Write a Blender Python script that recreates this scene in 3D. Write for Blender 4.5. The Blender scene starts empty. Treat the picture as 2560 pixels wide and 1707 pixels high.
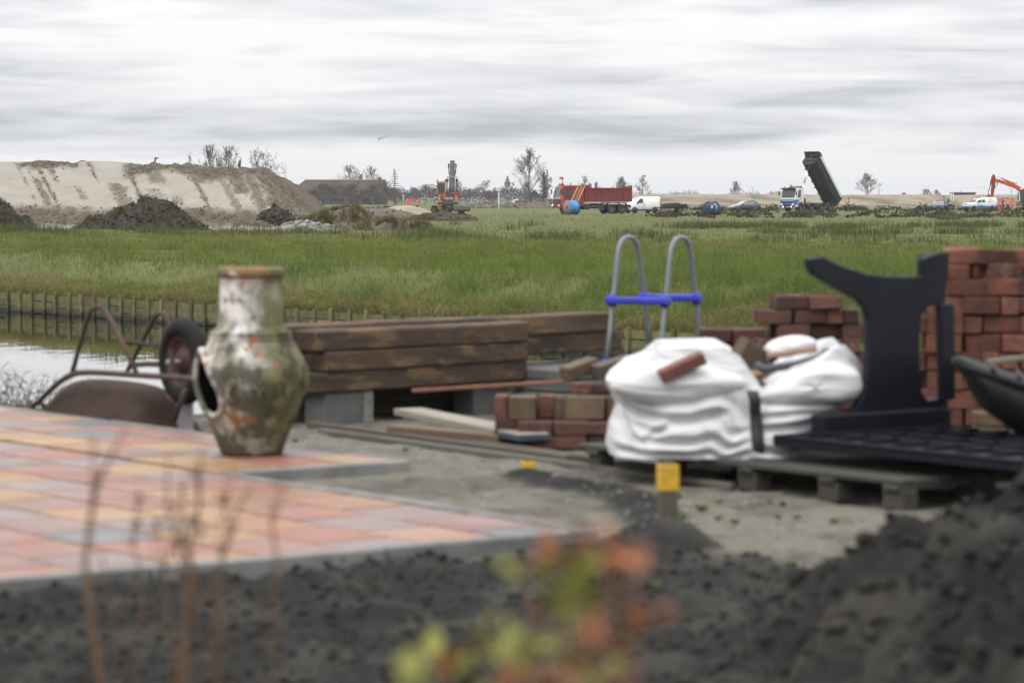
import bpy, bmesh, math, random
import numpy as np
from mathutils import Vector, Matrix, Euler, noise

SC = bpy.context.scene
COL = SC.collection
R = math.radians
rnd = random.Random(7)
rng = np.random.default_rng(11)

# ------------------------------------------------------------------ camera
FPX, EYE, HORIZON = 7075.0, 1.75, 497.0      # focal length in pixels of the 2560 px frame
PITCH = math.atan((853.5 - HORIZON) / FPX)
cam_d = bpy.data.cameras.new('camera')
cam = bpy.data.objects.new('camera', cam_d)
COL.objects.link(cam)
cam.location = (0, 0, EYE)
cam.rotation_euler = (math.pi / 2 - PITCH, 0, 0)
cam_d.sensor_width = 36.0
cam_d.lens = FPX / 2560 * 36
cam_d.clip_start, cam_d.clip_end = 0.1, 30000
cam_d.dof.use_dof = True
cam_d.dof.focus_distance = 260
cam_d.dof.aperture_fstop = 3.3
cam_d.dof.aperture_blades = 7
SC.camera = cam

# ------------------------------------------------------------------ light
SC.view_settings.view_transform = 'Standard'
SC.view_settings.look = 'None'
SC.view_settings.gamma = 1
SC.view_settings.use_curve_mapping = False
SC.view_settings.exposure = 0.0
SC.cycles.max_bounces = 8
SC.cycles.transparent_max_bounces = 8
SC.cycles.volume_bounces = 0
SC.cycles.caustics_reflective = False
SC.cycles.caustics_refractive = False
SUN_EL, SUN_AZ = R(52), R(215)               # azimuth clockwise from the view direction
sun_d = bpy.data.lights.new('sun', 'SUN')
sun_d.energy, sun_d.angle, sun_d.color = 1.4, R(25), (1.0, 0.97, 0.93)
sun = bpy.data.objects.new('sun', sun_d)
COL.objects.link(sun)
sun.location = (0, 0, 60)
_sd = Vector((math.sin(SUN_AZ) * math.cos(SUN_EL), math.cos(SUN_AZ) * math.cos(SUN_EL), math.sin(SUN_EL)))
sun.rotation_euler = _sd.to_track_quat('Z', 'Y').to_euler()

world = bpy.data.worlds.new('World')
SC.world = world
world.use_nodes = True
wn, wl = world.node_tree.nodes, world.node_tree.links
wn.clear()
def W(t, **k):
    n = wn.new(t)
    for a, b in k.items(): setattr(n, a, b)
    return n
def wmath(op, a, b=None, c=None, clamp=False):
    n = W('ShaderNodeMath', operation=op, use_clamp=clamp)
    for i, v in enumerate((a, b, c)):
        if v is None: continue
        if isinstance(v, (int, float)): n.inputs[i].default_value = v
        else: wl.new(v, n.inputs[i])
    return n.outputs[0]
sky = W('ShaderNodeTexSky', sky_type='NISHITA', sun_disc=False, sun_elevation=SUN_EL, sun_rotation=SUN_AZ)
sky.air_density, sky.dust_density = 1.0, 4.0
bg1 = W('ShaderNodeBackground'); wl.new(sky.outputs[0], bg1.inputs[0]); bg1.inputs[1].default_value = 0.1
tc = W('ShaderNodeTexCoord'); sp = W('ShaderNodeSeparateXYZ'); wl.new(tc.outputs['Generated'], sp.inputs[0])
az = wmath('ARCTAN2', sp.outputs[0], sp.outputs[1])
el = sp.outputs[2]
def wnoise(sx, sy, ox, detail=5, rough=.55, dist=0.0):
    c = W('ShaderNodeCombineXYZ')
    wl.new(wmath('MULTIPLY_ADD', az, sx, ox), c.inputs[0])
    wl.new(wmath('MULTIPLY_ADD', el, sy, ox * .37), c.inputs[1])
    n = W('ShaderNodeTexNoise'); n.noise_dimensions = '2D'
    wl.new(c.outputs[0], n.inputs['Vector'])
    n.inputs['Scale'].default_value = 1; n.inputs['Detail'].default_value = detail
    n.inputs['Roughness'].default_value = rough; n.inputs['Distortion'].default_value = dist
    return n.outputs[0]
n1 = wnoise(7, 60, 3.1, 3, .5, .3)
n2 = wnoise(13, 150, 8.7, 4, .5, .5)
n3 = wnoise(50, 300, 1.7, 5, .6, .3)
# layered stratus: grey streaks over white, whitest just above the horizon
cl = wmath('ADD', wmath('MULTIPLY', n1, .62), wmath('ADD', wmath('MULTIPLY', n2, .34), wmath('MULTIPLY', n3, .08)))
hz = W('ShaderNodeMapRange'); hz.interpolation_type = 'SMOOTHSTEP'
wl.new(el, hz.inputs[0]); hz.inputs[1].default_value = .008; hz.inputs[2].default_value = .026
hz.inputs[3].default_value = .24; hz.inputs[4].default_value = 0.0
band = W('ShaderNodeMapRange'); band.interpolation_type = 'SMOOTHSTEP'
wl.new(el, band.inputs[0]); band.inputs[1].default_value = .028; band.inputs[2].default_value = .052
band.inputs[3].default_value = -.055; band.inputs[4].default_value = 0.02
cl = wmath('ADD', cl, wmath('ADD', hz.outputs[0], band.outputs[0]))
ramp = W('ShaderNodeValToRGB'); wl.new(cl, ramp.inputs[0])
e = ramp.color_ramp.elements
e[0].position, e[0].color = .34, (.50, .515, .56, 1)
e[1].position, e[1].color = .605, (.95, .955, .96, 1)
m = e.new(.46); m.color = (.745, .76, .79, 1)
# overcast luminance rises towards the zenith
zen = wmath('MULTIPLY_ADD', wmath('MAXIMUM', el, 0.0), 2.0, 1.0)
bg2 = W('ShaderNodeBackground'); wl.new(ramp.outputs[0], bg2.inputs[0]); wl.new(zen, bg2.inputs[1])
mix = W('ShaderNodeMixShader'); mix.inputs[0].default_value = .92
wl.new(bg1.outputs[0], mix.inputs[1]); wl.new(bg2.outputs[0], mix.inputs[2])
wo = W('ShaderNodeOutputWorld'); wl.new(mix.outputs[0], wo.inputs[0])

# ------------------------------------------------------------------ pixel -> place
_F = Vector((0, math.cos(PITCH), -math.sin(PITCH)))
_U = Vector((0, math.sin(PITCH), math.cos(PITCH)))
def ray(px, py):
    return _F + Vector((1, 0, 0)) * ((px - 1280) / FPX) + _U * ((853.5 - py) / FPX)
def at(px, py, Y):
    d = ray(px, py)
    return Vector((0, 0, EYE)) + d * (Y / d.y)
def gnd(px, py, z=0.0):
    d = ray(px, py)
    return Vector((0, 0, EYE)) + d * ((z - EYE) / d.z)
def on(px, Y, z=0.0):
    """point at depth Y and height z below picture column px"""
    w = Y * math.cos(PITCH) + (EYE - z) * math.sin(PITCH)
    return Vector(((px - 1280) / FPX * w, Y, z))
def hat(py, Y):
    """height seen at picture row py, at depth Y"""
    return at(1280, py, Y).z

# frame of the terrace and the canal
EA = Vector((-math.sin(R(36)), math.cos(R(36)), 0))
EB = Vector((math.cos(R(36)), math.sin(R(36)), 0))
C0 = Vector((.358, 11.5, 0))
def ab(a, b, z=0.0):
    return C0 + EA * a + EB * b + Vector((0, 0, z))
def to_ab(x, y):
    d = Vector((x, y, 0)) - C0
    return d.dot(EA), d.dot(EB)

# ------------------------------------------------------------------ objects
def tag(o, label=None, cat=None, group=None, kind=None):
    if label: o['label'] = label
    if cat: o['category'] = cat
    if group: o['group'] = group
    if kind: o['kind'] = kind
    return o
def thing(name, label, cat, loc=(0, 0, 0), rz=0.0, group=None):
    o = bpy.data.objects.new(name, None)
    o.empty_display_size = .2
    COL.objects.link(o)
    o.location = loc
    o.rotation_euler = (0, 0, rz)
    return tag(o, label, cat, group)
def link(name, me, parent=None, loc=None, rot=None, scale=None):
    o = bpy.data.objects.new(name, me)
    COL.objects.link(o)
    if parent: o.parent = parent
    if loc is not None: o.location = loc
    if rot is not None: o.rotation_euler = rot
    if scale is not None: o.scale = scale
    return o
def copy_tree(o, parent=None):
    c = o.copy()
    COL.objects.link(c)
    c.parent = parent
    for ch in list(o.children): copy_tree(ch, c)
    return c

class MB:
    """collects shapes into one mesh"""
    def __init__(s): s.v, s.f, s.s = [], [], []
    def add(s, vs, fs, smooth=False):
        n = len(s.v)
        s.v += [tuple(v) for v in vs]
        s.f += [tuple(i + n for i in f) for f in fs]
        s.s += [smooth] * len(fs)
        return s
    def box(s, c, d, M=None, taper=1.0):
        x, y, z = d[0] / 2, d[1] / 2, d[2] / 2
        vs = [Vector((sx * x * (taper if sz > 0 else 1), sy * y * (taper if sz > 0 else 1), sz * z))
              for sz in (-1, 1) for sx, sy in ((-1, -1), (1, -1), (1, 1), (-1, 1))]
        if M is not None: vs = [M @ v for v in vs]
        vs = [v + Vector(c) for v in vs]
        return s.add(vs, [(3, 2, 1, 0), (4, 5, 6, 7), (0, 1, 5, 4), (1, 2, 6, 5), (2, 3, 7, 6), (3, 0, 4, 7)])
    def prism(s, pts, fa, fb):
        """polygon pts (2D) placed by fa and fb (two faces)"""
        n = len(pts)
        A = [fa(*p) for p in pts]; B = [fb(*p) for p in pts]
        return s.add(A + B, [tuple(range(n - 1, -1, -1)), tuple(range(n, 2 * n))] +
                     [(i, (i + 1) % n, n + (i + 1) % n, n + i) for i in range(n)])
    def xz(s, pts, y0, y1):
        return s.prism(pts, lambda x, z: (x, y0, z), lambda x, z: (x, y1, z))
    def tube(s, pts, r, n=8, caps=True, smooth=True):
        pts = [Vector(p) for p in pts]
        rs = r if isinstance(r, (list, tuple)) else [r] * len(pts)
        vs, fs = [], []
        up = None
        for i, p in enumerate(pts):
            d = (pts[min(i + 1, len(pts) - 1)] - pts[max(i - 1, 0)]).normalized()
            if up is None: up = Vector((0, 0, 1)) if abs(d.z) < .9 else Vector((1, 0, 0))
            u = d.cross(up)
            if u.length < 1e-6: u = d.orthogonal()
            u.normalize(); w = u.cross(d).normalized(); up = w
            for k in range(n):
                a = 2 * math.pi * k / n
                vs.append(p + (u * math.cos(a) + w * math.sin(a)) * rs[i])
        for i in range(len(pts) - 1):
            for k in range(n):
                a, b = i * n + k, i * n + (k + 1) % n
                fs.append((a, b, b + n, a + n))
        m0 = len(s.f)
        s.add(vs, fs, smooth)
        if caps:
            base = len(s.v) - len(vs)
            s.f += [tuple(base + k for k in range(n - 1, -1, -1)), tuple(base + len(vs) - n + k for k in range(n))]
            s.s += [False, False]
        return s
    def lathe(s, prof, n=24, c=(0, 0, 0), axis='z', smooth=True, skip=None):
        """prof: (radius, height) pairs"""
        vs, fs = [], []
        for r, h in prof:
            for k in range(n):
                a = 2 * math.pi * k / n
                x, y = r * math.cos(a), r * math.sin(a)
                v = {'z': (x, y, h), 'y': (x, h, y), 'x': (h, x, y)}[axis]
                vs.append(Vector(v) + Vector(c))
        for i in range(len(prof) - 1):
            for k in range(n):
                if skip and skip(k, i): continue
                a, b = i * n + k, i * n + (k + 1) % n
                fs.append((a, b, b + n, a + n))
        return s.add(vs, fs, smooth)
    def mesh(s, name, mat, bevel=0.0, seg=1):
        me = bpy.data.meshes.new(name)
        me.from_pydata(s.v, [], s.f)
        for p, q in zip(me.polygons, s.s): p.use_smooth = q
        bm = bmesh.new(); bm.from_mesh(me)
        bmesh.ops.recalc_face_normals(bm, faces=bm.faces)
        if bevel:
            es = [e for e in bm.edges if len(e.link_faces) == 2 and e.calc_face_angle(0) > R(35)]
            bmesh.ops.bevel(bm, geom=es, offset=bevel, segments=seg, affect='EDGES', profile=.5)
        bm.to_mesh(me); bm.free()
        if mat: me.materials.append(mat)
        return me
    def build(s, name, mat, parent=None, bevel=0.0, loc=None, rot=None, seg=1):
        return link(name, s.mesh(name, mat, bevel, seg), parent, loc, rot)

def fastmesh(name, V, T, mat, cols=None, smooth=False):
    """V (n,3) and triangles T (m,3) as numpy; cols (n,3) go to the attribute 'col'"""
    me = bpy.data.meshes.new(name)
    V = np.ascontiguousarray(V, dtype=np.float32); T = np.ascontiguousarray(T, dtype=np.int32)
    k = T.shape[1]
    me.vertices.add(len(V)); me.vertices.foreach_set('co', V.ravel())
    me.loops.add(T.size); me.loops.foreach_set('vertex_index', T.ravel())
    me.polygons.add(len(T))
    me.polygons.foreach_set('loop_start', np.arange(0, T.size, k, dtype=np.int32))
    me.polygons.foreach_set('loop_total', np.full(len(T), k, dtype=np.int32))
    me.polygons.foreach_set('use_smooth', np.full(len(T), smooth))
    me.update(calc_edges=True)
    if cols is not None:
        at_ = me.color_attributes.new('col', 'FLOAT_COLOR', 'POINT')
        c = np.ones((len(V), 4), dtype=np.float32); c[:, :3] = cols
        at_.data.foreach_set('color', c.ravel())
    if mat: me.materials.append(mat)
    return me

# ------------------------------------------------------------------ materials
_mats = {}
def mat(name, c, c2=None, scale=4.0, rough=.6, bump=0.0, bscale=30.0, metal=0.0, spec=.5, rand=0.0,
        coat=0.0, c3=None, s3=1.2, t3=.6, detail=6, attr=None, stretch=(1, 1, 1), rough2=None, emit=0.0):
    """procedural surface: c to c2 by noise, c3 patches, per-object variation, bump"""
    if name in _mats: return _mats[name]
    M = bpy.data.materials.new(name); M.use_nodes = True
    nt = M.node_tree; N, L = nt.nodes, nt.links
    b = N['Principled BSDF']
    b.inputs['Roughness'].default_value = rough
    b.inputs['Metallic'].default_value = metal
    b.inputs['Specular IOR Level'].default_value = spec
    b.inputs['Coat Weight'].default_value = coat
    co = N.new('ShaderNodeTexCoord'); mp = N.new('ShaderNodeMapping')
    mp.inputs['Scale'].default_value = stretch
    L.new(co.outputs['Object'], mp.inputs[0])
    vec = mp.outputs[0]
    oi = None
    if rand:
        oi = N.new('ShaderNodeObjectInfo')
        vm = N.new('ShaderNodeVectorMath'); vm.operation = 'SCALE'
        cb = N.new('ShaderNodeCombineXYZ')
        for i in range(3): L.new(oi.outputs['Random'], cb.inputs[i])
        L.new(cb.outputs[0], vm.inputs[0]); vm.inputs['Scale'].default_value = 40
        va = N.new('ShaderNodeVectorMath'); L.new(vec, va.inputs[0]); L.new(vm.outputs[0], va.inputs[1])
        vec = va.outputs[0]
    def nz(sc, det=detail):
        n = N.new('ShaderNodeTexNoise'); L.new(vec, n.inputs['Vector'])
        n.inputs['Scale'].default_value = sc; n.inputs['Detail'].default_value = det
        n.inputs['Roughness'].default_value = .62
        return n.outputs[0]
    def ramp(src, p0, p1):
        r = N.new('ShaderNodeMapRange'); L.new(src, r.inputs[0])
        r.inputs[1].default_value, r.inputs[2].default_value = p0, p1
        return r.outputs[0]
    def mixc(f, a, bb, mode='MIX'):
        m_ = N.new('ShaderNodeMix'); m_.data_type = 'RGBA'; m_.blend_type = mode
        if isinstance(f, float): m_.inputs[0].default_value = f
        else: L.new(f, m_.inputs[0])
        for i, q in ((6, a), (7, bb)):
            if isinstance(q, tuple): m_.inputs[i].default_value = (*q[:3], 1)
            else: L.new(q, m_.inputs[i])
        return m_.outputs[2]
    col = tuple(c)
    if attr:
        a_ = N.new('ShaderNodeAttribute'); a_.attribute_name = attr
        col = a_.outputs['Color']
        if c2 is not None: col = mixc(ramp(nz(scale), .35, .65), col, mixc(1.0, col, tuple(c2), 'MULTIPLY'))
    elif c2 is not None: col = mixc(ramp(nz(scale), .36, .64), col, tuple(c2))
    if c3 is not None: col = mixc(ramp(nz(s3, 5), t3, t3 + .06), col, tuple(c3))
    if rand:
        hv = N.new('ShaderNodeHueSaturation')
        rr = N.new('ShaderNodeMapRange'); L.new(oi.outputs['Random'], rr.inputs[0])
        rr.inputs[3].default_value, rr.inputs[4].default_value = 1 - rand, 1 + rand
        L.new(rr.outputs[0], hv.inputs['Value'])
        if isinstance(col, tuple): hv.inputs['Color'].default_value = (*col, 1)
        else: L.new(col, hv.inputs['Color'])
        col = hv.outputs[0]
    if isinstance(col, tuple): b.inputs['Base Color'].default_value = (*col, 1)
    else: L.new(col, b.inputs['Base Color'])
    if rough2 is not None:
        rm = N.new('ShaderNodeMapRange'); L.new(nz(scale * 1.7), rm.inputs[0])
        rm.inputs[1].default_value, rm.inputs[2].default_value = .35, .65
        rm.inputs[3].default_value, rm.inputs[4].default_value = rough, rough2
        L.new(rm.outputs[0], b.inputs['Roughness'])
    if bump:
        bp = N.new('ShaderNodeBump'); bp.inputs['Strength'].default_value = min(1, bump)
        bp.inputs['Distance'].default_value = .02 * bump
        L.new(nz(bscale), bp.inputs['Height']); L.new(bp.outputs[0], b.inputs['Normal'])
    if emit:
        b.inputs['Emission Color'].default_value = (*c, 1); b.inputs['Emission Strength'].default_value = emit
    _mats[name] = M
    return M

def fbm(x, y, s=1.0, o=4, seed=0.0):
    return noise.fractal(Vector((x * s + seed * 7.3, y * s - seed * 3.1, seed)), 1.0, 2.0, o)
def sstep(a, b, x):
    t = max(0, min(1, (x - a) / (b - a))); return t * t * (3 - 2 * t)
def lerp(a, b, t): return a + (b - a) * t
def interp(pts, x):
    if x <= pts[0][0]: return pts[0][1]
    for (x0, y0), (x1, y1) in zip(pts, pts[1:]):
        if x <= x1: return y0 + (y1 - y0) * (x - x0) / (x1 - x0)
    return pts[-1][1]
def text_mesh(name, s, size, mat_, parent, loc, rot, depth=.004):
    cu = bpy.data.curves.new(name, 'FONT'); cu.body = s; cu.size = size
    cu.extrude = depth; cu.align_x = 'CENTER'; cu.align_y = 'CENTER'; cu.offset = size * .02
    o = bpy.data.objects.new(name + '_src', cu); COL.objects.link(o)
    dg = bpy.context.evaluated_depsgraph_get()
    me = bpy.data.meshes.new_from_object(o.evaluated_get(dg))
    bpy.data.objects.remove(o); bpy.data.curves.remove(cu)
    me.materials.clear(); me.materials.append(mat_)
    return link(name, me, parent, loc, rot)
# ================================================================== setting: field, canal, yard, hills of sand
# ---- field beyond the canal: one sheet to the horizon
BANK_N = 23.99                                   # EB . p on the far bank
def bank_y(u): return BANK_N / (EB.x * u + EB.y)  # depth of the far bank along the line x = u*y
def field_z(x, y):
    n = EB.x * x + EB.y * y - BANK_N             # metres beyond the bank
    fade = 1 - sstep(120, 260, y)
    return -.05 + .58 * sstep(-.2, 3.2, n) * (1 - .85 * sstep(4, 60, n)) + fade * sstep(0, 2, n) * (.07 * fbm(x, y, .35, 4, 2) + .035 * fbm(x, y, 1.3, 3, 5)) - .08 * sstep(60, 200, y)
us = np.linspace(-.5, .5, 181)
ratios = np.concatenate([np.linspace(0, .09, 70), np.linspace(.093, .41, 90), np.linspace(.43, 1, 24)])
V = []
for q in ratios:
    for u in us:
        y = math.exp(lerp(math.log(bank_y(u)), math.log(9000), q))
        V.append((u * y, y, field_z(u * y, y)))
nu = len(us)
idx = np.arange(len(V)).reshape(len(ratios), nu)
Q = np.stack([idx[:-1, :-1], idx[:-1, 1:], idx[1:, 1:], idx[1:, :-1]], -1).reshape(-1, 4)
# skirt down into the water
V = np.array(V)
sk = V[:nu].copy(); sk[:, 2] = -1.2
V = np.vstack([V, sk])
si = np.arange(len(V) - nu, len(V))
Q = np.vstack([Q, np.stack([si[:-1], si[1:], idx[0, 1:], idx[0, :-1]], -1)])
M_field = mat('field_turf', (.066, .082, .022), (.105, .106, .032), scale=.22, rough=.9, bump=.9, bscale=9, c3=(.09, .07, .038), s3=.5, t3=.62, spec=.2)
tag(link('grass_field', fastmesh('grass_field', V, Q, M_field, smooth=True)), 'flat green polder meadow reaching to the horizon', kind='structure')

# ---- water of the canal
M_water = bpy.data.materials.new('canal_water'); M_water.use_nodes = True
N, L = M_water.node_tree.nodes, M_water.node_tree.links
b = N['Principled BSDF']
b.inputs['Base Color'].default_value = (.022, .024, .016, 1); b.inputs['Roughness'].default_value = .03
b.inputs['IOR'].default_value = 1.6
co = N.new('ShaderNodeTexCoord'); mp = N.new('ShaderNodeMapping'); L.new(co.outputs['Object'], mp.inputs[0])
mp.inputs['Rotation'].default_value = (0, 0, R(-36)); mp.inputs['Scale'].default_value = (1.2, .55, 1)
nz_ = N.new('ShaderNodeTexNoise'); L.new(mp.outputs[0], nz_.inputs['Vector']); nz_.inputs['Scale'].default_value = 2.2; nz_.inputs['Detail'].default_value = 3
gl = N.new('ShaderNodeBsdfGlossy'); gl.inputs['Roughness'].default_value = .012
fr = N.new('ShaderNodeFresnel'); fr.inputs['IOR'].default_value = 1.45
fm = N.new('ShaderNodeMath'); fm.operation = 'MULTIPLY'; fm.use_clamp = True; L.new(fr.outputs[0], fm.inputs[0]); fm.inputs[1].default_value = 1.5
ms = N.new('ShaderNodeMixShader'); L.new(fm.outputs[0], ms.inputs[0]); L.new(b.outputs[0], ms.inputs[1]); L.new(gl.outputs[0], ms.inputs[2]); L.new(ms.outputs[0], N['Material Output'].inputs['Surface'])
bp = N.new('ShaderNodeBump'); bp.inputs['Strength'].default_value = .10; L.new(bp.outputs[0], gl.inputs['Normal']); bp.inputs['Distance'].default_value = .03
L.new(nz_.outputs[0], bp.inputs['Height']); L.new(bp.outputs[0], b.inputs['Normal'])
WATER_Z, NEAR_B, FAR_B = -.40, 6.3, 16.94
w = MB()
w.add([ab(-60, NEAR_B - 2.2, WATER_Z), ab(-60, FAR_B + .3, WATER_Z), ab(150, FAR_B + .3, WATER_Z), ab(150, NEAR_B - 2.2, WATER_Z)], [(0, 1, 2, 3)])
tag(w.build('canal_water', M_water), 'still canal water mirroring bank and bright sky', kind='structure')

# ---- yard ground on the near side
def in_patio(a, b):
    return (b < 0 and 0 < a) or (0 <= b < 1.08 and a > 2.97)
def yard_z(x, y):
    a, b = to_ab(x, y)
    z = .285 + .018 * fbm(x, y, 1.1, 4, 1) + .012 * fbm(x, y, 5, 3, 4)
    z += .084 * math.exp(-patio_d(a, b) / .45)
    # bank to the canal: gentle and low behind the terrace, steep further right
    gentle = sstep(7.6, 9.4, a)
    lo = .27 - .70 * max(0, min(1.6, (b - 1.15) / (NEAR_B - 1.15)))
    st = z - 1.1 * sstep(NEAR_B - .9, NEAR_B + .4, b)
    z = lerp(st, min(z, lo) + .02 * fbm(x, y, 2.3, 3, 8), gentle)
    if b > NEAR_B + .3: z = min(z, -.75)
    # loose soil in front
    f = soil_mask(x, y)
    z += f * (.035 * fbm(x, y, 2.6, 4, 3) + .03 * fbm(x, y, 7, 3, 6) + .012)
    if y < 8.3 and x < 1.2: z -= .03
    # heap of dark earth at the right
    e = ((x - 1.95) / 1.25) ** 2 + ((y - 8.6) / 2.1) ** 2
    e2 = ((x - 1.05) / .62) ** 2 + ((y - 7.6) / 1.6) ** 2
    hp = .46 * max(0, 1 - e) ** .8 + .12 * max(0, 1 - e2)
    if hp > 0: z += hp * (1 + .35 * fbm(x, y, 2.2, 4, 9)) + min(1, hp * 4) * (.12 * fbm(x, y, 3.6, 4, 12) + .05 * fbm(x, y, 11, 3, 2))
    # heap round the yellow stake, and the trail of spilt soil
    e = ((x - .64) / .22) ** 2 + ((y - 11.72) / .34) ** 2
    z += .10 * max(0, 1 - e) ** .9
    d = trail_d(x, y)
    z += .05 * max(0, 1 - d / .16)
    if b < .35 and a > -.3 and in_patio(a + .05, b - .02): z = .27
    if in_patio(a, b): z = .27
    return z
def patio_d(a, b):
    return min(math.hypot(max(b, 0), max(-a, 0)), math.hypot(max(b - 1.08, 0), max(2.97 - a, 0)))
def trail_d(x, y):
    best = 9
    for (p, q) in zip(TRAIL, TRAIL[1:]):
        px, py = x - p[0], y - p[1]; vx, vy = q[0] - p[0], q[1] - p[1]
        t = max(0, min(1, (px * vx + py * vy) / (vx * vx + vy * vy)))
        best = min(best, math.hypot(px - t * vx, py - t * vy))
    return best
TRAIL = [tuple(gnd(px, py, .3)[:2]) for px, py in ((1325, 1195), (1430, 1215), (1560, 1232), (1620, 1270), (1640, 1320))]
TRAIL2 = [tuple(gnd(px, py, .3)[:2]) for px, py in ((1740, 1310), (1830, 1328), (1930, 1330), (1990, 1355), (2060, 1378))]
def soil_mask(x, y):
    a, b = to_ab(x, y)
    f = sstep(.05, -.25, a + .12 * fbm(x, y, 2.4, 3, 7)) * sstep(.5, .0, b) if b < .5 else 0
    return max(f, sstep(11.55, 10.7, y + .45 * fbm(x, y, 1.6, 4, 5)))
def yard_col(x, y):
    s = soil_mask(x, y)
    d = min(trail_d(x, y), 9)
    s = max(s, sstep(.22, .10, d + .05 * fbm(x, y, 9, 3, 3)))
    e = ((x - .64) / .25) ** 2 + ((y - 11.72) / .37) ** 2
    s = max(s, sstep(1.1, .8, e))
    if x > .6 and y < 10.9: s = max(s, sstep(10.9, 10.6, y))
    sand = Vector((.185, .172, .138)); damp = Vector((.085, .080, .068)); soil = Vector((.016, .015, .0135))
    wet = sstep(-.05, .3, fbm(x, y, 1.3, 4, 21)) * .55 + .55 * sstep(.1, .35, fbm(x, y, 6, 4, 31))
    a, b = to_ab(x, y)
    if b > 3.2: wet += .6 * sstep(3.2, 4.2, b)
    if a > 7.4: wet += .8
    c = sand.lerp(damp, min(1, wet))
    so = soil.lerp(Vector((.044, .040, .034)), sstep(-.05, .45, fbm(x, y, 3.1, 4, 41)))
    return c.lerp(so, min(1, s * (1.0 + .0)))
def sheet(xs, ys):
    V = np.array([(x, y, yard_z(x, y)) for y in ys for x in xs]); C = np.array([tuple(yard_col(x, y)) for y in ys for x in xs])
    i = np.arange(len(V)).reshape(len(ys), len(xs))
    return V, np.stack([i[:-1, :-1], i[:-1, 1:], i[1:, 1:], i[1:, :-1]], -1).reshape(-1, 4), C
ys = np.concatenate([np.linspace(1.5, 5.8, 10), np.linspace(6, 16, 190), np.linspace(16.1, 40, 110)])
xs = np.concatenate([np.linspace(-14, -3.2, 24), np.linspace(-3.1, 3.3, 150), np.linspace(3.4, 14, 24)])
V, Q, C = sheet(xs, ys)
M_yard = mat('yard_earth', (1, 1, 1), (.72, .72, .72), scale=14, rough=.92, bump=1.0, bscale=45, attr='col', spec=.25)
tag(link('yard_ground', fastmesh('yard_ground', V, Q, M_yard, C, True)), 'sandy yard with dark loose soil in front', kind='structure')

# clods of loose soil
def clod_mesh(name, pts, sizes, mat_, seed=1, flat=.7, cols=None):
    g = np.random.default_rng(seed)
    bm = bmesh.new(); bmesh.ops.create_icosphere(bm, subdivisions=1, radius=1)
    bv = np.array([v.co[:] for v in bm.verts]); bt = np.array([[v.index for v in f.verts] for f in bm.faces]); bm.free()
    n = len(pts); P = np.array(pts); S = np.array(sizes)
    jit = 1 + g.uniform(-.32, .32, (n, len(bv), 1))
    ang = g.uniform(0, 6.28, n); ca, sa = np.cos(ang), np.sin(ang)
    v = bv[None] * jit * np.array([1, .8, flat])
    v = v * S[:, None, None]
    x = v[..., 0] * ca[:, None] - v[..., 1] * sa[:, None]; y = v[..., 0] * sa[:, None] + v[..., 1] * ca[:, None]
    v = np.stack([x, y, v[..., 2]], -1) + P[:, None, :]
    t = bt[None] + (np.arange(n) * len(bv))[:, None, None]
    cc = None if cols is None else np.repeat(np.array(cols), len(bv), 0)
    return fastmesh(name, v.reshape(-1, 3), t.reshape(-1, 3), mat_, cc)
M_clod = mat('loose_soil', (.013, .012, .0108), (.044, .040, .034), scale=3, rough=.95, bump=.6, bscale=30, spec=.2)
pts, szs = [], []
while len(pts) < 7000:
    y = rnd.uniform(6.6, 12.2); x = rnd.uniform(-.2, .2) * y * 1.05
    a, b = to_ab(x, y)
    if in_patio(a - .1, b) or in_patio(a + .05, b): continue
    heap = ((x - 1.95) / 1.3) ** 2 + ((y - 8.6) / 2.2) ** 2 < 1.05 or ((x - 1.05) / .65) ** 2 + ((y - 7.6) / 1.7) ** 2 < 1
    if soil_mask(x, y) < .5 and not heap: continue
    s = .005 + .018 * rnd.random() ** 3 + (.022 * rnd.random() ** 5 if heap else 0)
    pts.append((x, y, yard_z(x, y) + s * .2)); szs.append(s)
tag(link('soil_clods', clod_mesh('soil_clods', pts, szs, M_clod, 4)), 'crumbly dark soil clods covering the ground in front', kind='stuff')
# pebbles and grit on the sand
pts, szs, cs = [], [], []
while len(pts) < 2600:
    y = rnd.uniform(10.5, 19); x = rnd.uniform(-.12, .17) * y
    a, b = to_ab(x, y)
    if in_patio(a + .1, b - .1) or soil_mask(x, y) > .5: continue
    s = .003 + .009 * rnd.random() ** 3
    pts.append((x, y, yard_z(x, y) + s * .3)); szs.append(s); k = rnd.random(); cs.append((.09 + .25 * k, .085 + .23 * k, .08 + .19 * k))
M_grit = mat('grit', (1, 1, 1), attr='col', rough=.9)
tag(link('gravel', clod_mesh('gravel', pts, szs, M_grit, 5, .7, cs)), 'fine gravel and crumbs scattered on the sandy yard', kind='stuff')

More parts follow.
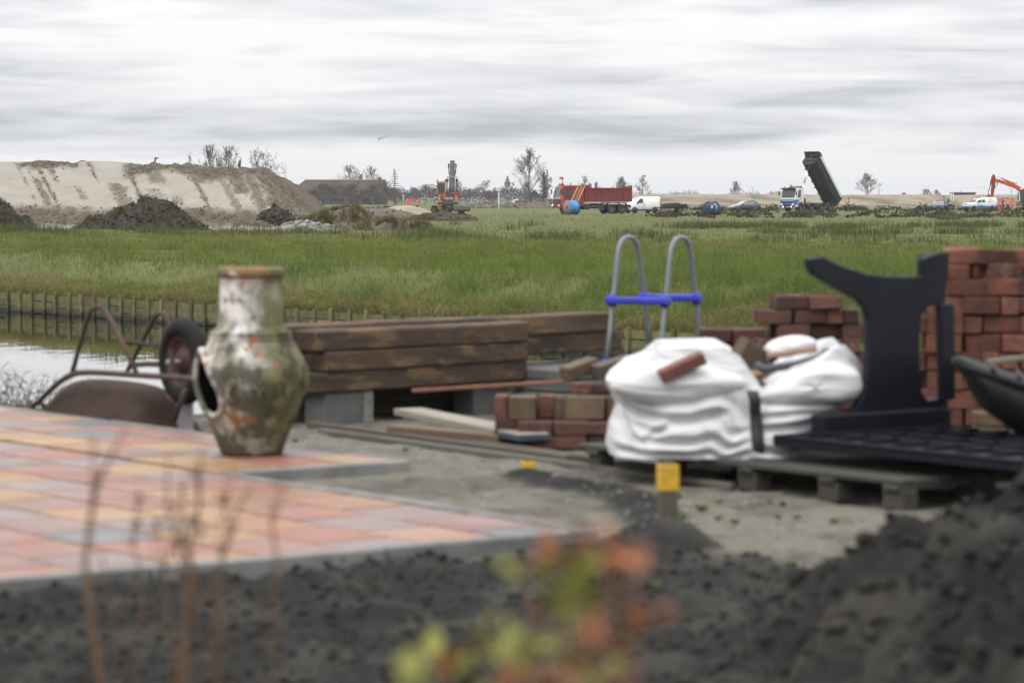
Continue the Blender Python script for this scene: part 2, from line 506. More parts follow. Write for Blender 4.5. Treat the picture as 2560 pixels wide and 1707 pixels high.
# ---- grass blades as numpy meshes
def blades(P, H, Wd, lean_dir, lean, cols, seg=1):
    """P roots (n,3); each blade is a tapering strip; returns V, T, C"""
    n = len(P); g = rng
    face = g.uniform(0, math.pi, n)
    sx, sy = np.cos(face) * Wd / 2, np.sin(face) * Wd / 2
    side = np.stack([sx, sy, np.zeros(n)], -1)
    out = np.stack([np.cos(lean_dir), np.sin(lean_dir), np.zeros(n)], -1)
    mid = P + out * (lean * H * .3)[:, None] + np.stack([np.zeros(n), np.zeros(n), H * .62], -1)
    tip = P + out * (lean * H)[:, None] + np.stack([np.zeros(n), np.zeros(n), H * np.clip(1.0 - .45 * lean ** 2, -.3, 1)], -1)
    V = np.stack([P - side, P + side, mid + side * .7, mid - side * .7, tip], 1).reshape(-1, 3)
    o = (np.arange(n) * 5)[:, None]
    T = np.concatenate([o + [[0, 1, 2]], o + [[0, 2, 3]], o + [[3, 2, 4]]], 0)
    C = np.repeat(cols, 5, 0).reshape(n, 5, 3).copy()
    C[:, :2] *= .82; C[:, 4] *= 1.15  # root shading and lit tips put into the blade colour
    return V, T, C.reshape(-1, 3)
M_blade = mat('grass_blades', (1, 1, 1), attr='col', rough=.75, spec=.25)
def translucent(M, f):
    # thin leaves let light through
    N, L = M.node_tree.nodes, M.node_tree.links; b = N['Principled BSDF']; src = b.inputs['Base Color'].links[0].from_socket
    tr = N.new('ShaderNodeBsdfTranslucent'); L.new(src, tr.inputs[0]); mx = N.new('ShaderNodeMixShader'); mx.inputs[0].default_value = f
    L.new(b.outputs[0], mx.inputs[1]); L.new(tr.outputs[0], mx.inputs[2]); L.new(mx.outputs[0], N['Material Output'].inputs['Surface'])
translucent(M_blade, .45)
def vnoise(x, y, s, seed):
    return np.array([noise.noise(Vector((a * s + seed * 5.1, b_ * s - seed, seed))) for a, b_ in zip(x, y)])
GREEN, YELL, DARK, TAN = np.array([.140, .188, .040]), np.array([.245, .245, .060]), np.array([.092, .132, .030]), np.array([.31, .225, .115])
def field_grass(n, y0, y1, hmul, wmul, name, label):
    # even over the picture: more roots close by, and none far out to the sides
    q = rng.uniform(1 / y1, 1 / y0, n); y = 1 / q
    u = rng.uniform(-.23, .23, n); x = u * y
    keep = (EB.x * x + EB.y * y - BANK_N) > .05
    x, y = x[keep], y[keep]; n = len(x)
    z = np.array([field_z(a, b_) for a, b_ in zip(x, y)])
    k1 = vnoise(x, y, .06, 1) + .6 * vnoise(x, y, .6, 2)
    k2 = .7 * vnoise(x, y, .35, 3) + 1.0 * vnoise(x, y, 1.25, 4) + .5 * vnoise(x, y, 3.1, 6)
    far = np.clip((y - 48) / 45, 0, 1)
    t = np.clip(.10 + .28 * k1 + .8 * far, 0, 1)[:, None]
    c = GREEN * (1 - t) + YELL * t
    d = np.clip(.25 + k2 * 1.2, 0, .95)[:, None]
    c = c * (1 - d) + DARK * d
    ppx = 1280 + x / y * FPX; ppy = HORIZON + 1.75 * FPX / y
    for cx_, cy_, wx_, wy_, a_ in ((1370, 562, 170, 8, .8), (930, 556, 190, 8, .75), (2250, 577, 260, 5, .6), (1750, 547, 140, 5, .5), (600, 640, 200, 12, .25), (1900, 640, 300, 15, .2), (1900, 600, 520, 6, .38), (700, 604, 420, 6, .3), (1300, 626, 480, 7, .32), (250, 668, 300, 9, .2), (2300, 548, 300, 5, .4)):
        e_ = (a_ * np.exp(-((ppx - cx_) / wx_) ** 2 - ((ppy - cy_) / wy_) ** 2) * np.clip(.8 + k2, 0, 1.2))[:, None]; c = c * (1 - e_) + TAN * .85 * e_
    tan = rng.random(n) < (.04 + .04 * far)
    c[tan] = TAN * .85
    c *= rng.uniform(.8, 1.2, (n, 1)) * (1 - .1 * far[:, None])
    H = hmul * (.07 + .07 * rng.random(n)) * (1 + 1.3 * np.clip(k2, -.6, 1)) * (1 - .4 * np.clip((y - 60) / 60, 0, 1)) * (1 + .7 * np.clip((58 - y) / 14, 0, 1))
    V, T, C = blades(np.stack([x, y, z], -1), H, wmul * np.maximum(.009, y * .00017) * rng.uniform(.6, 1.4, n), rng.uniform(0, 6.28, n), rng.uniform(.2, 1.5, n), c)
    tag(link(name, fastmesh(name, V, T, M_blade, C)), label, kind='stuff')
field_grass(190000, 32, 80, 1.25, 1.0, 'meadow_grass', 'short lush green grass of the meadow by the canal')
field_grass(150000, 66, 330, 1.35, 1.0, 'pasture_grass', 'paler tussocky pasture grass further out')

# dead brown grass hanging over the far bank, and tussocks behind it
n = 26000
tpos = rng.uniform(-13, 34, n)                     # along the bank from the point straight ahead
base = Vector((2.19, 37.8, 0))
nn = rng.uniform(-.05, 1.0, n) ** 1
x = base.x + EA.x * tpos + EB.x * nn; y = base.y + EA.y * tpos + EB.y * nn
z = np.array([field_z(a, b_) for a, b_ in zip(x, y)])
k = vnoise(x, y, .7, 9) + .5 * vnoise(x, y, 2.5, 10)
tn = np.clip(.62 + 1.1 * k - .35 * nn, 0, 1)[:, None]
c = (TAN * (1 - .25 * rng.random((n, 1)))) * tn + GREEN * 1.05 * (1 - tn)
c *= rng.uniform(.55, 1.3, (n, 1))
hang = math.atan2(-EB.y, -EB.x)
V, T, C = blades(np.stack([x, y, z], -1), rng.uniform(.12, .34, n) * (1 + .6 * np.clip(k, -.6, 1)), rng.uniform(.007, .014, n),
                 hang + rng.normal(0, .9, n), rng.uniform(.5, 1.45, n), c)
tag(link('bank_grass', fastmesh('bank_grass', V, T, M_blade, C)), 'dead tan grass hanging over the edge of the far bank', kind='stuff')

# rushes: dark upright clumps
def rushes(name, label, spots, hh=(.30, .56), per=60, spread=.36, tint=1.0, col=(.072, .098, .032)):
    P, Hs, Cs = [], [], []
    for (x, y, s) in spots:
        m = int(per * s)
        for _ in range(m):
            r_ = spread * s * math.sqrt(rnd.random()) * 1.6; a_ = rnd.uniform(0, 6.28)
            px, py = x + r_ * math.cos(a_) * 1.5, y + r_ * math.sin(a_)
            P.append((px, py, field_z(px, py) - .02)); Hs.append(rnd.uniform(*hh) * (.7 + .3 * s))
            q = rnd.random()
            cc = np.array(col) * rnd.uniform(.6, 1.4)
            if q < .16: cc = np.array([.16, .13, .06]) * rnd.uniform(.6, 1.1)
            Cs.append(cc * tint)
    n = len(P); P = np.array(P)
    V, T, C = blades(P, np.array(Hs), np.maximum(.012, P[:, 1] * .00017) * rng.uniform(.7, 1.3, n), rng.uniform(0, 6.28, n), rng.uniform(.05, .5, n), np.array(Cs))
    tag(link(name, fastmesh(name, V, T, M_blade, C)), label, kind='stuff')
spots = []
for _ in range(300):
    py = rnd.gauss(592, 16); px = rnd.uniform(-150, 2700)
    if py < 556: continue
    if px > 1250 and rnd.random() < .6: continue
    if noise.noise(Vector((px * .006, py * .02, 3))) < -.08: continue
    p = gnd(px, py); spots.append((p.x, p.y, rnd.uniform(.5, 1.3)))
for _ in range(50):
    p = gnd(rnd.uniform(900, 2600), rnd.uniform(600, 632)); spots.append((p.x, p.y, rnd.uniform(.3, .7)))
for px0, px1, py, k in ((1660, 2000, 568, 34), (2150, 2600, 566, 22), (1900, 2600, 584, 22), (2060, 2140, 569, 10), (2330, 2420, 545, 14)):
    for _ in range(k):
        p = gnd(rnd.uniform(px0, px1), rnd.gauss(py, 2.2)); spots.append((p.x, p.y, rnd.uniform(.6, 1.2)))
rushes('rushes', 'dark green rushes standing in clumps across the meadow', spots)

# low scrub along the track where the vehicles stand
def scrub(name, label, spots, tris=70):
    V, T, C = [], [], []
    for (x, y, rx, h, c) in spots:
        for _ in range(int(tris * rx)):
            a_ = rnd.uniform(0, 6.28); r_ = math.sqrt(rnd.random())
            px, py = x + rx * r_ * math.cos(a_), y + rx * .7 * r_ * math.sin(a_)
            zt = h * (1 - r_ * r_ * .8) * rnd.uniform(.15, 1)
            o = len(V); s = rnd.uniform(.05, .15) * (1 + .4 * h)
            q = np.array(c) * rnd.uniform(.5, 1.5)
            d1 = Vector((rnd.gauss(0, 1), rnd.gauss(0, 1), rnd.gauss(0, 1))).normalized() * s
            d2 = Vector((rnd.gauss(0, 1), rnd.gauss(0, 1), rnd.gauss(.6, 1))).normalized() * s * 1.6
            p = Vector((px, py, field_z(px, py) + zt))
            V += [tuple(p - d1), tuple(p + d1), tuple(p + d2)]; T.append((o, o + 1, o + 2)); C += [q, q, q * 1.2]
    tag(link(name, fastmesh(name, np.array(V), np.array(T), M_blade, np.array(C))), label, kind='stuff')
SCR = [(.034, .042, .02), (.06, .048, .03), (.045, .055, .022), (.08, .06, .035)]
spots = []
for _ in range(230):
    px = rnd.uniform(1630, 2750); py = rnd.uniform(523, 545) if px > 1780 else rnd.uniform(532, 543)
    p = gnd(px, py); spots.append((p.x, p.y, rnd.uniform(.4, 1.1), rnd.uniform(.2, .55), rnd.choice(SCR)))
for _ in range(90):
    px = rnd.uniform(1600, 2750); Y = rnd.uniform(418, 436)
    p = on(px, Y); spots.append((p.x, Y, rnd.uniform(.5, 1.3), rnd.uniform(.5, 1.15), SCR[rnd.choice((0, 2))]))
scrub('scrub', 'low dark scrub along the track beside the vehicles', spots)

# ---- long sandbank on the left
M_sand = bpy.data.materials.new('dredged_sand'); M_sand.use_nodes = True
def sand_material(M, c_sand, c_soil):
    N, L = M.node_tree.nodes, M.node_tree.links
    b = N['Principled BSDF']; b.inputs['Roughness'].default_value = .95; b.inputs['Specular IOR Level'].default_value = .15
    at_ = N.new('ShaderNodeAttribute'); at_.attribute_name = 'col'
    co = N.new('ShaderNodeTexCoord')
    def nz(s, d=6):
        n = N.new('ShaderNodeTexNoise'); n.inputs['Scale'].default_value = s; n.inputs['Detail'].default_value = d; n.inputs['Roughness'].default_value = .65
        L.new(co.outputs['Object'], n.inputs['Vector']); return n.outputs[0]
    ad = N.new('ShaderNodeMath'); ad.operation = 'MULTIPLY_ADD'; L.new(nz(1.6), ad.inputs[0]); ad.inputs[1].default_value = .5; L.new(at_.outputs['Fac'], ad.inputs[2])
    mr = N.new('ShaderNodeMapRange'); L.new(ad.outputs[0], mr.inputs[0]); mr.inputs[1].default_value = .40; mr.inputs[2].default_value = 1.25
    mx = N.new('ShaderNodeMix'); mx.data_type = 'RGBA'; L.new(mr.outputs[0], mx.inputs[0])
    def two(a, c, s):
        m_ = N.new('ShaderNodeMix'); m_.data_type = 'RGBA'; r_ = N.new('ShaderNodeMapRange'); L.new(nz(s), r_.inputs[0])
        r_.inputs[1].default_value, r_.inputs[2].default_value = .36, .64
        L.new(r_.outputs[0], m_.inputs[0]); m_.inputs[6].default_value = (*a, 1); m_.inputs[7].default_value = (*c, 1); return m_.outputs[2]
    L.new(two(c_sand, tuple(k * .82 for k in c_sand), .7), mx.inputs[6])
    L.new(two(c_soil, tuple(k * 2.0 for k in c_soil), 2.2), mx.inputs[7])
    L.new(mx.outputs[2], b.inputs['Base Color'])
    bp = N.new('ShaderNodeBump'); bp.inputs['Distance'].default_value = .25; L.new(mr.outputs[0], bp.inputs['Strength']); L.new(nz(5, 8), bp.inputs['Height'])
    L.new(bp.outputs[0], b.inputs['Normal'])
sand_material(M_sand, (.285, .262, .225), (.085, .070, .052))
SB0, SB1 = 159.5, 172.5
def px_at(x, Y): return 1280 + x / (Y * math.cos(PITCH)) * FPX
crest_pts = [(-900, 3.9), (0, 3.98), (200, 4.02), (300, 3.85), (420, 3.86), (520, 3.68), (626, 3.62), (660, 3.1), (700, 2.35), (740, 1.55), (775, .95), (820, .45), (880, .1), (960, -.1)]
def sandbank(x, s):
    """s 0 at the toe, 1 at the crest, on to 2 behind; gives height and soil mask"""
    pc = px_at(x, 166); px = px_at(x, SB0 + (SB1 - SB0) * min(s, 1))
    c = interp(crest_pts, pc)
    prof = interp([(0, -.12), (.06, .03), (.3, .24), (.36, .34), (1.0, 1.0), (1.3, 1.02), (2, .9)], s + .02 * fbm(x, s * 9, .4, 3, 3)) 
    k = px + 63 * (s - 1) * -1 * -1                      # tracks lean to the right going down
    kk = px - 84 * (1 - s)
    soil = 0.0
    soil = max(soil, sstep(.42, .30, s + .06 * fbm(x, 0, .35, 4, 4)) * sstep(.04, .13, s + .03 * fbm(x, s, .8, 3, 2)))
    for k0, w_, s0, s1, a_ in ((40, 4, 0, 1, .8), (70, 12, .35, .75, .9), (62, 4, .3, 1, .5), (90, 7, .3, 1, 1), (118, 10, .7, .95, .8), (222, 5, .7, 1, .8), (262, 26, .38, .68, .85), (165, 10, .45, .62, .7),
                               (312, 9, .3, 1, .95), (345, 3, .36, .5, 1.3), (352, 26, .25, .62, .55), (372, 30, .72, 1, .9), (400, 20, .4, .5, .7), (470, 8, .3, 1, 1), (478, 30, .75, 1, 1), (540, 14, .3, 1, .8), (575, 30, .6, 1, 1), (610, 22, .3, 1, .9)):
        if s0 - .05 < s < s1 + .05:
            soil = max(soil, .85 * a_ * sstep(w_ * 1.15, w_ * .35, abs(kk - k0) + 6 * fbm(x, s * 12, .9, 4, k0) + 4 * fbm(x, s * 12, 3.5, 4, k0 + 1)) * sstep(s0 - .05, s0 + .03, s) * sstep(s1 + .05, s1 - .02, s))
    soil = max(soil, sstep(.86, .99, s + .10 * fbm(x, s, .6, 4, 6)) * sstep(40, 60, px) * sstep(205, 190, px))
    soil = max(soil, sstep(.74, .92, s + .10 * fbm(x, s, .5, 4, 7)) * sstep(290, 330, px))
    soil = max(soil, .9 * sstep(585, 650, kk + 60 * fbm(x, s * 12, .5, 4, 15)))
    z = c * prof
    rough = (fbm(x, s * 12.5, .9, 5, 11) * .22 + fbm(x, s * 12.5, 3.2, 4, 12) * .09) * soil
    ins = sstep(0, .06, s)
    return z + rough * ins * min(1, c) - .09 * soil * ins * (1 if s > .36 else 0), soil
xs = np.concatenate([np.linspace(-75, -31, 40), np.linspace(-30.8, -8, 330)]); ss = np.concatenate([np.linspace(-.05, 1.08, 130), np.linspace(1.12, 2.4, 14)])
V, C = [], []
for s in ss:
    for x in xs:
        z, so = sandbank(x, s)
        V.append((x, SB0 + (SB1 - SB0) * s, z)); C.append((so,) * 3)
i = np.arange(len(V)).reshape(len(ss), len(xs))
Q = np.stack([i[:-1, :-1], i[:-1, 1:], i[1:, 1:], i[1:, :-1]], -1).reshape(-1, 4)
tag(link('sand_hill', fastmesh('sand_hill', np.array(V), Q, M_sand, np.array(C), True)), 'long pale sand depot with dark soil tracks down its face', kind='structure')

# crumbs of soil lying on the bank
pts, szs = [], []
while len(pts) < 4200:
    x, s = rnd.uniform(-40, -9), rnd.uniform(.02, 1.0); z, so = sandbank(x, s)
    if rnd.random() > so * 1.1 - .05 or abs(x / (SB0 + 12 * s)) > .24: continue
    q = .02 + .065 * rnd.random() ** 3; pts.append((x, SB0 + (SB1 - SB0) * s, z + q * .2)); szs.append(q)
tag(link('soil_crumbs', clod_mesh('soil_crumbs', pts, szs, mat('brown_crumbs', (.065, .052, .038), (.14, .115, .085), scale=.8, rough=.95), 17)), 'brown soil crumbs strewn over the sand depot', kind='stuff')

# ---- low sand dike far right
V, C = [], []
M_dike = bpy.data.materials.new('dike_sand'); M_dike.use_nodes = True
sand_material(M_dike, (.28, .245, .195), (.10, .08, .056))
xs = np.linspace(on(1450, 450).x, on(3100, 450).x, 420); ss = np.linspace(0, 1, 26)
for s in ss:
    for x in xs:
        px = px_at(x, 445); c = 2.42 + .12 * fbm(x, 0, .06, 3, 3) - .9 * sstep(1620, 1480, px)
        prof = interp([(0, -.05), (.1, .1), (.4, .42), (.62, .98), (.7, 1), (1, -.05)], s)
        so = .25 + .5 * sstep(.40, .2, s) + .45 * max(0, math.sin((x + s * 30) * .55 + 3 * fbm(x, s * 20, .12, 3, 6))) * sstep(.62, .5, s) + max(0, fbm(x * .5 + s * 26, s * 6, .35, 4, 8)) * .9 * sstep(.62, .5, s) + (.7 if px > 1900 else .1) * max(0, fbm(x, s * 20, .2, 3, 5))
        so = max(so, .75 * sstep(2410, 2480, px) * sstep(.6, .5, s) * (.6 + fbm(x, s * 9, .3, 3, 4)))
        V.append((x, 440 + 40 * s, c * prof + .10 * so * fbm(x, s * 30, .8, 4, 2))); C.append((min(1, so),) * 3)
i = np.arange(len(V)).reshape(len(ss), len(xs))
Q = np.stack([i[:-1, :-1], i[:-1, 1:], i[1:, 1:], i[1:, :-1]], -1).reshape(-1, 4)
tag(link('sand_dike_terrain', fastmesh('sand_dike_terrain', np.array(V), Q, M_dike, np.array(C), True)), 'low raw sand dike running along the right horizon', kind='structure')

# ---- heaps
M_peat = mat('dark_peat', (.014, .0125, .011), (.062, .052, .042), scale=3.5, rough=.95, bump=1, bscale=9, spec=.25)
M_rubble = mat('pale_rubble', (.27, .26, .245), (.15, .14, .13), scale=2.2, rough=.9, bump=1, bscale=8)
M_heap = mat('grey_soil', (.075, .065, .054), (.15, .13, .10), scale=1.5, rough=.95, bump=1, bscale=6, spec=.2)
M_sandheap = mat('heap_sand', (.33, .28, .22), (.22, .18, .14), scale=1, rough=.95, bump=.6, bscale=6)
def heap(name, label, cat, pxc, Y, w, d, h, mat_, seed, rough=.5, clods=160, csize=.14, tufts=(), group=None, prof=None, tuft_cols=None):
    """a tipped heap with clods and grass tufts on it"""
    c = on(pxc, Y); t = thing(name, label, cat, (c.x, Y, 0), 0, group)
    nx, ny = 64, 26; V = []
    def hz_(u, v):
        e = max(0, 1 - (abs(u) ** 1.7 + abs(v) ** 2))
        k = interp(prof, u) if prof else 1
        return h * k * e ** .75 + rough * h * .42 * fbm(u * w * .5, v * d * .5, 1.1, 5, seed) * min(1, e * 3) - .12 * (1 - min(1, e * 8))
    for j in range(ny + 1):
        for i_ in range(nx + 1):
            u, v = -1 + 2 * i_ / nx, -1 + 2 * j / ny
            V.append((u * w / 2, v * d / 2, hz_(u, v)))
    i_ = np.arange(len(V)).reshape(ny + 1, nx + 1)
    Q = np.stack([i_[:-1, :-1], i_[:-1, 1:], i_[1:, 1:], i_[1:, :-1]], -1).reshape(-1, 4)
    link('mound', fastmesh(name, np.array(V), Q, mat_, None, False), t)
    if clods:
        pts, sz = [], []
        for _ in range(clods):
            u, v = rnd.uniform(-.96, .96), rnd.uniform(-.95, .5)
            if abs(u) ** 1.7 + abs(v) ** 2 > 1: continue
            s = csize * (.35 + rnd.random() ** 2); pts.append((u * w / 2, v * d / 2, hz_(u, v) + s * .15)); sz.append(s)
        tag(link('clods', clod_mesh('clods', pts, sz, mat_, seed + 3), t), kind='stuff')
    if tufts:
        P, H, Cc = [], [], []
        for (u0, v0, n_, hh) in tufts:
            tc_ = rnd.choice(tuft_cols or [(.12, .115, .035), (.17, .13, .055), (.085, .095, .03)])
            for _ in range(n_):
                u, v = u0 + rnd.gauss(0, .045), v0 + rnd.gauss(0, .08)
                P.append((u * w / 2, v * d / 2, hz_(u, v) - .03)); H.append(hh * rnd.uniform(.5, 1.1)); Cc.append(np.array(tc_) * rnd.uniform(.6, 1.4))
        P = np.array(P); n_ = len(P)
        V, T, C = blades(P, np.array(H), rng.uniform(.02, .045, n_), rng.uniform(0, 6.28, n_), rng.uniform(.3, 1.2, n_), np.array(Cc))
        tag(link('grass_tufts', fastmesh('grass_tufts', V, T, M_blade, C), t), kind='stuff')
    return t
tf = [(rnd.uniform(-.85, .8), rnd.uniform(-.9, -.1), 55, .36) for _ in range(26)]
heap('earth_heap', 'black peat heap with grass tufts in front of the sand depot', 'earth heap', 352, 160, 8.2, 4.5, 1.62, M_peat, 3, .8, 460, .10, tf,
     prof=[(-1, .5), (-.55, .62), (-.25, .8), (0, 1.0), (.2, 1.08), (.5, .85), (1, .5)])
tf = [(rnd.uniform(-.3, .85), rnd.uniform(-.9, -.1), 55, .35) for _ in range(14)]
heap('earth_heap', 'black peat heap cut off by the left picture edge', 'earth heap', -30, 160, 5.6, 4, 1.5, M_peat, 5, .75, 240, .10, tf)
tf = [(rnd.uniform(-.5, .9), rnd.uniform(-.9, -.1), 40, .3) for _ in range(7)]
heap('earth_heap', 'small black peat heap at the foot of the sand depot beside pale rubble', 'earth heap', 690, 163, 2.7, 3, 1.25, M_peat, 6, .6, 120, .14, tf)
heap('rubble_heap', 'pale grey rubble heap lying in the grass', 'rubble heap', 770, 155, 3.7, 2, .52, M_rubble, 8, .8, 110, .16, prof=[(-1, .7), (-.6, 1.2), (-.3, .8), (0, .9), (.4, .75), (1, .6)])
tf = [(rnd.uniform(-.95, .95), rnd.uniform(-.95, .2), 60, .45) for _ in range(48)]
heap('grassy_mound', 'overgrown mound of tan grass between sand depot and excavator', 'mound', 850, 166, 6.6, 4, 1.15, M_heap, 9, .4, 60, .1, tf, prof=[(-1, .6), (-.4, .75), (.1, 1.05), (.35, 1.1), (1, .5)])
tf = [(rnd.uniform(-.95, .95), rnd.uniform(-.95, .2), 50, .5) for _ in range(30)]
heap('grassy_mound', 'low mound of tan dry grass in front of the orange workers', 'mound', 985, 160, 4.4, 3, .55, M_heap, 12, .4, 30, .1, tf, tuft_cols=[(.2, .15, .07), (.16, .125, .05), (.10, .10, .035)])
heap('earth_heap', 'flat churned dark soil heap under the wheeled excavator', 'earth heap', 1105, 232, 6.2, 10, .62, M_peat, 14, .5, 260, .13,
     [(rnd.uniform(-.9, .95), rnd.uniform(-1, -.7), 30, .5) for _ in range(14)], tuft_cols=[(.2, .15, .07), (.15, .12, .05)])
heap('sand_heap', 'small pale sand heap behind the orange workers', 'sand heap', 1012, 300, 6.4, 5, 1.05, M_sandheap, 15, .2, 0)
heap('earth_heap', 'low dark soil ridge before the farm roof', 'earth heap', 880, 330, 9, 4, .85, M_peat, 17, .5, 120, .2)
heap('earth_heap', 'small dark soil heap beside the ridge before the farm', 'earth heap', 965, 345, 5, 4, .75, M_peat, 18, .5, 60, .2)
heap('sand_heap', 'long grey sand ridge behind the tan grass mound', 'sand heap', 930, 240, 9, 4, 1.0, M_heap, 19, .3, 60, .15)
heap('earth_heap', 'broad dark soil ridge left of the red truck', 'earth heap', 1330, 520, 17, 8, 1.85, M_heap, 21, .55, 220, .3, prof=[(-1, .4), (-.4, .6), (.2, .9), (.5, 1), (1, 1)])
heap('earth_heap', 'lower dark soil ridge right of the wheeled excavator', 'earth heap', 1215, 520, 9, 6, 1.1, M_heap, 22, .55, 120, .25)

# ---- far wooded horizon
M_far = mat('far_wood', (.038, .036, .030), (.06, .055, .042), scale=.2, rough=1)
def crown_cloud(V, T, cx, cy, z0, rx, h, n, s, g):
    for _ in range(n):
        d = Vector((g.gauss(0, 1), g.gauss(0, 1), g.gauss(0, 1))).normalized() * (g.random() ** .45)
        p = Vector((cx + d.x * rx, cy + d.y * rx, z0 + h * .55 + d.z * h * .5))
        o = len(V)
        for _k in range(3):
            q = Vector((g.gauss(0, 1), g.gauss(0, 1), g.gauss(0, 1))).normalized() * s * g.uniform(.6, 1.3); V.append(tuple(p + q))
        T.append((o, o + 1, o + 2))
V, T = [], []
g = random.Random(5)
for px in np.arange(1480, 2080, 7):
    Y = g.uniform(2500, 2900)
    h = (7.0 + 3.5 * noise.noise(Vector((px * .012, 0, 1))) + g.uniform(-1.5, 2.2)) * (1 - .45 * sstep(1950, 2080, px))
    crown_cloud(V, T, on(px, Y).x, Y, 0, g.uniform(2.5, 4.5), h, 130, .75, g)
for px in np.arange(820, 1330, 8):
    Y = g.uniform(1300, 1500)
    h = 6.4 + 2.2 * noise.noise(Vector((px * .02, 0, 4))) + g.uniform(-1, 1.2)
    crown_cloud(V, T, on(px, Y).x, Y, 0, g.uniform(2.2, 3.4), h, 260, .5, g)
for px in np.arange(2080, 2700, 16):
    Y = g.uniform(2800, 3300)
    crown_cloud(V, T, on(px, Y).x, Y, 0, 3, g.uniform(3, 5.5), 60, .8, g)
tag(link('treeline', fastmesh('treeline', np.array(V), np.array(T), M_far)), 'far blue-grey wooded horizon', kind='stuff')

# ---- haze: a closed box of even air
hz_m = bpy.data.materials.new('haze_air'); hz_m.use_nodes = True
N, L = hz_m.node_tree.nodes, hz_m.node_tree.links
for n_ in list(N):
    if n_.type != 'OUTPUT_MATERIAL': N.remove(n_)
pv = N.new('ShaderNodeVolumePrincipled'); pv.inputs['Color'].default_value = (.92, .94, .97, 1); pv.inputs['Density'].default_value = .00011
pv.inputs['Anisotropy'].default_value = .2
L.new(pv.outputs[0], N['Material Output'].inputs['Volume'])
hb = MB(); hb.box((0, 4600, 17.5), (12000, 9600, 45))
tag(hb.build('haze', hz_m), 'thin winter haze over the polder', kind='stuff')
# ================================================================== trees
def grow(seed, trunk_bare=.28, limbs=13, angle=(30, 60), up=.10, wob=.10, ratio=.55, levels=(5, 4, 3), taper=.75, lean=0.0, forks=False):
    """segments (p0, p1, r0, r1, level) of a bare tree about one unit high"""
    g = random.Random(seed); segs = []
    def branch(p, d, L, r, lvl, ns):
        pts = []
        for i in range(ns):
            d = (d + Vector((g.gauss(0, wob), g.gauss(0, wob), g.gauss(0, wob) + up * (0 if lvl == 0 else 1)))).normalized()
            q = p + d * (L / ns); r1 = r * (taper if lvl else .86)
            segs.append((p.copy(), q.copy(), r, r1, lvl)); pts.append((q.copy(), d.copy(), r1, (i + 1) / ns)); p, r = q, r1
        return pts
    def kids(pts, L, lvl, n):
        for _ in range(n):
            q, d, r, f = g.choice(pts[max(0, len(pts) // 3):] if lvl > 1 else pts)
            a = R(g.uniform(*angle)) * .85 ; ax = d.orthogonal().normalized(); ax.rotate(Matrix.Rotation(g.uniform(0, 6.28), 3, d))
            nd = d.copy(); nd.rotate(Matrix.Rotation(a, 3, ax))
            l2 = L * .56 * g.uniform(.65, 1.2)
            ps = branch(q, nd, l2, r * .6, lvl, 4 if lvl == 1 else 3)
            if lvl - 1 < len(levels): kids(ps, l2, lvl + 1, levels[lvl - 1])
    tr = branch(Vector((0, 0, 0)), Vector((lean, 0, 1)).normalized(), 1.0, .022, 0, 9)
    bare = [t for t in tr if t[3] >= trunk_bare]
    for i in range(limbs):
        q, d, r, f = bare[int(i * len(bare) / limbs)]
        a = R(g.uniform(*angle)) * (1.15 - .5 * f); az_ = i * 2.4 + g.uniform(-.5, .5)
        nd = Vector((math.cos(az_) * math.sin(a), math.sin(az_) * math.sin(a), math.cos(a)))
        l2 = ratio * g.uniform(.7, 1.1) * (1.15 - .75 * (f - trunk_bare) / (1 - trunk_bare))
        ps = branch(q, nd, l2, r * .55, 1, 5)
        kids(ps, l2, 2, levels[0])
    return segs
def seg_mesh(name, segs, mat_, sides=4, rmin=.0022):
    if not segs: return None
    n = len(segs); P0 = np.array([s[0][:] for s in segs]); P1 = np.array([s[1][:] for s in segs])
    r0 = np.maximum(rmin, np.array([s[2] for s in segs])); r1 = np.maximum(rmin, np.array([s[3] for s in segs]))
    d = P1 - P0; d /= np.maximum(1e-9, np.linalg.norm(d, axis=1))[:, None]
    ref = np.where(np.abs(d[:, 2:3]) < .9, [[0, 0, 1.]], [[1., 0, 0]])
    u = np.cross(d, ref); u /= np.linalg.norm(u, axis=1)[:, None]; w = np.cross(u, d)
    vs = []
    for P, r in ((P0, r0), (P1, r1)):
        for k in range(sides):
            a = 2 * math.pi * k / sides
            vs.append(P + (u * math.cos(a) + w * math.sin(a)) * r[:, None])
    V = np.stack(vs, 1).reshape(-1, 3); o = (np.arange(n) * 2 * sides)[:, None]
    F = np.concatenate([o + [[k, (k + 1) % sides, sides + (k + 1) % sides, sides + k]] for k in range(sides)], 0)
    return fastmesh(name, V, F, mat_)
M_bark = mat('winter_bark', (.06, .053, .045), (.10, .088, .072), scale=3, rough=.95)
M_twig = mat('winter_twigs', (.062, .052, .044), (.095, .08, .066), scale=2, rough=.95)
M_leafd = mat('dark_leaves', (.032, .036, .026), (.06, .06, .04), scale=1, rough=.8)
M_needle = mat('needles', (.026, .036, .026), (.045, .055, .035), scale=1, rough=.85)
PROTO = {}
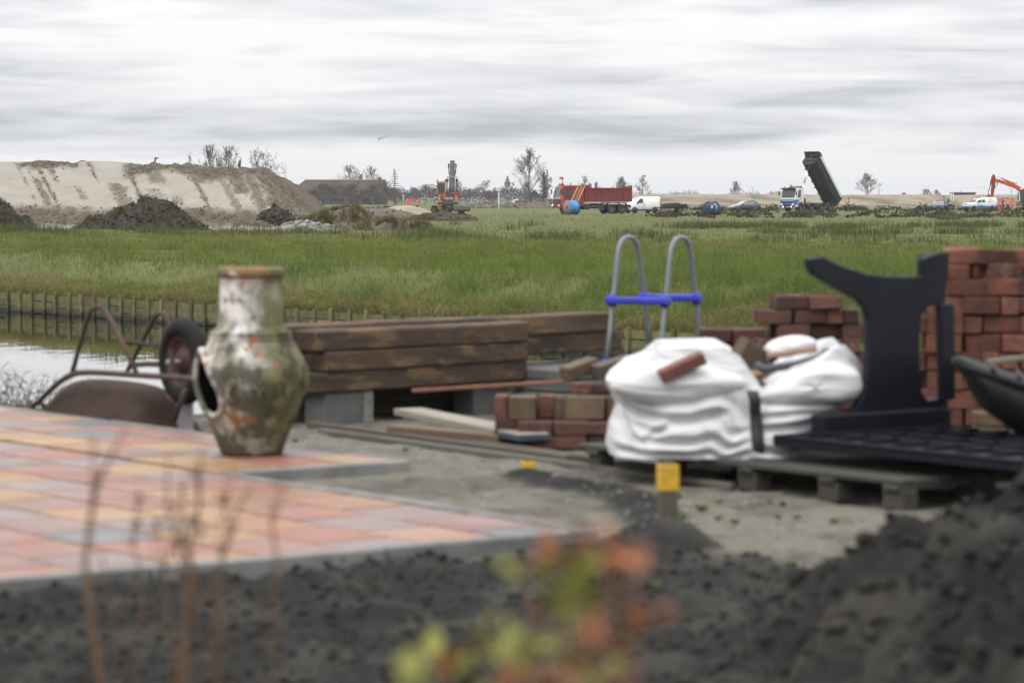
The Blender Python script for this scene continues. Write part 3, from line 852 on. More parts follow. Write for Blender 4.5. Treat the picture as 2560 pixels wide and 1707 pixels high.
def proto(key, leaves=0, rmin=.0022, **kw):
    if key in PROTO: return PROTO[key]
    segs = grow(**kw)
    tr = [s for s in segs if s[4] <= 1]; cr = [s for s in segs if s[4] > 1]
    allp = np.array([s[1][:] for s in segs])
    W_ = np.percentile(np.abs(allp[:, 0]), 99) * 2; H_ = allp[:, 2].max()
    lv = None
    if leaves:
        g = random.Random(3); V, T = [], []
        tips = [s[1] for s in cr if s[4] >= 3]
        for _ in range(leaves):
            p = g.choice(tips) + Vector((g.gauss(0, .012), g.gauss(0, .012), g.gauss(0, .012))); o = len(V)
            for _k in range(3):
                V.append(tuple(p + Vector((g.gauss(0, 1), g.gauss(0, 1), g.gauss(0, 1))).normalized() * g.uniform(.012, .024)))
            T.append((o, o + 1, o + 2))
        lv = fastmesh('leaves', np.array(V), np.array(T), M_leafd)
    PROTO[key] = (tr, cr, lv, W_, H_)
    return PROTO[key]
def tree(key, label, px, top, Y, width, rz=0.0, group='bare winter trees on the skyline', name='bare_tree', z=0.0):
    tm, cm, lv, W_, H_ = PROTO[key]
    p = on(px, Y, z); h = hat(top, Y) - z; wd = width / FPX * Y
    t = thing(name, label, 'tree', p, rz, group)
    sx_, sz_ = wd / W_, h / H_; rmin = .008 + Y * 1.7e-5
    def sc_(segs, k): return [(Vector((a.x * sx_, a.y * sx_, a.z * sz_)), Vector((b_.x * sx_, b_.y * sx_, b_.z * sz_)), r0 * h * k, r1 * h * k, l_) for a, b_, r0, r1, l_ in segs]
    link('trunk', seg_mesh('trunk', sc_(tm, .95), M_bark, 5, rmin * 1.3), t); link('crown', seg_mesh('crown', sc_(cm, .42), M_twig, 3, rmin), t)
    if lv: link('leaves', lv, t).scale = (sx_, sx_, sz_)
    return t
proto('poplar', seed=1, trunk_bare=.2, limbs=19, angle=(24, 42), up=.12, wob=.045, ratio=.36, levels=(6, 5, 3), rmin=.0016)
proto('round', seed=2, trunk_bare=.22, limbs=12, angle=(30, 58), up=.07, wob=.07, ratio=.40, levels=(7, 5, 3), rmin=.0019)
proto('old', seed=5, trunk_bare=.3, limbs=8, angle=(35, 75), up=.03, wob=.14, ratio=.42, levels=(6, 5, 4), rmin=.002, lean=.12)
proto('slim', seed=8, trunk_bare=.12, limbs=15, angle=(35, 60), up=.10, wob=.06, ratio=.26, levels=(6, 4, 3), rmin=.0019)
proto('bushy', seed=11, trunk_bare=.08, limbs=13, angle=(30, 70), up=.07, wob=.09, ratio=.42, levels=(6, 5, 4), rmin=.0022)
proto('leafy', seed=14, leaves=1500, trunk_bare=.15, limbs=11, angle=(30, 65), up=.08, wob=.12, ratio=.5, levels=(5, 4, 3), rmin=.003)
proto('sparse', seed=17, trunk_bare=.4, limbs=6, angle=(30, 60), up=.1, wob=.14, ratio=.42, levels=(4, 4, 2), rmin=.004)
G1 = 'bare trees behind the sand depot'
tree('sparse', 'thin leaning bare tree, leftmost above the sand depot', 484, 379, 420, 30, .3, G1)
tree('round', 'bare tree with twin dark stems above the sand depot', 522, 358, 430, 70, .6, G1)
tree('round', 'broad rounded bare tree above the sand depot beside the twin stemmed one', 572, 361, 440, 74, 1.9, G1)
tree('bushy', 'low pale bare tree at the right of the rounded one above the sand depot', 600, 392, 460, 26, 2.6, G1)
tree('old', 'gnarled bare tree with a long right limb at the end of the sand depot', 672, 364, 430, 92, 0.0, G1)
G2 = 'bare trees around the farm'
tree('bushy', 'small pale bare bush at the left gable of the farm', 700, 448, 700, 30, 1.0, G2)
tree('round', 'wide bare tree above the middle of the farm roof', 872, 410, 930, 62, .2, G2)
tree('bushy', 'bare tree with a broad crown above the right half of the farm roof', 938, 412, 930, 64, 1.2, G2)
tree('bushy', 'low bare tree between the two big ones above the farm roof', 905, 432, 940, 40, 2.2, G2)
tree('bushy', 'bare thicket tree before the left of the farm roof', 745, 468, 800, 70, .5, G2)
tree('round', 'bare thicket tree before the middle of the farm roof', 810, 458, 800, 90, 1.5, G2)
tree('bushy', 'bare thicket tree before the white farm gables', 885, 455, 800, 90, 2.5, G2)
tree('bushy', 'bare thicket tree at the right end of the farm', 950, 452, 800, 80, 3.4, G2)
ORD = 'first second third fourth fifth sixth seventh eighth ninth tenth eleventh twelfth thirteenth'.split()
for px in range(724, 992, 22): tree('bushy', ORD[(px - 724) // 22] + ' bare thicket tree in the row before the farm roof, counted from its left end', px + rnd.uniform(-6, 6), rnd.uniform(455, 476), 780 + rnd.uniform(-15, 15), rnd.uniform(55, 80), rnd.uniform(0, 6), 'thicket trees before the farm')
G3 = 'bare trees in the farm hedge behind the wheeled excavator'
for i, (px, top, w_, k, lb) in enumerate((
        (1040, 466, 46, 'bushy', 'low bare tree just right of the larch'), (1062, 460, 50, 'round', 'pale bare tree behind the orange workers'),
        (1087, 470, 44, 'bushy', 'dense low bare tree left of the excavator cab'), (1135, 452, 60, 'bushy', 'broad bare tree right of the excavator boom'),
        (1165, 470, 56, 'bushy', 'dark bushy tree above the excavator blade'), (1198, 450, 46, 'slim', 'tall narrow bare tree right of the excavator'),
        (1225, 476, 40, 'bushy', 'low bare tree left of the dark leaved tree'), (1316, 455, 50, 'round', 'thin bare tree left of the tall poplar'))):
    tree(k, lb, px, top, 880 + 9 * i, w_, i * 1.1, G3)
tree('leafy', 'dark tree still in leaf left of the tall bare poplar', 1268, 440, 760, 54, .4, 'trees still holding dark leaves', 'leafy_tree')
tree('leafy', 'dark tree still in leaf behind the spruce', 1366, 424, 800, 48, 1.6, 'trees still holding dark leaves', 'leafy_tree')
tree('leafy', 'small dark leaved tree left of the blue shed', 1237, 468, 780, 30, 2.6, 'trees still holding dark leaves', 'leafy_tree')
tree('poplar', 'tall bare poplar towering over the blue shed', 1322, 365, 740, 80, .8)
G4 = 'bare trees behind the sand dike'
for i, (px, top, w_, k, lb) in enumerate((
        (1457, 439, 34, 'slim', 'pale bare tree over the cab end of the red truck body'), (1478, 455, 18, 'bushy', 'small bare shrub tree over the red truck body'),
        (1493, 452, 22, 'bushy', 'wind bent bare tree over the red truck body'), (1553, 439, 36, 'poplar', 'rounded bare tree over the tail of the red truck'),
        (1606, 437, 36, 'slim', 'spindly bare tree above the white van'), (1840, 452, 30, 'round', 'lone bare tree above the dark parked car'),
        (2168, 430, 50, 'poplar', 'big round bare tree right of the raised tipper body'))):
    tree(k, lb, px, top, 980 + 12 * i, w_, i * .9, G4)
for i, (px, top, w_, lb) in enumerate(((2320, 471, 40, 'wide grey bush under the left wind turbine'), (2345, 473, 24, 'small grey bush right of the left wind turbine'), (2262, 480, 34, 'low grey bush left of the wind turbines'))):
    tree('bushy', lb, px, top, 1500 + 20 * i, w_, i, 'grey bushes beyond the sand dike', 'bush')
# conifers
def conifer(name, label, px, top, Y, width, droop, dense, mat_n, rows=22, seed=1):
    g = random.Random(seed); p = on(px, Y); h = hat(top, Y); w_ = width / FPX * Y / 2
    t = thing(name, label, 'tree', p)
    m = MB(); m.tube([(0, 0, 0), (0, 0, h)], [.022 * h, .004 * h], 6); m.build('trunk', M_bark, t)
    segs, V, T = [], [], []
    for i in range(rows):
        f = (i + .6) / rows; z0 = h * (.06 + .93 * f); L_ = w_ * (1 - f) ** .85 * (1 + g.uniform(-.15, .2)) + .02 * h
        for k in range(8):
            a = g.uniform(0, 6.28); q0 = Vector((0, 0, z0)); r_ = .012 * h * (1 - f * .7)
            e1 = Vector((math.cos(a) * L_ * .6, math.sin(a) * L_ * .6, z0 - droop * L_ * .45)); e2 = Vector((math.cos(a) * L_, math.sin(a) * L_, z0 - droop * L_ * .5 + .05 * L_))
            segs += [(q0, e1, r_, r_ * .6, 2), (e1, e2, r_ * .6, r_ * .3, 2)]
            for _ in range(dense):
                s = g.random(); c = q0.lerp(e1, s * 1.3) if s < .7 else e1.lerp(e2, (s - .7) * 3.3); c = c + Vector((g.gauss(0, .05), g.gauss(0, .05), g.gauss(-.02, .05))) * L_
                o = len(V)
                for _k in range(3): V.append(tuple(c + Vector((g.gauss(0, 1), g.gauss(0, 1), g.gauss(0, .6))).normalized() * h * g.uniform(.012, .03)))
                T.append((o, o + 1, o + 2))
    c_ = link('crown', seg_mesh('crown', segs, M_twig, 3, .0028 * h), t)
    if V: tag(link('needles', fastmesh('needles', np.array(V), np.array(T), mat_n), t), kind='stuff')
    return t
conifer('spruce_tree', 'dark dense spruce right of the blue shed', 1359, 430, 770, 42, .5, 16, M_needle, 24, 2)
conifer('larch_tree', 'bare larch with level branches right of the farm roof', 987, 422, 830, 62, .1, 4, M_twig, 15, 4)

# ================================================================== farm, sheds, masts
M_tile = mat('old_roof_tiles', (.070, .034, .025), (.046, .034, .029), scale=.35, rough=.9, bump=.5, bscale=3, c3=(.06, .05, .045), s3=.2, t3=.5)
M_brickfar = mat('dark_farm_brick', (.075, .048, .036), (.05, .04, .034), scale=1, rough=.9)
M_white = mat('white_paint', (.74, .74, .72), (.66, .66, .64), scale=3, rough=.45)
M_glass = mat('dark_glass', (.035, .045, .045), rough=.06, spec=.6)
M_black = mat('black_metal', (.018, .018, .019), (.03, .029, .028), scale=5, rough=.55)
def barn():
    Y = 850; x0, x1 = on(704, Y).x, on(968, Y).x; H = hat(450, Y) ; e = 2.1; dep = 13
    c = (x0 + x1) / 2; L_ = x1 - x0
    t = thing('farmhouse', 'long low farmhouse with a huge red-brown tiled roof', 'farmhouse', (c, Y, 0))
    MB().box((0, dep / 2, e / 2), (L_ - .8, dep - .8, e)).build('wall', M_brickfar, t)
    m = MB(); a, b_ = -L_ / 2, L_ / 2; hip = 6.5
    P = [(a, 0, e - .2), (b_, 0, e - .2), (b_, dep, e - .2), (a, dep, e - .2), (a + hip, dep / 2, H), (b_ - .6, dep / 2, H)]
    P2 = [(x, y, z - .25) for x, y, z in P]
    fs = [(0, 1, 5, 4), (2, 3, 4, 5), (3, 0, 4), (1, 2, 5)]
    m.add(P + P2, fs + [tuple(i + 6 for i in reversed(f)) for f in fs] + [(1, 0, 6, 7), (2, 1, 7, 8), (3, 2, 8, 9), (0, 3, 9, 6)])
    rf = m.build('roof', M_tile, t)
    MB().tube([(a + hip, dep / 2, H + .05), (b_ - .6, dep / 2, H + .05)], .16, 6).build('ridge', mat('ridge_tiles', (.3, .27, .24), rough=.9), rf)
    MB().box((b_ - 2.5, dep / 2, H + .1), (.8, .8, 1.6)).build('chimney', M_brickfar, rf)
    # cross gable with white barge boards over the front
    gx_ = on(917, Y).x - c
    for dx, hw, hh in ((0, 1.5, 1.1), (3.4, 1.3, 1.0)):
        q = MB(); zz = 2.0
        q.prism([(-hw, zz), (hw, zz), (0, zz + hh)], lambda x, z: (gx_ + dx + x, -1.0, z), lambda x, z: (gx_ + dx + x, 4.0, z)); q.build('gable', M_tile, t)
        for s in (-1, 1):
            MB().tube([(gx_ + dx + s * hw, -1.1, zz), (gx_ + dx, -1.1, zz + hh)], .09, 4).build('barge_board', M_white, t)
    for k in range(7):
        xx = a + 3 + k * 4.1
        w_ = MB().box((xx, .34, 1.15), (1.1, .12, 1.1)).build('window', M_white, t); MB().box((xx, .26, 1.15), (.9, .06, .9)).build('pane', M_glass, w_)
    d_ = MB().box((a + 14.6, .34, 1.0), (2.6, .14, 2.0)).build('door', mat('green_door', (.03, .05, .04), rough=.6), t)
barn()
def shed():
    Y = 800; x0, x1 = on(1313, Y).x, on(1358, Y).x; c, hw = (x0 + x1) / 2, (x1 - x0) / 2
    t = thing('shed', 'dark blue-grey shed with a pitched roof under the poplar', 'shed', (c, Y, 0))
    e = 2.0; H = hat(475, Y)
    MB().xz([(-hw * .92, 0), (hw * .92, 0), (hw * .92, e), (0, H - .2), (-hw * .92, e)], 0, 7).build('wall', mat('blue_boarding', (.045, .058, .075), (.035, .045, .06), scale=2, rough=.8), t)
    m = MB()
    for s in (-1, 1):
        m.prism([(s * hw * 1.08, e - .35), (0, H - .15), (0, H + .1), (s * hw * 1.08, e - .1)], lambda x, z: (x, -.35, z), lambda x, z: (x, 7.3, z))
    m.build('roof', mat('slate_roof', (.12, .14, .16), (.09, .1, .12), scale=2, rough=.7), t)
    MB().box((-.9, -.03, .95), (.9, .07, 1.9)).build('door', mat('shed_door', (.03, .04, .055), rough=.7), t)
    MB().box((.9, -.03, 1.3), (.9, .07, .7)).build('window', M_glass, t)
shed()
def long_shed():
    Y = 820; x0, x1 = on(2380, Y).x, on(2440, Y).x; c, hw = (x0 + x1) / 2, (x1 - x0) / 2
    t = thing('flat_shed', 'long flat dark roofed shed peeping over the sand dike', 'shed', (c, Y, 0))
    h = hat(481, Y)
    MB().box((0, 2, (h - .35) / 2), (2 * hw - .5, 4, h - .35)).build('wall', M_brickfar, t)
    MB().box((0, 2, h - .2), (2 * hw, 4.8, .42)).build('roof', mat('dark_sheeting', (.05, .06, .08), rough=.5), t, .05)
    MB().tube([(-hw * .2, 2, h), (-hw * .2, 2, h + .6)], .08, 6).build('vent', M_black, t)
long_shed()
M_mast = mat('galvanised', (.36, .38, .4), (.28, .29, .31), scale=4, rough=.45, metal=.6)
def pylon(px, top, Y, label):
    h = hat(top, Y); t = thing('pylon', label, 'pylon', on(px, Y), 0, 'power pylons on the horizon')
    m = MB(); w_ = h * .10; r_ = h * .009
    for sx in (-1, 1):
        for sy in (-1, 1): m.tube([(sx * w_, sy * w_, 0), (sx * w_ * .25, sy * w_ * .25, h * .62), (0, 0, h)], r_, 4)
    for k in range(6):
        z0, z1 = h * .1 * k, h * .1 * (k + 1); a0, a1 = w_ * (1 - .12 * k), w_ * (1 - .12 * (k + 1))
        for s in (-1, 1): m.tube([(-s * a0, -a0, z0), (s * a1, -a1, z1)], r_ * .6, 3); m.tube([(s * a0, -a0, z0), (s * a1, a1, z1)], r_ * .6, 3)
    m.build('lattice', M_mast, t)
    for z_, l_ in ((.68, .32), (.86, .24)):
        q = MB(); q.tube([(-h * l_, 0, h * z_), (0, 0, h * (z_ + .03)), (h * l_, 0, h * z_)], [r_ * .6, r_ * 1.4, r_ * .6], 4); q.build('cross_arm', M_mast, t)
pylon(1882, 465, 2400, 'grey power pylon right of the lone tree')
pylon(2197, 465, 2400, 'grey power pylon right of the big round tree')
pylon(2529, 470, 2400, 'faint power pylon behind the orange excavator boom')
def turbine(px, hub, Y, blade, angs, label):
    h = hat(hub, Y); t = thing('wind_turbine', label, 'wind turbine', on(px, Y), 0, 'wind turbines on the horizon')
    r_ = .45
    MB().tube([(0, 0, 0), (0, 0, h)], [r_ * 1.3, r_ * .7], 8).build('tower', M_white, t)
    MB().tube([(0, -1.2, h), (0, 1.2, h)], .6, 8).build('nacelle', M_white, t)
    ro = MB().lathe([(0, -.9), (.45, -.6), (.6, 0)], 10, (0, -1.2, h), 'y').build('hub', M_white, t)
    for a in angs:
        d = Vector((math.sin(R(a)), 0, math.cos(R(a)))); c = Vector((0, -1.5, h))
        MB().tube([c, c + d * blade * .25, c + d * blade], [.3, .55, .12], 6).build('blade', M_white, t)
turbine(2319, 467, 3400, 9.0, (38, -82, 158), 'white wind turbine over the grey bushes')
turbine(2458, 467, 3400, 8.6, (18, -102, 138), 'white wind turbine between shed roof and orange boom')
def birds():
    for i, (px, py, s) in enumerate(((948, 350, .5), (955, 347, .4), (961, 344, .5), (966, 342, .45), (947, 346, .4))):
        p = at(px, py, 320); m = MB()
        m.tube([(-.1, 0, 0), (.09, 0, .02)], [.012, .03], 5)
        for q in (-1, 1): m.add([(0, 0, .02), (.1, 0, .02), (.02, q * .4 * s, .14), (-.06, q * .42 * s, .12), (-.06, q * .05, .02)], [(0, 1, 2, 3, 4)])
        o = m.build('bird', M_black, None, 0, p, (0, 0, R(30 + 20 * i)))
        tag(o, ('large tiny-flock bird gliding lowest over the farm', 'small dark bird in the middle of the flock over the farm', 'dark bird second from the right in the flock', 'dark bird rightmost in the flock over the farm', 'small dark bird at the left of the flock over the farm')[i].replace('large tiny-flock bird', 'dark bird'), 'bird', 'birds flying over the farm')
birds()
def post(name, label, px, py0, py1, r_, m_, cap=None):
    Y = 1.75 * FPX / (py1 - HORIZON); p = on(px, Y); h = hat(py0, Y)
    t = thing(name, label, 'post', p)
    MB().tube([(0, 0, -.1), (0, 0, h)], [r_, r_ * .8], 8).build('pole', m_, t)
    if cap: MB().box((0, 0, h), cap).build('plate', m_, t, .01)
    return t
post('marker_pole', 'thin pale marker pole in the meadow left of the red truck', 1247, 484, 533, .06, M_white, (.18, .05, .1))
post('marker_pole', 'thin white pole with a small sign behind the orange workers', 1008, 489, 516, .05, M_white, (.5, .05, .22))
p = on(376, 190, 3.5); t = thing('loading_boom', 'thin dark boom tip leaning up behind the sand depot', 'boom', p)
MB().tube([(0, 0, -.5), (.36, 0, hat(394, 190) - 3.5)], [.075, .055], 6).build('pole', M_black, t); MB().box((.40, 0, hat(395, 190) - 3.52), (.22, .1, .1)).build('tip', M_black, t)
post('stake', 'short dark stake in the meadow before the red truck', 1335, 524, 535, .035, M_black)
post('stake', 'dark stake in the meadow below the parked car', 1836, 540, 552, .03, M_black)
# ================================================================== vehicles and workers
M_tyre = mat('tyre_rubber', (.022, .021, .020), (.045, .040, .034), scale=6, rough=.9)
M_rim = mat('rim_steel', (.16, .15, .14), (.09, .085, .08), scale=8, rough=.6)
M_chassis = mat('chassis_dirt', (.024, .023, .022), (.05, .044, .036), scale=3, rough=.8)
M_red = mat('truck_red', (.25, .022, .020), (.19, .02, .018), scale=1.5, rough=.38, c3=(.16, .05, .035), s3=2.5, t3=.66)
M_redd = mat('tipper_red', (.20, .022, .020), (.135, .022, .02), scale=1.2, rough=.6, c3=(.12, .05, .035), s3=2.2, t3=.6)
M_orange = mat('stripe_orange', (.50, .10, .02), rough=.45)
M_cream = mat('stripe_cream', (.68, .58, .40), rough=.45)
M_lampw = mat('lamp_white', (.85, .85, .8), rough=.15, emit=0)
M_lampr = mat('lamp_red', (.5, .02, .015), rough=.2)
M_lampo = mat('lamp_amber', (.7, .22, .02), rough=.25)
M_lit = mat('lit_headlamp', (1.0, .93, .78), rough=.3, emit=3.0)
M_litr = mat('lit_taillamp', (1.0, .06, .03), rough=.3, emit=1.5)
M_plate = mat('plate_yellow', (.6, .42, .03), rough=.5)
M_vwhite = mat('vehicle_white', (.72, .73, .74), (.64, .65, .66), scale=1.3, rough=.28, coat=.3)
M_vblue = mat('vehicle_blue', (.025, .10, .36), (.03, .09, .28), scale=1.5, rough=.35, coat=.3)
M_van = mat('van_white', (.78, .78, .78), (.7, .7, .69), scale=1.1, rough=.25, coat=.3)
M_trim = mat('black_plastic_trim', (.02, .02, .021), rough=.5)
def wheel(parent, x, y, r_, w_, rim_m=M_rim, spin=0.0):
    """tyre with a rim child; y gives the side"""
    s = 1 if y > 0 else -1
    prof = [(r_ * .56, -w_ / 2), (r_ * .9, -w_ / 2), (r_, -w_ * .36), (r_, w_ * .36), (r_ * .9, w_ / 2), (r_ * .56, w_ / 2), (r_ * .56, -w_ / 2)]
    o = MB().lathe(prof, 22, (0, 0, 0), 'y').build('wheel', M_tyre, parent, 0, (x, y, r_))
    rp = [(0, w_ * .3 * s), (r_ * .2, w_ * .42 * s), (r_ * .26, w_ * .2 * s), (r_ * .46, w_ * .16 * s), (r_ * .58, w_ * .44 * s), (r_ * .58, -w_ * .4 * s)]
    m = MB().lathe(rp, 18, (0, 0, 0), 'y')
    for k in range(8):
        a = k * math.pi / 4; m.tube([(r_ * .34 * math.cos(a), w_ * .16 * s, r_ * .34 * math.sin(a)), (r_ * .34 * math.cos(a), w_ * .26 * s, r_ * .34 * math.sin(a))], r_ * .045, 5)
    m.build('rim', rim_m, o)
    return o
def fender(parent, x, y, r_, w_, a0=0, a1=180, name='mudguard', m_=M_trim):
    m = MB(); pts = [(x + r_ * math.cos(R(a)), r_ * math.sin(R(a))) for a in np.linspace(a0, a1, 12)]
    inn = [(x + (r_ - .04) * math.cos(R(a)), (r_ - .04) * math.sin(R(a))) for a in np.linspace(a1, a0, 12)]
    for i in range(11):
        q = [pts[i], pts[i + 1], inn[10 - i], inn[11 - i]]
        m.prism(q, lambda a, z: (a, y - w_ / 2, z + .52), lambda a, z: (a, y + w_ / 2, z + .52))
    return m.build(name, m_, parent)
def cab(t, xf, xb, z0, z1, hw, body, low=None, zl=None):
    """flat-fronted truck cab: xf front face, xb rear, windows, doors, mirrors, grille, bumper, lamps"""
    rake = .28
    prof = [(xf, z0), (xf + .02, (z0 + z1) / 2), (xf - rake, z1 - .18), (xf - rake - .25, z1), (xb, z1), (xb, z0 + .25)]
    # wheel arch cut into the lower edge
    ax = xf - 1.35
    arch = [(ax - .68, z0 + .25), (ax - .6, z0 + .5), (ax - .3, z0 + .72), (ax + .3, z0 + .72), (ax + .6, z0 + .5), (ax + .66, z0)]
    c = MB().xz(prof + [a for a in arch if a[0] > xb + .05], -hw, hw).build('cab', body, t, .05, seg=2)
    zb = z0 + (z1 - z0) * .50
    # windscreen
    def fx(z):
        zm = (z0 + z1) / 2
        return xf + .02 if z <= zm else xf + .02 - (rake + .02) * (z - zm) / (z1 - .18 - zm)
    zt = z1 - .24
    g = MB(); g.add([(fx(zb) + .03, -hw + .13, zb), (fx(zb) + .03, hw - .13, zb), (fx(zt) + .03, hw - .16, zt), (fx(zt) + .03, -hw + .16, zt),
                     (fx(zb) - .02, -hw + .13, zb), (fx(zb) - .02, hw - .13, zb), (fx(zt) - .02, hw - .16, zt), (fx(zt) - .02, -hw + .16, zt)],
                    [(0, 1, 2, 3), (4, 5, 1, 0), (5, 6, 2, 1), (6, 7, 3, 2), (7, 4, 0, 3)])
    g.build('windscreen', M_glass, t)
    for y in (-.5, .45):
        MB().tube([(fx(zb) + .045, y, zb + .02), (fx(zb + .42) + .045, y + .35, zb + .42)], .012, 4).build('wiper', M_trim, t)
    for s in (-1, 1):
        d0, d1 = xf - .42, xf - 1.28
        dr = MB().box(((d0 + d1) / 2, s * (hw + .012), (z0 + .62 + z1 - .15) / 2), (d0 - d1, .03, z1 - .15 - z0 - .62)).build('door', body, t, .02)
        MB().add([(d0 - .06, s * (hw + .036), zb + .03), (d1 + .08, s * (hw + .036), zb + .03), (d1 + .08, s * (hw + .036), zt), (d0 - .32, s * (hw + .036), zt),
                  (d0 - .06, s * (hw - .01), zb + .03), (d1 + .08, s * (hw - .01), zb + .03), (d1 + .08, s * (hw - .01), zt), (d0 - .32, s * (hw - .01), zt)],
                 [(0, 1, 2, 3), (0, 1, 5, 4), (1, 2, 6, 5), (2, 3, 7, 6), (3, 0, 4, 7)]).build('door_window', M_glass, dr)
        MB().box((d1 + .14, s * (hw + .04), zb - .14), (.14, .04, .05)).build('door_handle', M_trim, dr)
        mr = MB().box((xf + .10, s * (hw + .22), (zb + zt) / 2 + .05), (.10, .2, .55)).build('mirror', M_trim, t, .02)
        MB().tube([(xf - .1, s * hw, zt), (xf + .1, s * (hw + .2), zt - .1)], .02, 5).build('mirror_arm', M_trim, mr)
    return c
def truck_front(t, xf, z0, z1, hw, grille_rows, bump_m, lit=True, grille_m=M_trim):
    zb = z0 + (z1 - z0) * .50
    for k in range(grille_rows):
        MB().box((xf + .035, 0, zb - .42 - k * .17), (.05, hw * 1.5, .11)).build('grille_bar', grille_m, t, .01)
    MB().box((xf + .05, 0, z0 + .22), (.22, hw * 2, .5)).build('bumper', bump_m, t, .05, seg=2)
    MB().box((xf + .165, 0, z0 + .22), (.02, hw * .9, .34)).build('bumper_grille', M_trim, t)
    MB().box((xf + .19, .15, z0 + .02), (.02, .52, .11)).build('number_plate', M_plate, t)
    for s in (-1, 1):
        MB().box((xf + .15, s * hw * .78, z0 + .38), (.08, .34, .2)).build('headlight', M_lampw, t, .03)
        MB().lathe([(0, .05), (.07, .04), (.085, 0)], 12, (xf + .17, s * hw * .55 if lit == 2 else s * hw * .82, z0 + (.05 if lit == 2 else .36)), 'x').build('lamp', M_lit if lit else M_lampw, t)
def red_truck():
    Y = 331; p = on(1481, Y); t = thing('tipper_truck', 'red tipper truck with cream and orange stripes behind the grey flanged reel', 'truck', p, R(180 + 21))
    hw = 1.25; xf = 4.45; z0, z1 = .62, 3.3
    cab(t, xf, 1.62, z0, z1, hw, M_red)
    truck_front(t, xf, z0, z1, hw, 4, M_red, True)
    text_mesh('lettering', 'R.A. v.d. VELDEN', .34, M_white, t, (xf + .045, 0, 1.83), (R(90), 0, R(90)))
    for s in (-1, 1):
        # diagonal stripes on the cab side
        for k, (a, m_) in enumerate(((0, M_cream), (.24, M_orange), (.50, M_cream), (.62, M_orange), (.84, M_cream))):
            w_ = .11 if m_ is M_cream and k != 2 else (.12 if m_ is M_orange else .05)
            xb_, zt_ = 3.15 - a, 3.2
            MB().prism([(xb_ + .25, 1.2), (xb_ + .25 - w_, 1.2), (xb_ - .75 - w_, zt_), (xb_ - .75, zt_)], lambda x, z: (x, s * (hw + .03), z), lambda x, z: (x, s * (hw + .045), z)).build('stripe', m_, t)
        MB().box((2.05, s * (hw + .012), 2.2), (.85, .03, 2.0)).build('side_panel', M_red, t, .02)
    # frame, tank, side rails
    for s in (-1, 1):
        MB().box((-.4, s * .42, .92), (8.6, .12, .28)).build('chassis_rail', M_chassis, t)
        MB().tube([(.9, s * 1.12, .52), (-1.0, s * 1.12, .52)], .05, 6).build('side_guard', M_mast, t)
        MB().tube([(.9, s * 1.12, .85), (-1.0, s * 1.12, .85)], .04, 6).build('side_guard', M_mast, t)
        MB().box((1.2, s * 1.0, .85), (.75, .5, .6)).build('tank', M_chassis, t, .06)
        MB().box((-.55, s * .98, .9), (.8, .45, .6)).build('toolbox', M_chassis, t, .04)
        for x in (-1.92, -3.3):
            wheel(t, x, s * 1.02, .55, .5)
        wheel(t, 3.1, s * 1.08, .55, .36)
        # double mudguard over the rear axles
        m = MB()
        pts = [(-1.22, .55), (-1.24, .9), (-1.5, 1.2), (-2.0, 1.27), (-3.2, 1.27), (-3.75, 1.2), (-3.98, .85), (-4.0, .55)]
        for (a, b_), (c_, d_) in zip(pts, pts[1:]):
            m.add([(a, s * .78, b_), (c_, s * .78, d_), (c_, s * 1.3, d_), (a, s * 1.3, b_), (a, s * .78, b_ + .05), (c_, s * .78, d_ + .05), (c_, s * 1.3, d_ + .05), (a, s * 1.3, b_ + .05)],
                  [(0, 1, 2, 3), (7, 6, 5, 4), (3, 2, 6, 7), (0, 4, 5, 1)])
        m.build('mudguard', M_chassis, t)
        MB().box((-4.3, s * 1.0, .72), (.1, .3, .14)).build('tail_light', M_lampr, t)
    # tipper body
    bx0, bx1, zb, zt = 1.45, -4.45, 1.45, 3.0
    m = MB(); th = .06
    m.box(((bx0 + bx1) / 2, 0, zb), (bx0 - bx1, 2.4, .12))
    for s in (-1, 1): m.box(((bx0 - .1 + bx1) / 2, s * 1.22, (zb + zt) / 2), (bx0 - bx1 - .1, th, zt - zb))
    m.box((bx0, 0, (zb + zt) / 2 + .15), (th, 2.5, zt - zb + .3)); m.box((bx1, 0, (zb + zt) / 2 + .1), (.09, 2.5, zt - zb + .2))
    tb = m.build('tipper_body', M_redd, t)
    for s in (-1, 1):
        MB().box(((bx0 + bx1) / 2, s * 1.27, zt - .06), (bx0 - bx1, .13, .16)).build('top_rail', M_redd, tb, .015)
        MB().box(((bx0 + bx1) / 2, s * 1.27, zb + .06), (bx0 - bx1, .13, .2)).build('bottom_rail', M_redd, tb, .015)
        for k in range(7):
            x = 1.0 - k * .885 if k < 6 else bx1 + .06
            MB().box((x, s * 1.28, (zb + zt) / 2 + (.15 if k == 6 else 0)), (.13 if k < 6 else .2, .11, zt - zb - .2 + (.5 if k == 6 else 0))).build('side_rib', M_redd, tb, .015)
    MB().box((bx0 - .28, 0, 2.35), (.5, 2.5, 1.95)).build('front_bulkhead', M_redd, tb, .03)
    m = MB(); g = random.Random(3)
    xs_ = np.linspace(bx0 - .6, bx1 + .15, 24); ys_ = np.linspace(-1.18, 1.18, 9)
    vs = [(x, y, 2.86 + .18 * noise.noise(Vector((x, y, 3))) + .06 * math.sin(x * 2)) for x in xs_ for y in ys_]
    m.add(vs, [(i * 9 + j, i * 9 + j + 1, (i + 1) * 9 + j + 1, (i + 1) * 9 + j) for i in range(23) for j in range(8)])
    m.build('load', M_peat, tb)
    # roof beacons
    MB().box((3.9, 0, z1 + .05), (.2, 1.5, .08)).build('light_bar', M_trim, t)
    for y in (-.55, 0, .55):
        MB().lathe([(.1, 0), (.11, .12), (.06, .2), (0, .21)], 10, (3.9, y, z1 + .08)).build('beacon', M_lampo, t)
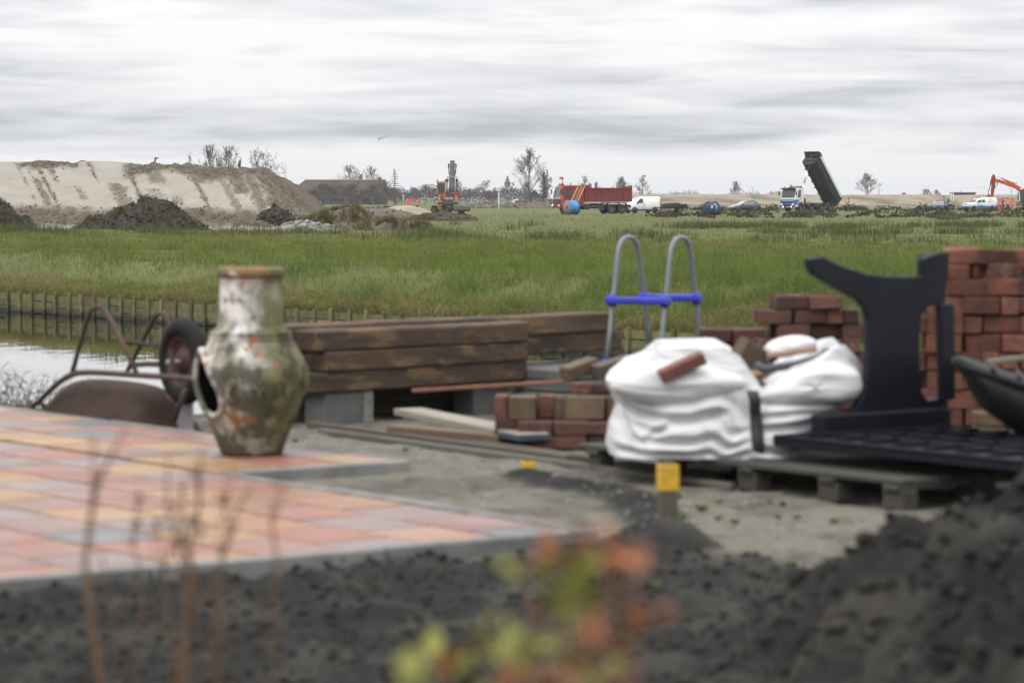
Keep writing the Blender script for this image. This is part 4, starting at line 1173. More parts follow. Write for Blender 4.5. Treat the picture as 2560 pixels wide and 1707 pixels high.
    MB().tube([(3.1, .9, z1), (3.1, .9, z1 + .3)], .06, 6).build('horn', M_trim, t)
    MB().box((4.55, hw * .95, 1.05), (.3, .2, .16)).build('side_lamp', M_lampr, t, .03)
    return t
red_truck()
def blue_tipper():
    Y = 388; p = on(1981, Y); t = thing('tipper_truck', 'white and blue four axle tipper truck with its black body raised', 'truck', p, R(180 + 47))
    hw = 1.25; xf = 1.0; z0, z1 = .6, 3.2
    cab(t, xf, -.95, z0, z1, hw, M_vwhite)
    # lower half of the cab in blue
    m = MB()
    m.xz([(xf + .07, z0 + .3), (xf + .07, 1.62), (-.2, 1.62), (-.2, 1.45), (.3, 1.42), (.45, 1.1), (.45, z0 + .3)], -hw - .035, hw + .035)
    m.build('lower_cab', M_vblue, t, .03)
    truck_front(t, xf + .06, z0, z1, hw, 0, M_vblue, 2)
    for k, m_ in enumerate((M_trim, M_vwhite, M_trim, M_vblue, M_trim)):
        MB().box((xf + .09, 0, 1.62 - k * .115), (.05, 1.85, .085)).build('grille_bar', m_, t, .01)
    MB().box((xf - .12, 0, z1 - .08), (.42, 2.3, .22)).build('sun_visor', M_trim, t, .05)
    for y in (-.85, .85): MB().lathe([(.1, 0), (.1, .14), (.06, .24), (0, .25)], 10, (xf - .4, y, z1 + .02)).build('beacon', M_lampo, t)
    MB().tube([(xf - .5, .1, z1), (xf - .5, .1, z1 + .5)], .08, 7).build('air_horn', M_trim, t)
    MB().prism([(-.95, z1), (-.2, z1 + .02), (-.85, z1 + .28), (-.95, z1 + .28)], lambda x, z: (x, -1.0, z), lambda x, z: (x, 1.0, z)).build('wind_deflector', M_trim, t, .02)
    L_ = 9.2; xr = xf - L_ - .35
    for s in (-1, 1):
        MB().box(((xf - .6 + xr) / 2, s * .42, 1.0), (-(xr - xf + .6), .12, .3)).build('chassis_rail', M_chassis, t)
        for i, x in enumerate((-.35, -2.75, -5.1, -7.0)):
            wheel(t, x, s * 1.06, .53, .36 if i < 2 else .5); fender(t, x, s * 1.06, .66, .46, 10 if i else 0, 170, m_=M_chassis)
        MB().box((-3.9, s * .95, .85), (.8, .5, .55)).build('tank', M_chassis, t, .05)
        MB().box((-6.05, s * .9, .8), (.5, .4, .3)).build('air_tank', M_chassis, t, .05)
        MB().box((xr + .1, s * .9, .78), (.1, .45, .16)).build('tail_light', M_lampr, t)
    MB().box((-1.5, -.6, 1.6), (.35, .6, 1.1)).build('exhaust_stack', M_trim, t, .04)
    MB().box((-1.5, .75, 1.45), (.4, .5, .75)).build('battery_box', M_trim, t, .04)
    # raised body: built along its own axis, hinged at the tail
    hinge = Vector((xr + .6, 0, 1.22)); tilt = R(49)
    def bp_(l, y, h):                       # l from the hinge forward, h above the floor
        return hinge + Vector((math.cos(tilt) * l - math.sin(tilt) * h, y, math.sin(tilt) * l + math.cos(tilt) * h))
    Lb, Hb = 6.95, 1.75
    sec = [(-.75, 0), (.75, 0), (1.25, .55), (1.27, Hb), (1.19, Hb), (1.17, .6), (.7, .08), (-.7, .08), (-1.17, .6), (-1.19, Hb), (-1.27, Hb), (-1.25, .55)]
    m = MB(); n = len(sec); A = [bp_(-.5, y, h) for y, h in sec]; B = [bp_(Lb, y, h) for y, h in sec]
    m.add(A + B, [(i, (i + 1) % n, n + (i + 1) % n, n + i) for i in range(n)] + [(0, 1, 6, 7), (1, 2, 5, 6), (2, 3, 4, 5), (7, 8, 11, 0), (8, 9, 10, 11)])
    m.add([bp_(Lb - .06, y, h) for y, h in ((-.75, 0), (.75, 0), (1.25, .55), (1.27, Hb), (-1.27, Hb), (-1.25, .55))] + [bp_(Lb + .04, y, h) for y, h in ((-.75, 0), (.75, 0), (1.25, .55), (1.27, Hb), (-1.27, Hb), (-1.25, .55))],
          [(5, 4, 3, 2, 1, 0), (6, 7, 8, 9, 10, 11)] + [(i, (i + 1) % 6, 6 + (i + 1) % 6, 6 + i) for i in range(6)])
    tb = m.build('tipper_body', mat('black_steel_body', (.012, .0125, .013), (.024, .024, .023), scale=1.2, rough=.6, spec=.3, metal=.0, c3=(.06, .055, .048), s3=1.5, t3=.62), t)
    def bar(l0, l1, y0, y1, h0, h1, name, m_, par):
        vs = [bp_(l, y, h) for l in (l0, l1) for y in (y0, y1) for h in (h0, h1)]
        return MB().add(vs, [(0, 1, 3, 2), (4, 6, 7, 5), (0, 4, 5, 1), (2, 3, 7, 6), (0, 2, 6, 4), (1, 5, 7, 3)]).build(name, m_, par)
    for s in (-1, 1):
        bar(-.4, Lb, s * 1.26, s * 1.35, Hb - .30, Hb + .04, 'top_rail', mat('light_rail', (.55, .60, .58), rough=.4), tb)
        bar(-.5, Lb, s * .35, s * .5, -.22, 0, 'floor_beam', M_chassis, tb)
        bar(Lb - .3, Lb + .45, s * 1.1, s * 1.3, Hb - .1, Hb + .25, 'head_post', M_black, tb)
    for k in range(6): bar(.5 + k * 1.1, .62 + k * 1.1, -.9, .9, -.1, .02, 'cross_member', M_chassis, tb)
    bar(Lb, Lb + .75, -1.3, 1.3, Hb + .02, Hb + .14, 'cab_guard', M_black, tb)
    bar(Lb + .04, Lb + .3, -1.25, 1.25, Hb - .25, Hb + .02, 'head_beam', M_black, tb)
    bar(Lb + .04, Lb + .18, -1.0, 1.0, .75, .9, 'head_beam', M_black, tb)
    for y in (-.8, .8): bar(Lb + .04, Lb + .16, y - .06, y + .06, .1, 1.4, 'head_rib', M_chassis, tb)
    bar(-.75, -.5, -1.25, 1.25, .1, Hb + .1, 'tailgate', M_black, tb)
    # hoist: telescopic ram from behind the cab up to the head of the body
    lo = Vector((-1.3, 0, 1.25)); hi = bp_(Lb + .25, 0, Hb - .1); dv = hi - lo
    ram = MB().tube([lo + dv * .70, hi], [.17, .19], 10).build('ram_cylinder', M_black, t)
    MB().tube([lo + dv * .42, lo + dv * .72], .10, 10).build('ram_stage', mat('ram_chrome', (.75, .76, .78), rough=.18, metal=.9), ram)
    MB().tube([lo + dv * .2, lo + dv * .43], .07, 8).build('ram_stage', mat('ram_chrome', (.7, .7, .7)), ram)
    MB().tube([lo, lo + dv * .22], .055, 8).build('ram_stage', M_mast, ram)
    return t
blue_tipper()

def loft(sec):
    """sec: (x, z_low, z_belt, z_roof, half_belt, half_roof) stations from front to rear"""
    def pts(q):
        x, zl, zb, zr, wb, wr = q
        half = [(wb * .90, zl), (wb * .99, zl + (zb - zl) * .35), (wb, zl + (zb - zl) * .75), (wb * .965, zb), (wr, zr - (zr - zb) * .10), (wr * .86, zr)]
        return [(x, -y, z) for y, z in half] + [(x, y, z) for y, z in reversed(half)]
    m = MB(); n = 12; P = [pts(q) for q in sec]
    vs = [v for p in P for v in p]
    fs = [(i * n + k, i * n + (k + 1) % n, (i + 1) * n + (k + 1) % n, (i + 1) * n + k) for i in range(len(sec) - 1) for k in range(n)]
    fs += [tuple(range(n)), tuple(reversed(range((len(sec) - 1) * n, len(sec) * n)))]
    m.add(vs, fs, True)
    def at_(x, f, side, off=.012):
        """point on the glasshouse: f 0 at the belt, 1 near the roof"""
        for a, b_ in zip(sec, sec[1:]):
            if (a[0] - x) * (b_[0] - x) <= 0:
                k = 0 if a[0] == b_[0] else (x - a[0]) / (b_[0] - a[0]); q = [lerp(u, v, k) for u, v in zip(a, b_)]; break
        else: q = sec[-1]
        _, zl, zb, zr, wb, wr = q
        return Vector((x, side * (lerp(wb * .965, wr, f) + off), lerp(zb, zr - (zr - zb) * .10, f)))
    return m, at_
def side_glass(par, at_, poly, side, name='window', m_=M_glass):
    o = [at_(x, f, side) for x, f in poly]; i = [at_(x, f, side, -.05) for x, f in poly]; n = len(o)
    return MB().add(o + i, [tuple(range(n))] + [(k, (k + 1) % n, n + (k + 1) % n, n + k) for k in range(n)]).build(name, m_, par)
def screen(par, a, b_, wa, wb_, name='windscreen', m_=M_glass, off=.015):
    (x0, z0), (x1, z1) = a, b_; d = Vector((x1 - x0, 0, z1 - z0)); nrm = Vector((d.z, 0, -d.x)).normalized()
    if (x0 > x1) == (nrm.x < 0): nrm = -nrm
    q = [Vector((x0, -wa, z0)), Vector((x0, wa, z0)), Vector((x1, wb_, z1)), Vector((x1, -wb_, z1))]
    return MB().add([v + nrm * off for v in q] + [v - nrm * .05 for v in q], [(0, 1, 2, 3), (0, 1, 5, 4), (1, 2, 6, 5), (2, 3, 7, 6), (3, 0, 4, 7)]).build(name, m_, par)
def arches(t, xs_, hw, r_, m_=M_black):
    for x in xs_:
        for s in (-1, 1):
            MB().lathe([(0, 0), (r_, 0), (r_, .02), (0, .02)], 20, (x, s * (hw - (.0 if s > 0 else .02)), r_ * .86), 'y').build('wheel_arch', m_, t)
def white_van():
    Y = 352; p = on(1604, Y); t = thing('panel_van', 'white panel van parked behind the tail of the red truck', 'van', p, R(180 + 24))
    hw = .95
    sec = [(2.28, .38, .72, .80, .72, .6), (2.2, .28, .95, 1.0, .84, .72), (1.75, .26, 1.12, 1.18, .92, .8), (1.45, .26, 1.15, 1.3, .94, .82), (.7, .26, 1.16, 1.92, .95, .82), (.3, .26, 1.16, 1.98, .95, .84), (-2.2, .26, 1.16, 2.0, .95, .86), (-2.32, .34, 1.16, 1.94, .93, .84)]
    sec = [(a * .93, *q) for a, *q in sec]
    m, A = loft(sec); m.build('body', M_van, t)
    screen(t, (1.33, 1.27), (.68, 1.88), .78, .72)
    for s in (-1, 1):
        side_glass(t, A, [(1.22, .10), (.25, .06), (.25, .85), (.66, .85)], s, 'door_window')
        MB().box((.2, s * .965, .78), (.02, .012, 1.0)).build('door_gap', M_trim, t)
        MB().box((.05, s * .975, 1.05), (.16, .03, .05)).build('door_handle', M_trim, t)
        MB().box((1.05, s * 1.05, 1.2), (.12, .16, .24)).build('mirror', M_trim, t, .02)
        MB().box((0, s * .955, .35), (3.9, .03, .12)).build('sill_trim', M_trim, t)
        MB().box((2.0, s * .70, .93), (.1, .3, .16)).build('headlight', M_lampw, t, .03)
        MB().box((-2.15, s * .9, 1.3), (.05, .12, .8)).build('tail_light', M_lampr, t)
        for x in (1.42, -1.35): wheel(t, x, s * .84, .33, .22)
    arches(t, (1.42, -1.35), .952, .40)
    MB().box((2.08, 0, .42), (.16, 1.6, .22)).build('bumper', M_trim, t, .04)
    return t
white_van()
def dark_car():
    Y = 372; p = on(1860, Y); t = thing('parked_car', 'dark grey estate car parked beside the blue flanged reel', 'car', p, R(180 + 24))
    M_ = mat('car_grey', (.045, .05, .06), (.05, .056, .066), scale=1, rough=.2, coat=.8, metal=.4)
    sec = [(2.15, .30, .55, .60, .55, .4), (2.05, .22, .66, .72, .72, .55), (1.6, .2, .80, .86, .82, .66), (1.0, .2, .90, .96, .86, .7), (.85, .2, .92, 1.02, .86, .72), (.0, .2, .94, 1.44, .87, .62), (-.4, .2, .95, 1.5, .87, .63), (-1.2, .2, .97, 1.49, .86, .62), (-1.75, .24, .98, 1.38, .83, .58), (-2.05, .3, .95, 1.05, .78, .55), (-2.12, .36, .8, .9, .72, .5)]
    m, A = loft(sec); m.build('body', M_, t)
    screen(t, (.86, 1.0), (.04, 1.41), .68, .55, m_=mat('painted_sky_glass', (.30, .33, .36), rough=.03, spec=1.0)); screen(t, (-2.0, 1.07), (-1.76, 1.34), .5, .5, 'rear_window')  # windscreen colour paled to paint in the reflected sky
    for s in (-1, 1):
        for poly in ([(.66, .14), (-.1, .08), (-.1, .88), (.1, .88)], [(-.18, .08), (-.95, .08), (-.95, .88), (-.18, .88)], [(-1.05, .1), (-1.72, .16), (-1.6, .8), (-1.05, .88)]):
            side_glass(t, A, poly, s, 'side_window', mat('painted_reflection_glass', (.16, .19, .19), rough=.08))  # side glass lightened in its colour to stand for reflections
        for x in (-.05, -.9): MB().box((x, s * .872, .86), (.18, .03, .04)).build('door_handle', mat('chrome', (.7, .7, .7), rough=.2, metal=.9), t)
        MB().box((.62, s * .96, 1.0), (.13, .16, .12)).build('mirror', M_trim, t, .02)
        MB().prism([(0, 0), (.42, .05), (.36, .17), (.06, .13)], lambda u, v: (2.03 - u, s * (.60 + u * .42), .62 + v), lambda u, v: (1.98 - u, s * (.52 + u * .42), .62 + v)).build('headlight', M_lampw, t)
        MB().box((-2.02, s * .7, .95), (.12, .14, .26)).build('tail_light', M_lampr, t, .02)
        for x in (1.3, -1.3): wheel(t, x, s * .76, .31, .2, mat('alloy', (.35, .35, .36), rough=.35, metal=.7))
    arches(t, (1.3, -1.3), .862, .38)
    MB().box((2.1, 0, .35), (.1, 1.1, .2)).build('grille', M_trim, t, .03)
    MB().tube([(-.3, .55, 1.5), (-1.5, .55, 1.48)], .02, 5).build('roof_rail', M_trim, t); MB().tube([(-.3, -.55, 1.5), (-1.5, -.55, 1.48)], .02, 5).build('roof_rail', M_trim, t)
dark_car()
def pickup():
    Y = 398; p = on(2449, Y); t = thing('pickup_truck', 'white pickup with blue lower flanks and a white canopy', 'pickup', p, R(180 + 27))
    sec = [(2.45, .5, .95, 1.02, .7, .55), (2.35, .42, 1.05, 1.1, .82, .65), (1.9, .4, 1.12, 1.18, .86, .7), (1.35, .4, 1.16, 1.22, .88, .74), (.75, .4, 1.18, 1.68, .88, .68), (.5, .4, 1.18, 1.76, .88, .68), (-.45, .4, 1.18, 1.76, .88, .68), (-.5, .4, 1.18, 1.84, .88, .76), (-.9, .4, 1.18, 1.96, .88, .77), (-2.3, .44, 1.18, 1.93, .87, .76), (-2.55, .5, 1.1, 1.3, .86, .75)]
    m, A = loft(sec); m.build('body', M_vwhite, t)
    screen(t, (1.36, 1.24), (.78, 1.64), .68, .62)
    for s in (-1, 1):
        side_glass(t, A, [(1.15, .12), (.3, .08), (.3, .86), (.72, .86)], s, 'side_window'); side_glass(t, A, [(.22, .08), (-.38, .08), (-.38, .86), (.22, .86)], s, 'side_window')
        wf = side_glass(t, A, [(-.95, .12), (-1.55, .12), (-1.55, .8), (-.95, .8)], s, 'canopy_window', M_trim); 
        side_glass(wf, A, [(-1.0, .18), (-1.5, .18), (-1.5, .74), (-1.0, .74)], s * 1.0001, 'pane', M_vwhite).location = (0, s * .006, 0)
        m = MB()
        for x0, x1 in ((2.3, 2.06), (1.18, -1.02), (-1.98, -2.5)): m.box(((x0 + x1) / 2, s * .885, .57), (x0 - x1, .03, .34))
        m.build('blue_flank', M_vblue, t)
        MB().box((.45, s * .892, .98), (.16, .03, .04)).build('door_handle', M_trim, t)
        MB().box((.5, s * .9, .8), (1.0, .012, .07)).build('lettering_strip', mat('grey_strip', (.25, .25, .26)), t)
        MB().box((1.05, s * 1.0, 1.22), (.12, .18, .16)).build('mirror', M_trim, t, .02)
        MB().box((2.38, s * .62, .98), (.1, .26, .16)).build('headlight', M_lampw, t, .02)
        MB().box((2.34, s * .80, .98), (.12, .1, .16)).build('indicator', M_lampo, t, .02)
        MB().box((-2.5, s * .78, .95), (.06, .14, .3)).build('tail_light', M_lampr, t)
        for x in (1.62, -1.5): wheel(t, x, s * .80, .37, .25)
    arches(t, (1.62, -1.5), .885, .44)
    MB().box((2.42, 0, .98), (.08, .9, .16)).build('grille', M_trim, t, .02); MB().box((2.45, 0, .6), (.2, 1.66, .28)).build('bumper', M_vblue, t, .04); MB().box((2.38, 0, .42), (.2, 1.5, .14)).build('skid_plate', M_trim, t)
    MB().lathe([(.06, 0), (.06, .09), (0, .12)], 8, (.4, .5, 1.75)).build('beacon', M_lampr, t)
pickup()
def far_car():
    Y = 800; p = on(1290, Y); t = thing('parked_car', 'tiny white car standing left of the blue shed', 'car', p, R(-78))
    sec = [(1.9, .3, .6, .66, .6, .45), (1.7, .25, .8, .85, .78, .6), (.9, .25, .95, 1.0, .84, .68), (.2, .25, .97, 1.5, .85, .62), (-1.3, .25, .97, 1.52, .85, .62), (-1.9, .3, .9, 1.1, .8, .6)]
    m, A = loft(sec); m.build('body', M_van, t); screen(t, (.9, 1.02), (.25, 1.44), .66, .56)
    for s in (-1, 1):
        side_glass(t, A, [(.6, .1), (-1.2, .1), (-1.1, .85), (.1, .85)], s, 'side_window')
        for x in (1.2, -1.2): wheel(t, x, s * .74, .3, .2)
        MB().box((1.82, s * .6, .7), (.1, .28, .14)).build('headlight', M_lampw, t)
far_car()
def loader():
    Y = 412; p = on(2359, Y); t = thing('small_tractor', 'pale blue and white compact tractor with a roll frame in the scrub', 'tractor', p, R(180 + 8))
    Mb = mat('faded_blue', (.14, .22, .32), (.2, .27, .34), scale=2, rough=.6); Mw = mat('faded_white', (.45, .48, .52), (.38, .41, .45), scale=2, rough=.55)
    MB().xz([(1.45, .75), (1.5, 1.15), (1.3, 1.32), (.35, 1.4), (.1, 1.4), (.1, .75)], -.42, .42).build('hood', Mw, t, .06, seg=2)
    MB().box((.75, 0, .62), (1.5, .66, .32)).build('engine_skirt', Mb, t, .03); MB().box((-.55, 0, .85), (1.1, 1.0, .35)).build('platform', Mb, t, .04)
    MB().box((.9, 0, 1.4), (.6, .5, .05)).build('hood_vent', M_trim, t)
    st = MB().box((-.45, 0, 1.12), (.45, .5, .14)).build('seat', M_trim, t, .04); MB().box((-.68, 0, 1.45), (.12, .5, .6)).build('backrest', M_trim, t, .04)
    MB().tube([(.0, 0, 1.1), (-.12, 0, 1.5)], .03, 6).build('steering_column', M_trim, t)
    for s in (-1, 1):
        MB().tube([(-1.3, s * .5, .9), (-1.3, s * .5, 2.55)], .045, 6).build('roll_post', M_white, t)
        MB().box((-.75, s * .68, 1.05), (.9, .3, .08)).build('mudguard', Mw, t, .03)
        wheel(t, -.8, s * .68, .52, .34); wheel(t, .95, s * .6, .34, .24)
    MB().tube([(-1.3, -.5, 2.55), (-1.3, .5, 2.55)], .045, 6).build('roll_bar', M_white, t)
    MB().tube([(.05, .3, 1.4), (.05, .3, 2.3)], .04, 6).build('exhaust', M_trim, t)
loader()
def trailer():
    Y = 350; p = on(1685, Y); t = thing('flat_trailer', 'low dark flat trailer right of the white van', 'trailer', p, R(180 + 8))
    MB().box((0, 0, .82), (3.0, 1.8, .12)).build('deck', M_chassis, t, .02)
    for s in (-1, 1):
        MB().box((0, s * .9, .95), (3.0, .04, .28)).build('side_board', M_chassis, t); MB().box((0, s * .5, .66), (3.4, .1, .18)).build('frame_rail', M_chassis, t)
        wheel(t, -.6, s * .95, .36, .22); fender(t, -.6, s * .95, .46, .26, 0, 180, m_=M_chassis)
    MB().tube([(1.5, .4, .66), (2.7, 0, .6), (1.5, -.4, .66)], .06, 6).build('drawbar', M_chassis, t)
    m = MB(); g = random.Random(2)
    for k in range(5): m.box((g.uniform(-1.2, 1.2), g.uniform(-.4, .4), 1.0 + g.uniform(0, .1)), (g.uniform(.4, .9), g.uniform(.4, .8), g.uniform(.2, .35)))
    m.build('load', mat('dark_load', (.03, .032, .028), (.05, .045, .035), scale=3, rough=.9), t)
trailer()

# ---- cable reels
M_cable = mat('blue_cable', (.05, .32, .78), (.04, .25, .66), scale=3, rough=.4)
def reel(label, px, Y, diam, wid, yaw, m_flange, m_core, core_f, m_far):
    r_ = diam / 2; p = on(px, Y); t = thing('cable_reel', label, 'cable reel', (p.x, Y, -.02), yaw, 'cable reels in the meadow')
    for i, s in enumerate((-1, 1)):
        mm = m_flange if s < 0 else m_far
        f = MB().lathe([(.05, s * wid / 2 - .035), (r_, s * wid / 2 - .035), (r_, s * wid / 2 + .035), (.05, s * wid / 2 + .035), (.05, s * wid / 2 - .035)], 36, (0, 0, r_), 'x').build('flange', mm, t)
        MB().lathe([(0, s * (wid / 2 + .05)), (.14, s * (wid / 2 + .05)), (.16, s * wid / 2), (0, s * wid / 2)], 14, (0, 0, r_), 'x').build('hub', M_chassis, f)
        for k in range(10):
            a = 6.28 * k / 10
            MB().box((s * (wid / 2 + .04), .5 * r_ * math.cos(a), r_ + .5 * r_ * math.sin(a)), (.02, .05, .05)).build('bolt', M_mast, f)
    # windings of cable
    prof = []; nw = 16
    for k in range(nw * 2 + 1):
        h = -wid / 2 + .05 + (wid - .1) * k / (nw * 2); prof.append((r_ * core_f * (1 + .015 * math.sin(k * 1.7)) + (.018 if k % 2 else -.012), h))
    MB().lathe([(.1, -wid / 2 + .04)] + prof + [(.1, wid / 2 - .04)], 36, (0, 0, r_), 'x').build('cable', m_core, t)
    for k, ph in enumerate((.3, 1.2, 2.4, 3.6, 4.9)):
        pts = [((-wid / 2 + .1) + (wid - .2) * ((k * .37 + u * .18) % 1), r_ * core_f * 1.035 * math.cos(ph + u * 2.6), r_ + r_ * core_f * 1.035 * math.sin(ph + u * 2.6)) for u in np.linspace(0, 1, 14)]
        if max(abs(a[0] - b_[0]) for a, b_ in zip(pts, pts[1:])) < .2: MB().tube(pts, .022, 5).build('loose_cable', m_core, t)
    return t
M_fl = mat('grey_reel_wood', (.23, .225, .25), (.16, .15, .17), scale=3, rough=.8, bump=.4, stretch=(1, 1, 6))
M_fb = mat('blue_reel_paint', (.016, .03, .105), (.03, .035, .075), scale=3, rough=.6, c3=(.10, .07, .06), s3=1.6, t3=.58)
M_fd = mat('dark_reel_wood', (.05, .042, .036), (.09, .07, .055), scale=4, rough=.85)
reel('tall reel of bright blue cable with grey flanges before the red truck', 1429, 315, 1.62, 1.18, R(38), M_fl, M_cable, .88, M_fd)
rl = reel('half empty cable reel with dark blue flanges left of the parked car', 1779, 296, 1.52, 1.0, R(38 + 14), M_fb, M_cable, .66, M_fd)
MB().box((-.5 - .045, -.42, .95), (.02, .14, .32)).build('paper_label', M_white, rl)
# ---- red lamp pole by the reel
M_lred = mat('pole_red', (.34, .035, .03), (.25, .03, .026), scale=3, rough=.5)
p = on(1406, 313); t = thing('lamp_pole', 'slim red pole with a flat lamp head before the red truck', 'lamp pole', p)
MB().tube([(0, 0, -.1), (0, 0, 2.2)], .075, 8).build('pole_base', M_lred, t); MB().tube([(0, 0, 2.2), (0, 0, hat(447, 313))], .05, 8).build('pole', M_lred, t)
MB().lathe([(0, .26), (.14, .24), (.24, .12), (.26, .05), (.2, 0), (0, 0)], 14, (-.12, 0, hat(448, 313))).build('lamp_head', M_lred, t)

# ---- wheeled excavator seen from behind
def wheeled_excavator():
    Y = 326; p = on(1120, Y); t = thing('wheeled_excavator', 'grey and yellow wheeled excavator seen from behind with boom upright', 'excavator', (p.x, Y, .0), 0)
    Mg = mat('excavator_grey', (.055, .052, .054), (.075, .07, .07), scale=2, rough=.5); My = mat('excavator_yellow', (.40, .22, .03), (.32, .17, .025), scale=2, rough=.5, c3=(.12, .09, .05), s3=3, t3=.6)
    Mk = mat('boom_grey', (.035, .036, .034), (.06, .06, .056), scale=3, rough=.5)
    uc = Matrix.Rotation(R(128.5), 4, 'Z')      # undercarriage turned to the side: its nose points left and away
    def ub(m, name, m_, bevel=0.0):
        m.v = [tuple(uc @ Vector(v)) for v in m.v]; return m.build(name, m_, t, bevel)
    ub(MB().box((0, 0, .72), (2.9, .9, .34)), 'chassis', M_chassis, .04)
    ub(MB().box((.55, -.62, .72), (1.1, .5, .5)).box((.55, .62, .72), (1.1, .5, .5)), 'side_box', My, .04)
    ub(MB().box((.2, 0, .98), (1.9, 1.5, .07)), 'step_plate', mat('greenish_plate', (.2, .27, .22), rough=.6), .02)
    for x in (1.25, -1.25):
        for s in (-1, 1):
            o = wheel(t, 0, 1.0 if s > 0 else -1.0, .52, .44, mat('dirty_yellow_rim', (.13, .085, .03), (.08, .06, .035), scale=6, rough=.7)); o.location = uc @ Vector((x, s * .95, .5)); o.rotation_euler = (0, 0, R(128.5))
        ub(MB().tube([(x, -.9, .5), (x, .9, .5)], .13, 8), 'axle', M_chassis)
    # dozer blade at the near end of the undercarriage
    ub(MB().prism([(0, .32), (.12, .30), (.2, .55), (.12, .92), (0, .95), (.05, .6)], lambda x, z: (-2.5 - x * .8, -1.25, z), lambda x, z: (-2.5 - x * .8, 1.25, z)), 'dozer_blade', mat('worn_blade', (.10, .095, .09), (.06, .055, .05), scale=3, rough=.55, c3=(.16, .12, .09), s3=3, t3=.58), .02)
    for s in (-.5, .5): ub(MB().tube([(-1.4, s, .6), (-2.45, s, .6)], .09, 6), 'blade_arm', M_chassis)
    # slewing ring and upper structure: tail towards the viewer (-y)
    MB().lathe([(0, .86), (.62, .86), (.62, 1.08), (0, 1.08)], 22).build('slew_ring', M_chassis, t)
    MB().box((0, -.2, 1.16), (2.42, 2.5, .14)).build('deck', M_chassis, t, .03)
    n = 10; arc = [(1.22 * math.sin(R(a)) * 1.0, -.85 - .55 * math.cos(R(a))) for a in np.linspace(-85, 85, n)]
    foot = [(-1.24, -.2)] + arc + [(1.24, -.2)]
    MB().prism(foot, lambda x, y: (x, y, 1.16), lambda x, y: (x, y, 2.22)).build('counterweight', Mg, t, .06)
    MB().prism([(x * 1.01, y * 1.0 + .0) for x, y in foot], lambda x, y: (x, y, 2.235), lambda x, y: (x, y, 2.30)).build('engine_hood', Mg, t, .02)
    MB().box((.7, .0, 2.36), (1.0, .9, .12)).build('red_cover', M_lampr, t, .03)
    text_mesh('lettering', 'VOLVO', .30, M_white, t, (.12, -1.425, 1.76), (R(90), 0, 0), .01)
    MB().prism([(-.21, 0), (.21, 0), (.05, .36), (-.05, .36)], lambda x, z: (-.42 + x, -1.40, 1.93 + z), lambda x, z: (-.42 + x, -1.34, 1.93 + z)).build('warning_triangle', mat('signal_red', (.75, .05, .03), rough=.4, emit=0), t)
    for s in (-1, 1):
        MB().box((s * .95, -1.24, 2.06), (.28, .1, .12)).build('reflector', M_plate, t); MB().lathe([(0, -.06), (.11, -.05), (.13, 0)], 12, (s * .98, -1.24, 1.75), 'y').build('tail_lamp', M_litr, t)
        for k in range(5):
            MB().prism([(0, 0), (.08, 0), (.13, .13), (.05, .13)], lambda x, z: (s * .98 - .28 + k * .1 + x * (1 if s < 0 else 1), -1.28 - (.05 if abs(s * .98 - .28 + k * .1) < .85 else 0), 1.38 + z), lambda x, z: (s * .98 - .28 + k * .1 + x, -1.2, 1.38 + z)).build('hazard_stripe', M_white if k % 2 == 0 else M_lampr, t)
        MB().tube([(s * 1.3, -.6, 2.2), (s * 1.32, -.6, 2.55)], .03, 5).build('mirror_stay', M_trim, t)
    # cab on the left
    cx = -.78
    c = MB()
    for sx in (-1, 1):
        for sy in (-.15, 1.3): c.box((cx + sx * .45, sy, 2.9), (.09, .09, 1.3))
    c.box((cx, .58, 3.58), (1.02, 1.6, .12)); c.box((cx, .58, 2.27), (1.02, 1.6, .1))
    cb = c.build('cab', My, t, .02)
    MB().box((cx, .58, 3.67), (.95, 1.5, .08)).build('cab_roof', M_trim, cb, .03)
    MB().box((cx, -.16, 2.92), (.82, .03, 1.2)).build('rear_window', M_glass, cb)
    for s in (-1, 1): MB().box((cx + s * .46, .58, 2.92), (.03, 1.36, 1.2)).build('side_window', M_glass, cb)
    MB().box((cx, .3, 2.75), (.45, .2, .6)).build('seat', M_trim, cb, .05)
    for s in (-1, 1): MB().lathe([(.07, 0), (.07, .14), (.04, .3), (0, .32)], 8, (cx + s * .45, .1, 3.7)).build('beacon', M_lampr, t)
    MB().box((cx - .72, 1.2, 2.75), (.18, .08, .34)).build('mirror', M_trim, t, .02)
    # boom going up and away, stick folded above it
    bx = .42
    zt = hat(449, Y); zs = hat(401, Y)
    MB().box((bx, .75, 2.55), (.6, .6, .7)).build('boom_foot', Mk, t, .05)
    MB().tube([(bx, .8, 2.4), (bx, 1.3, 3.0), (bx, 2.4, 4.1), (bx, 3.4, 5.0)], [.36, .36, .34, .28], 4, smooth=False).build('boom', Mk, t, .02)
    MB().tube([(bx, 3.3, 4.75), (bx, 3.9, 5.5), (bx + .02, 4.5, zs - .1)], [.30, .30, .20], 4, smooth=False).build('stick', Mk, t, .02)
    MB().box((bx, 4.5, zs - .08), (.56, .3, .2)).build('stick_head', M_trim, t, .04)
    for s in (-1, 1):
        cy = MB().tube([(bx + s * .58, .9, 2.2), (bx + s * .58, 2.2, 3.8)], .08, 7).build('boom_cylinder', M_chassis, t); MB().tube([(bx + s * .58, 2.2, 3.72), (bx + s * .54, 2.4, 4.0)], .17, 7).build('cylinder_head', Mk, cy)
        MB().tube([(bx + s * .34, 3.0, 4.55), (bx + s * .40, 3.6, 5.0), (bx + s * .40, 4.0, 5.5), (bx + s * .30, 4.3, 5.85)], .06, 6).build('hydraulic_hose', M_trim, t)
        MB().box((bx + s * .44, 4.0, 5.55), (.14, .3, .5)).build('bucket_link', M_trim, t, .02)
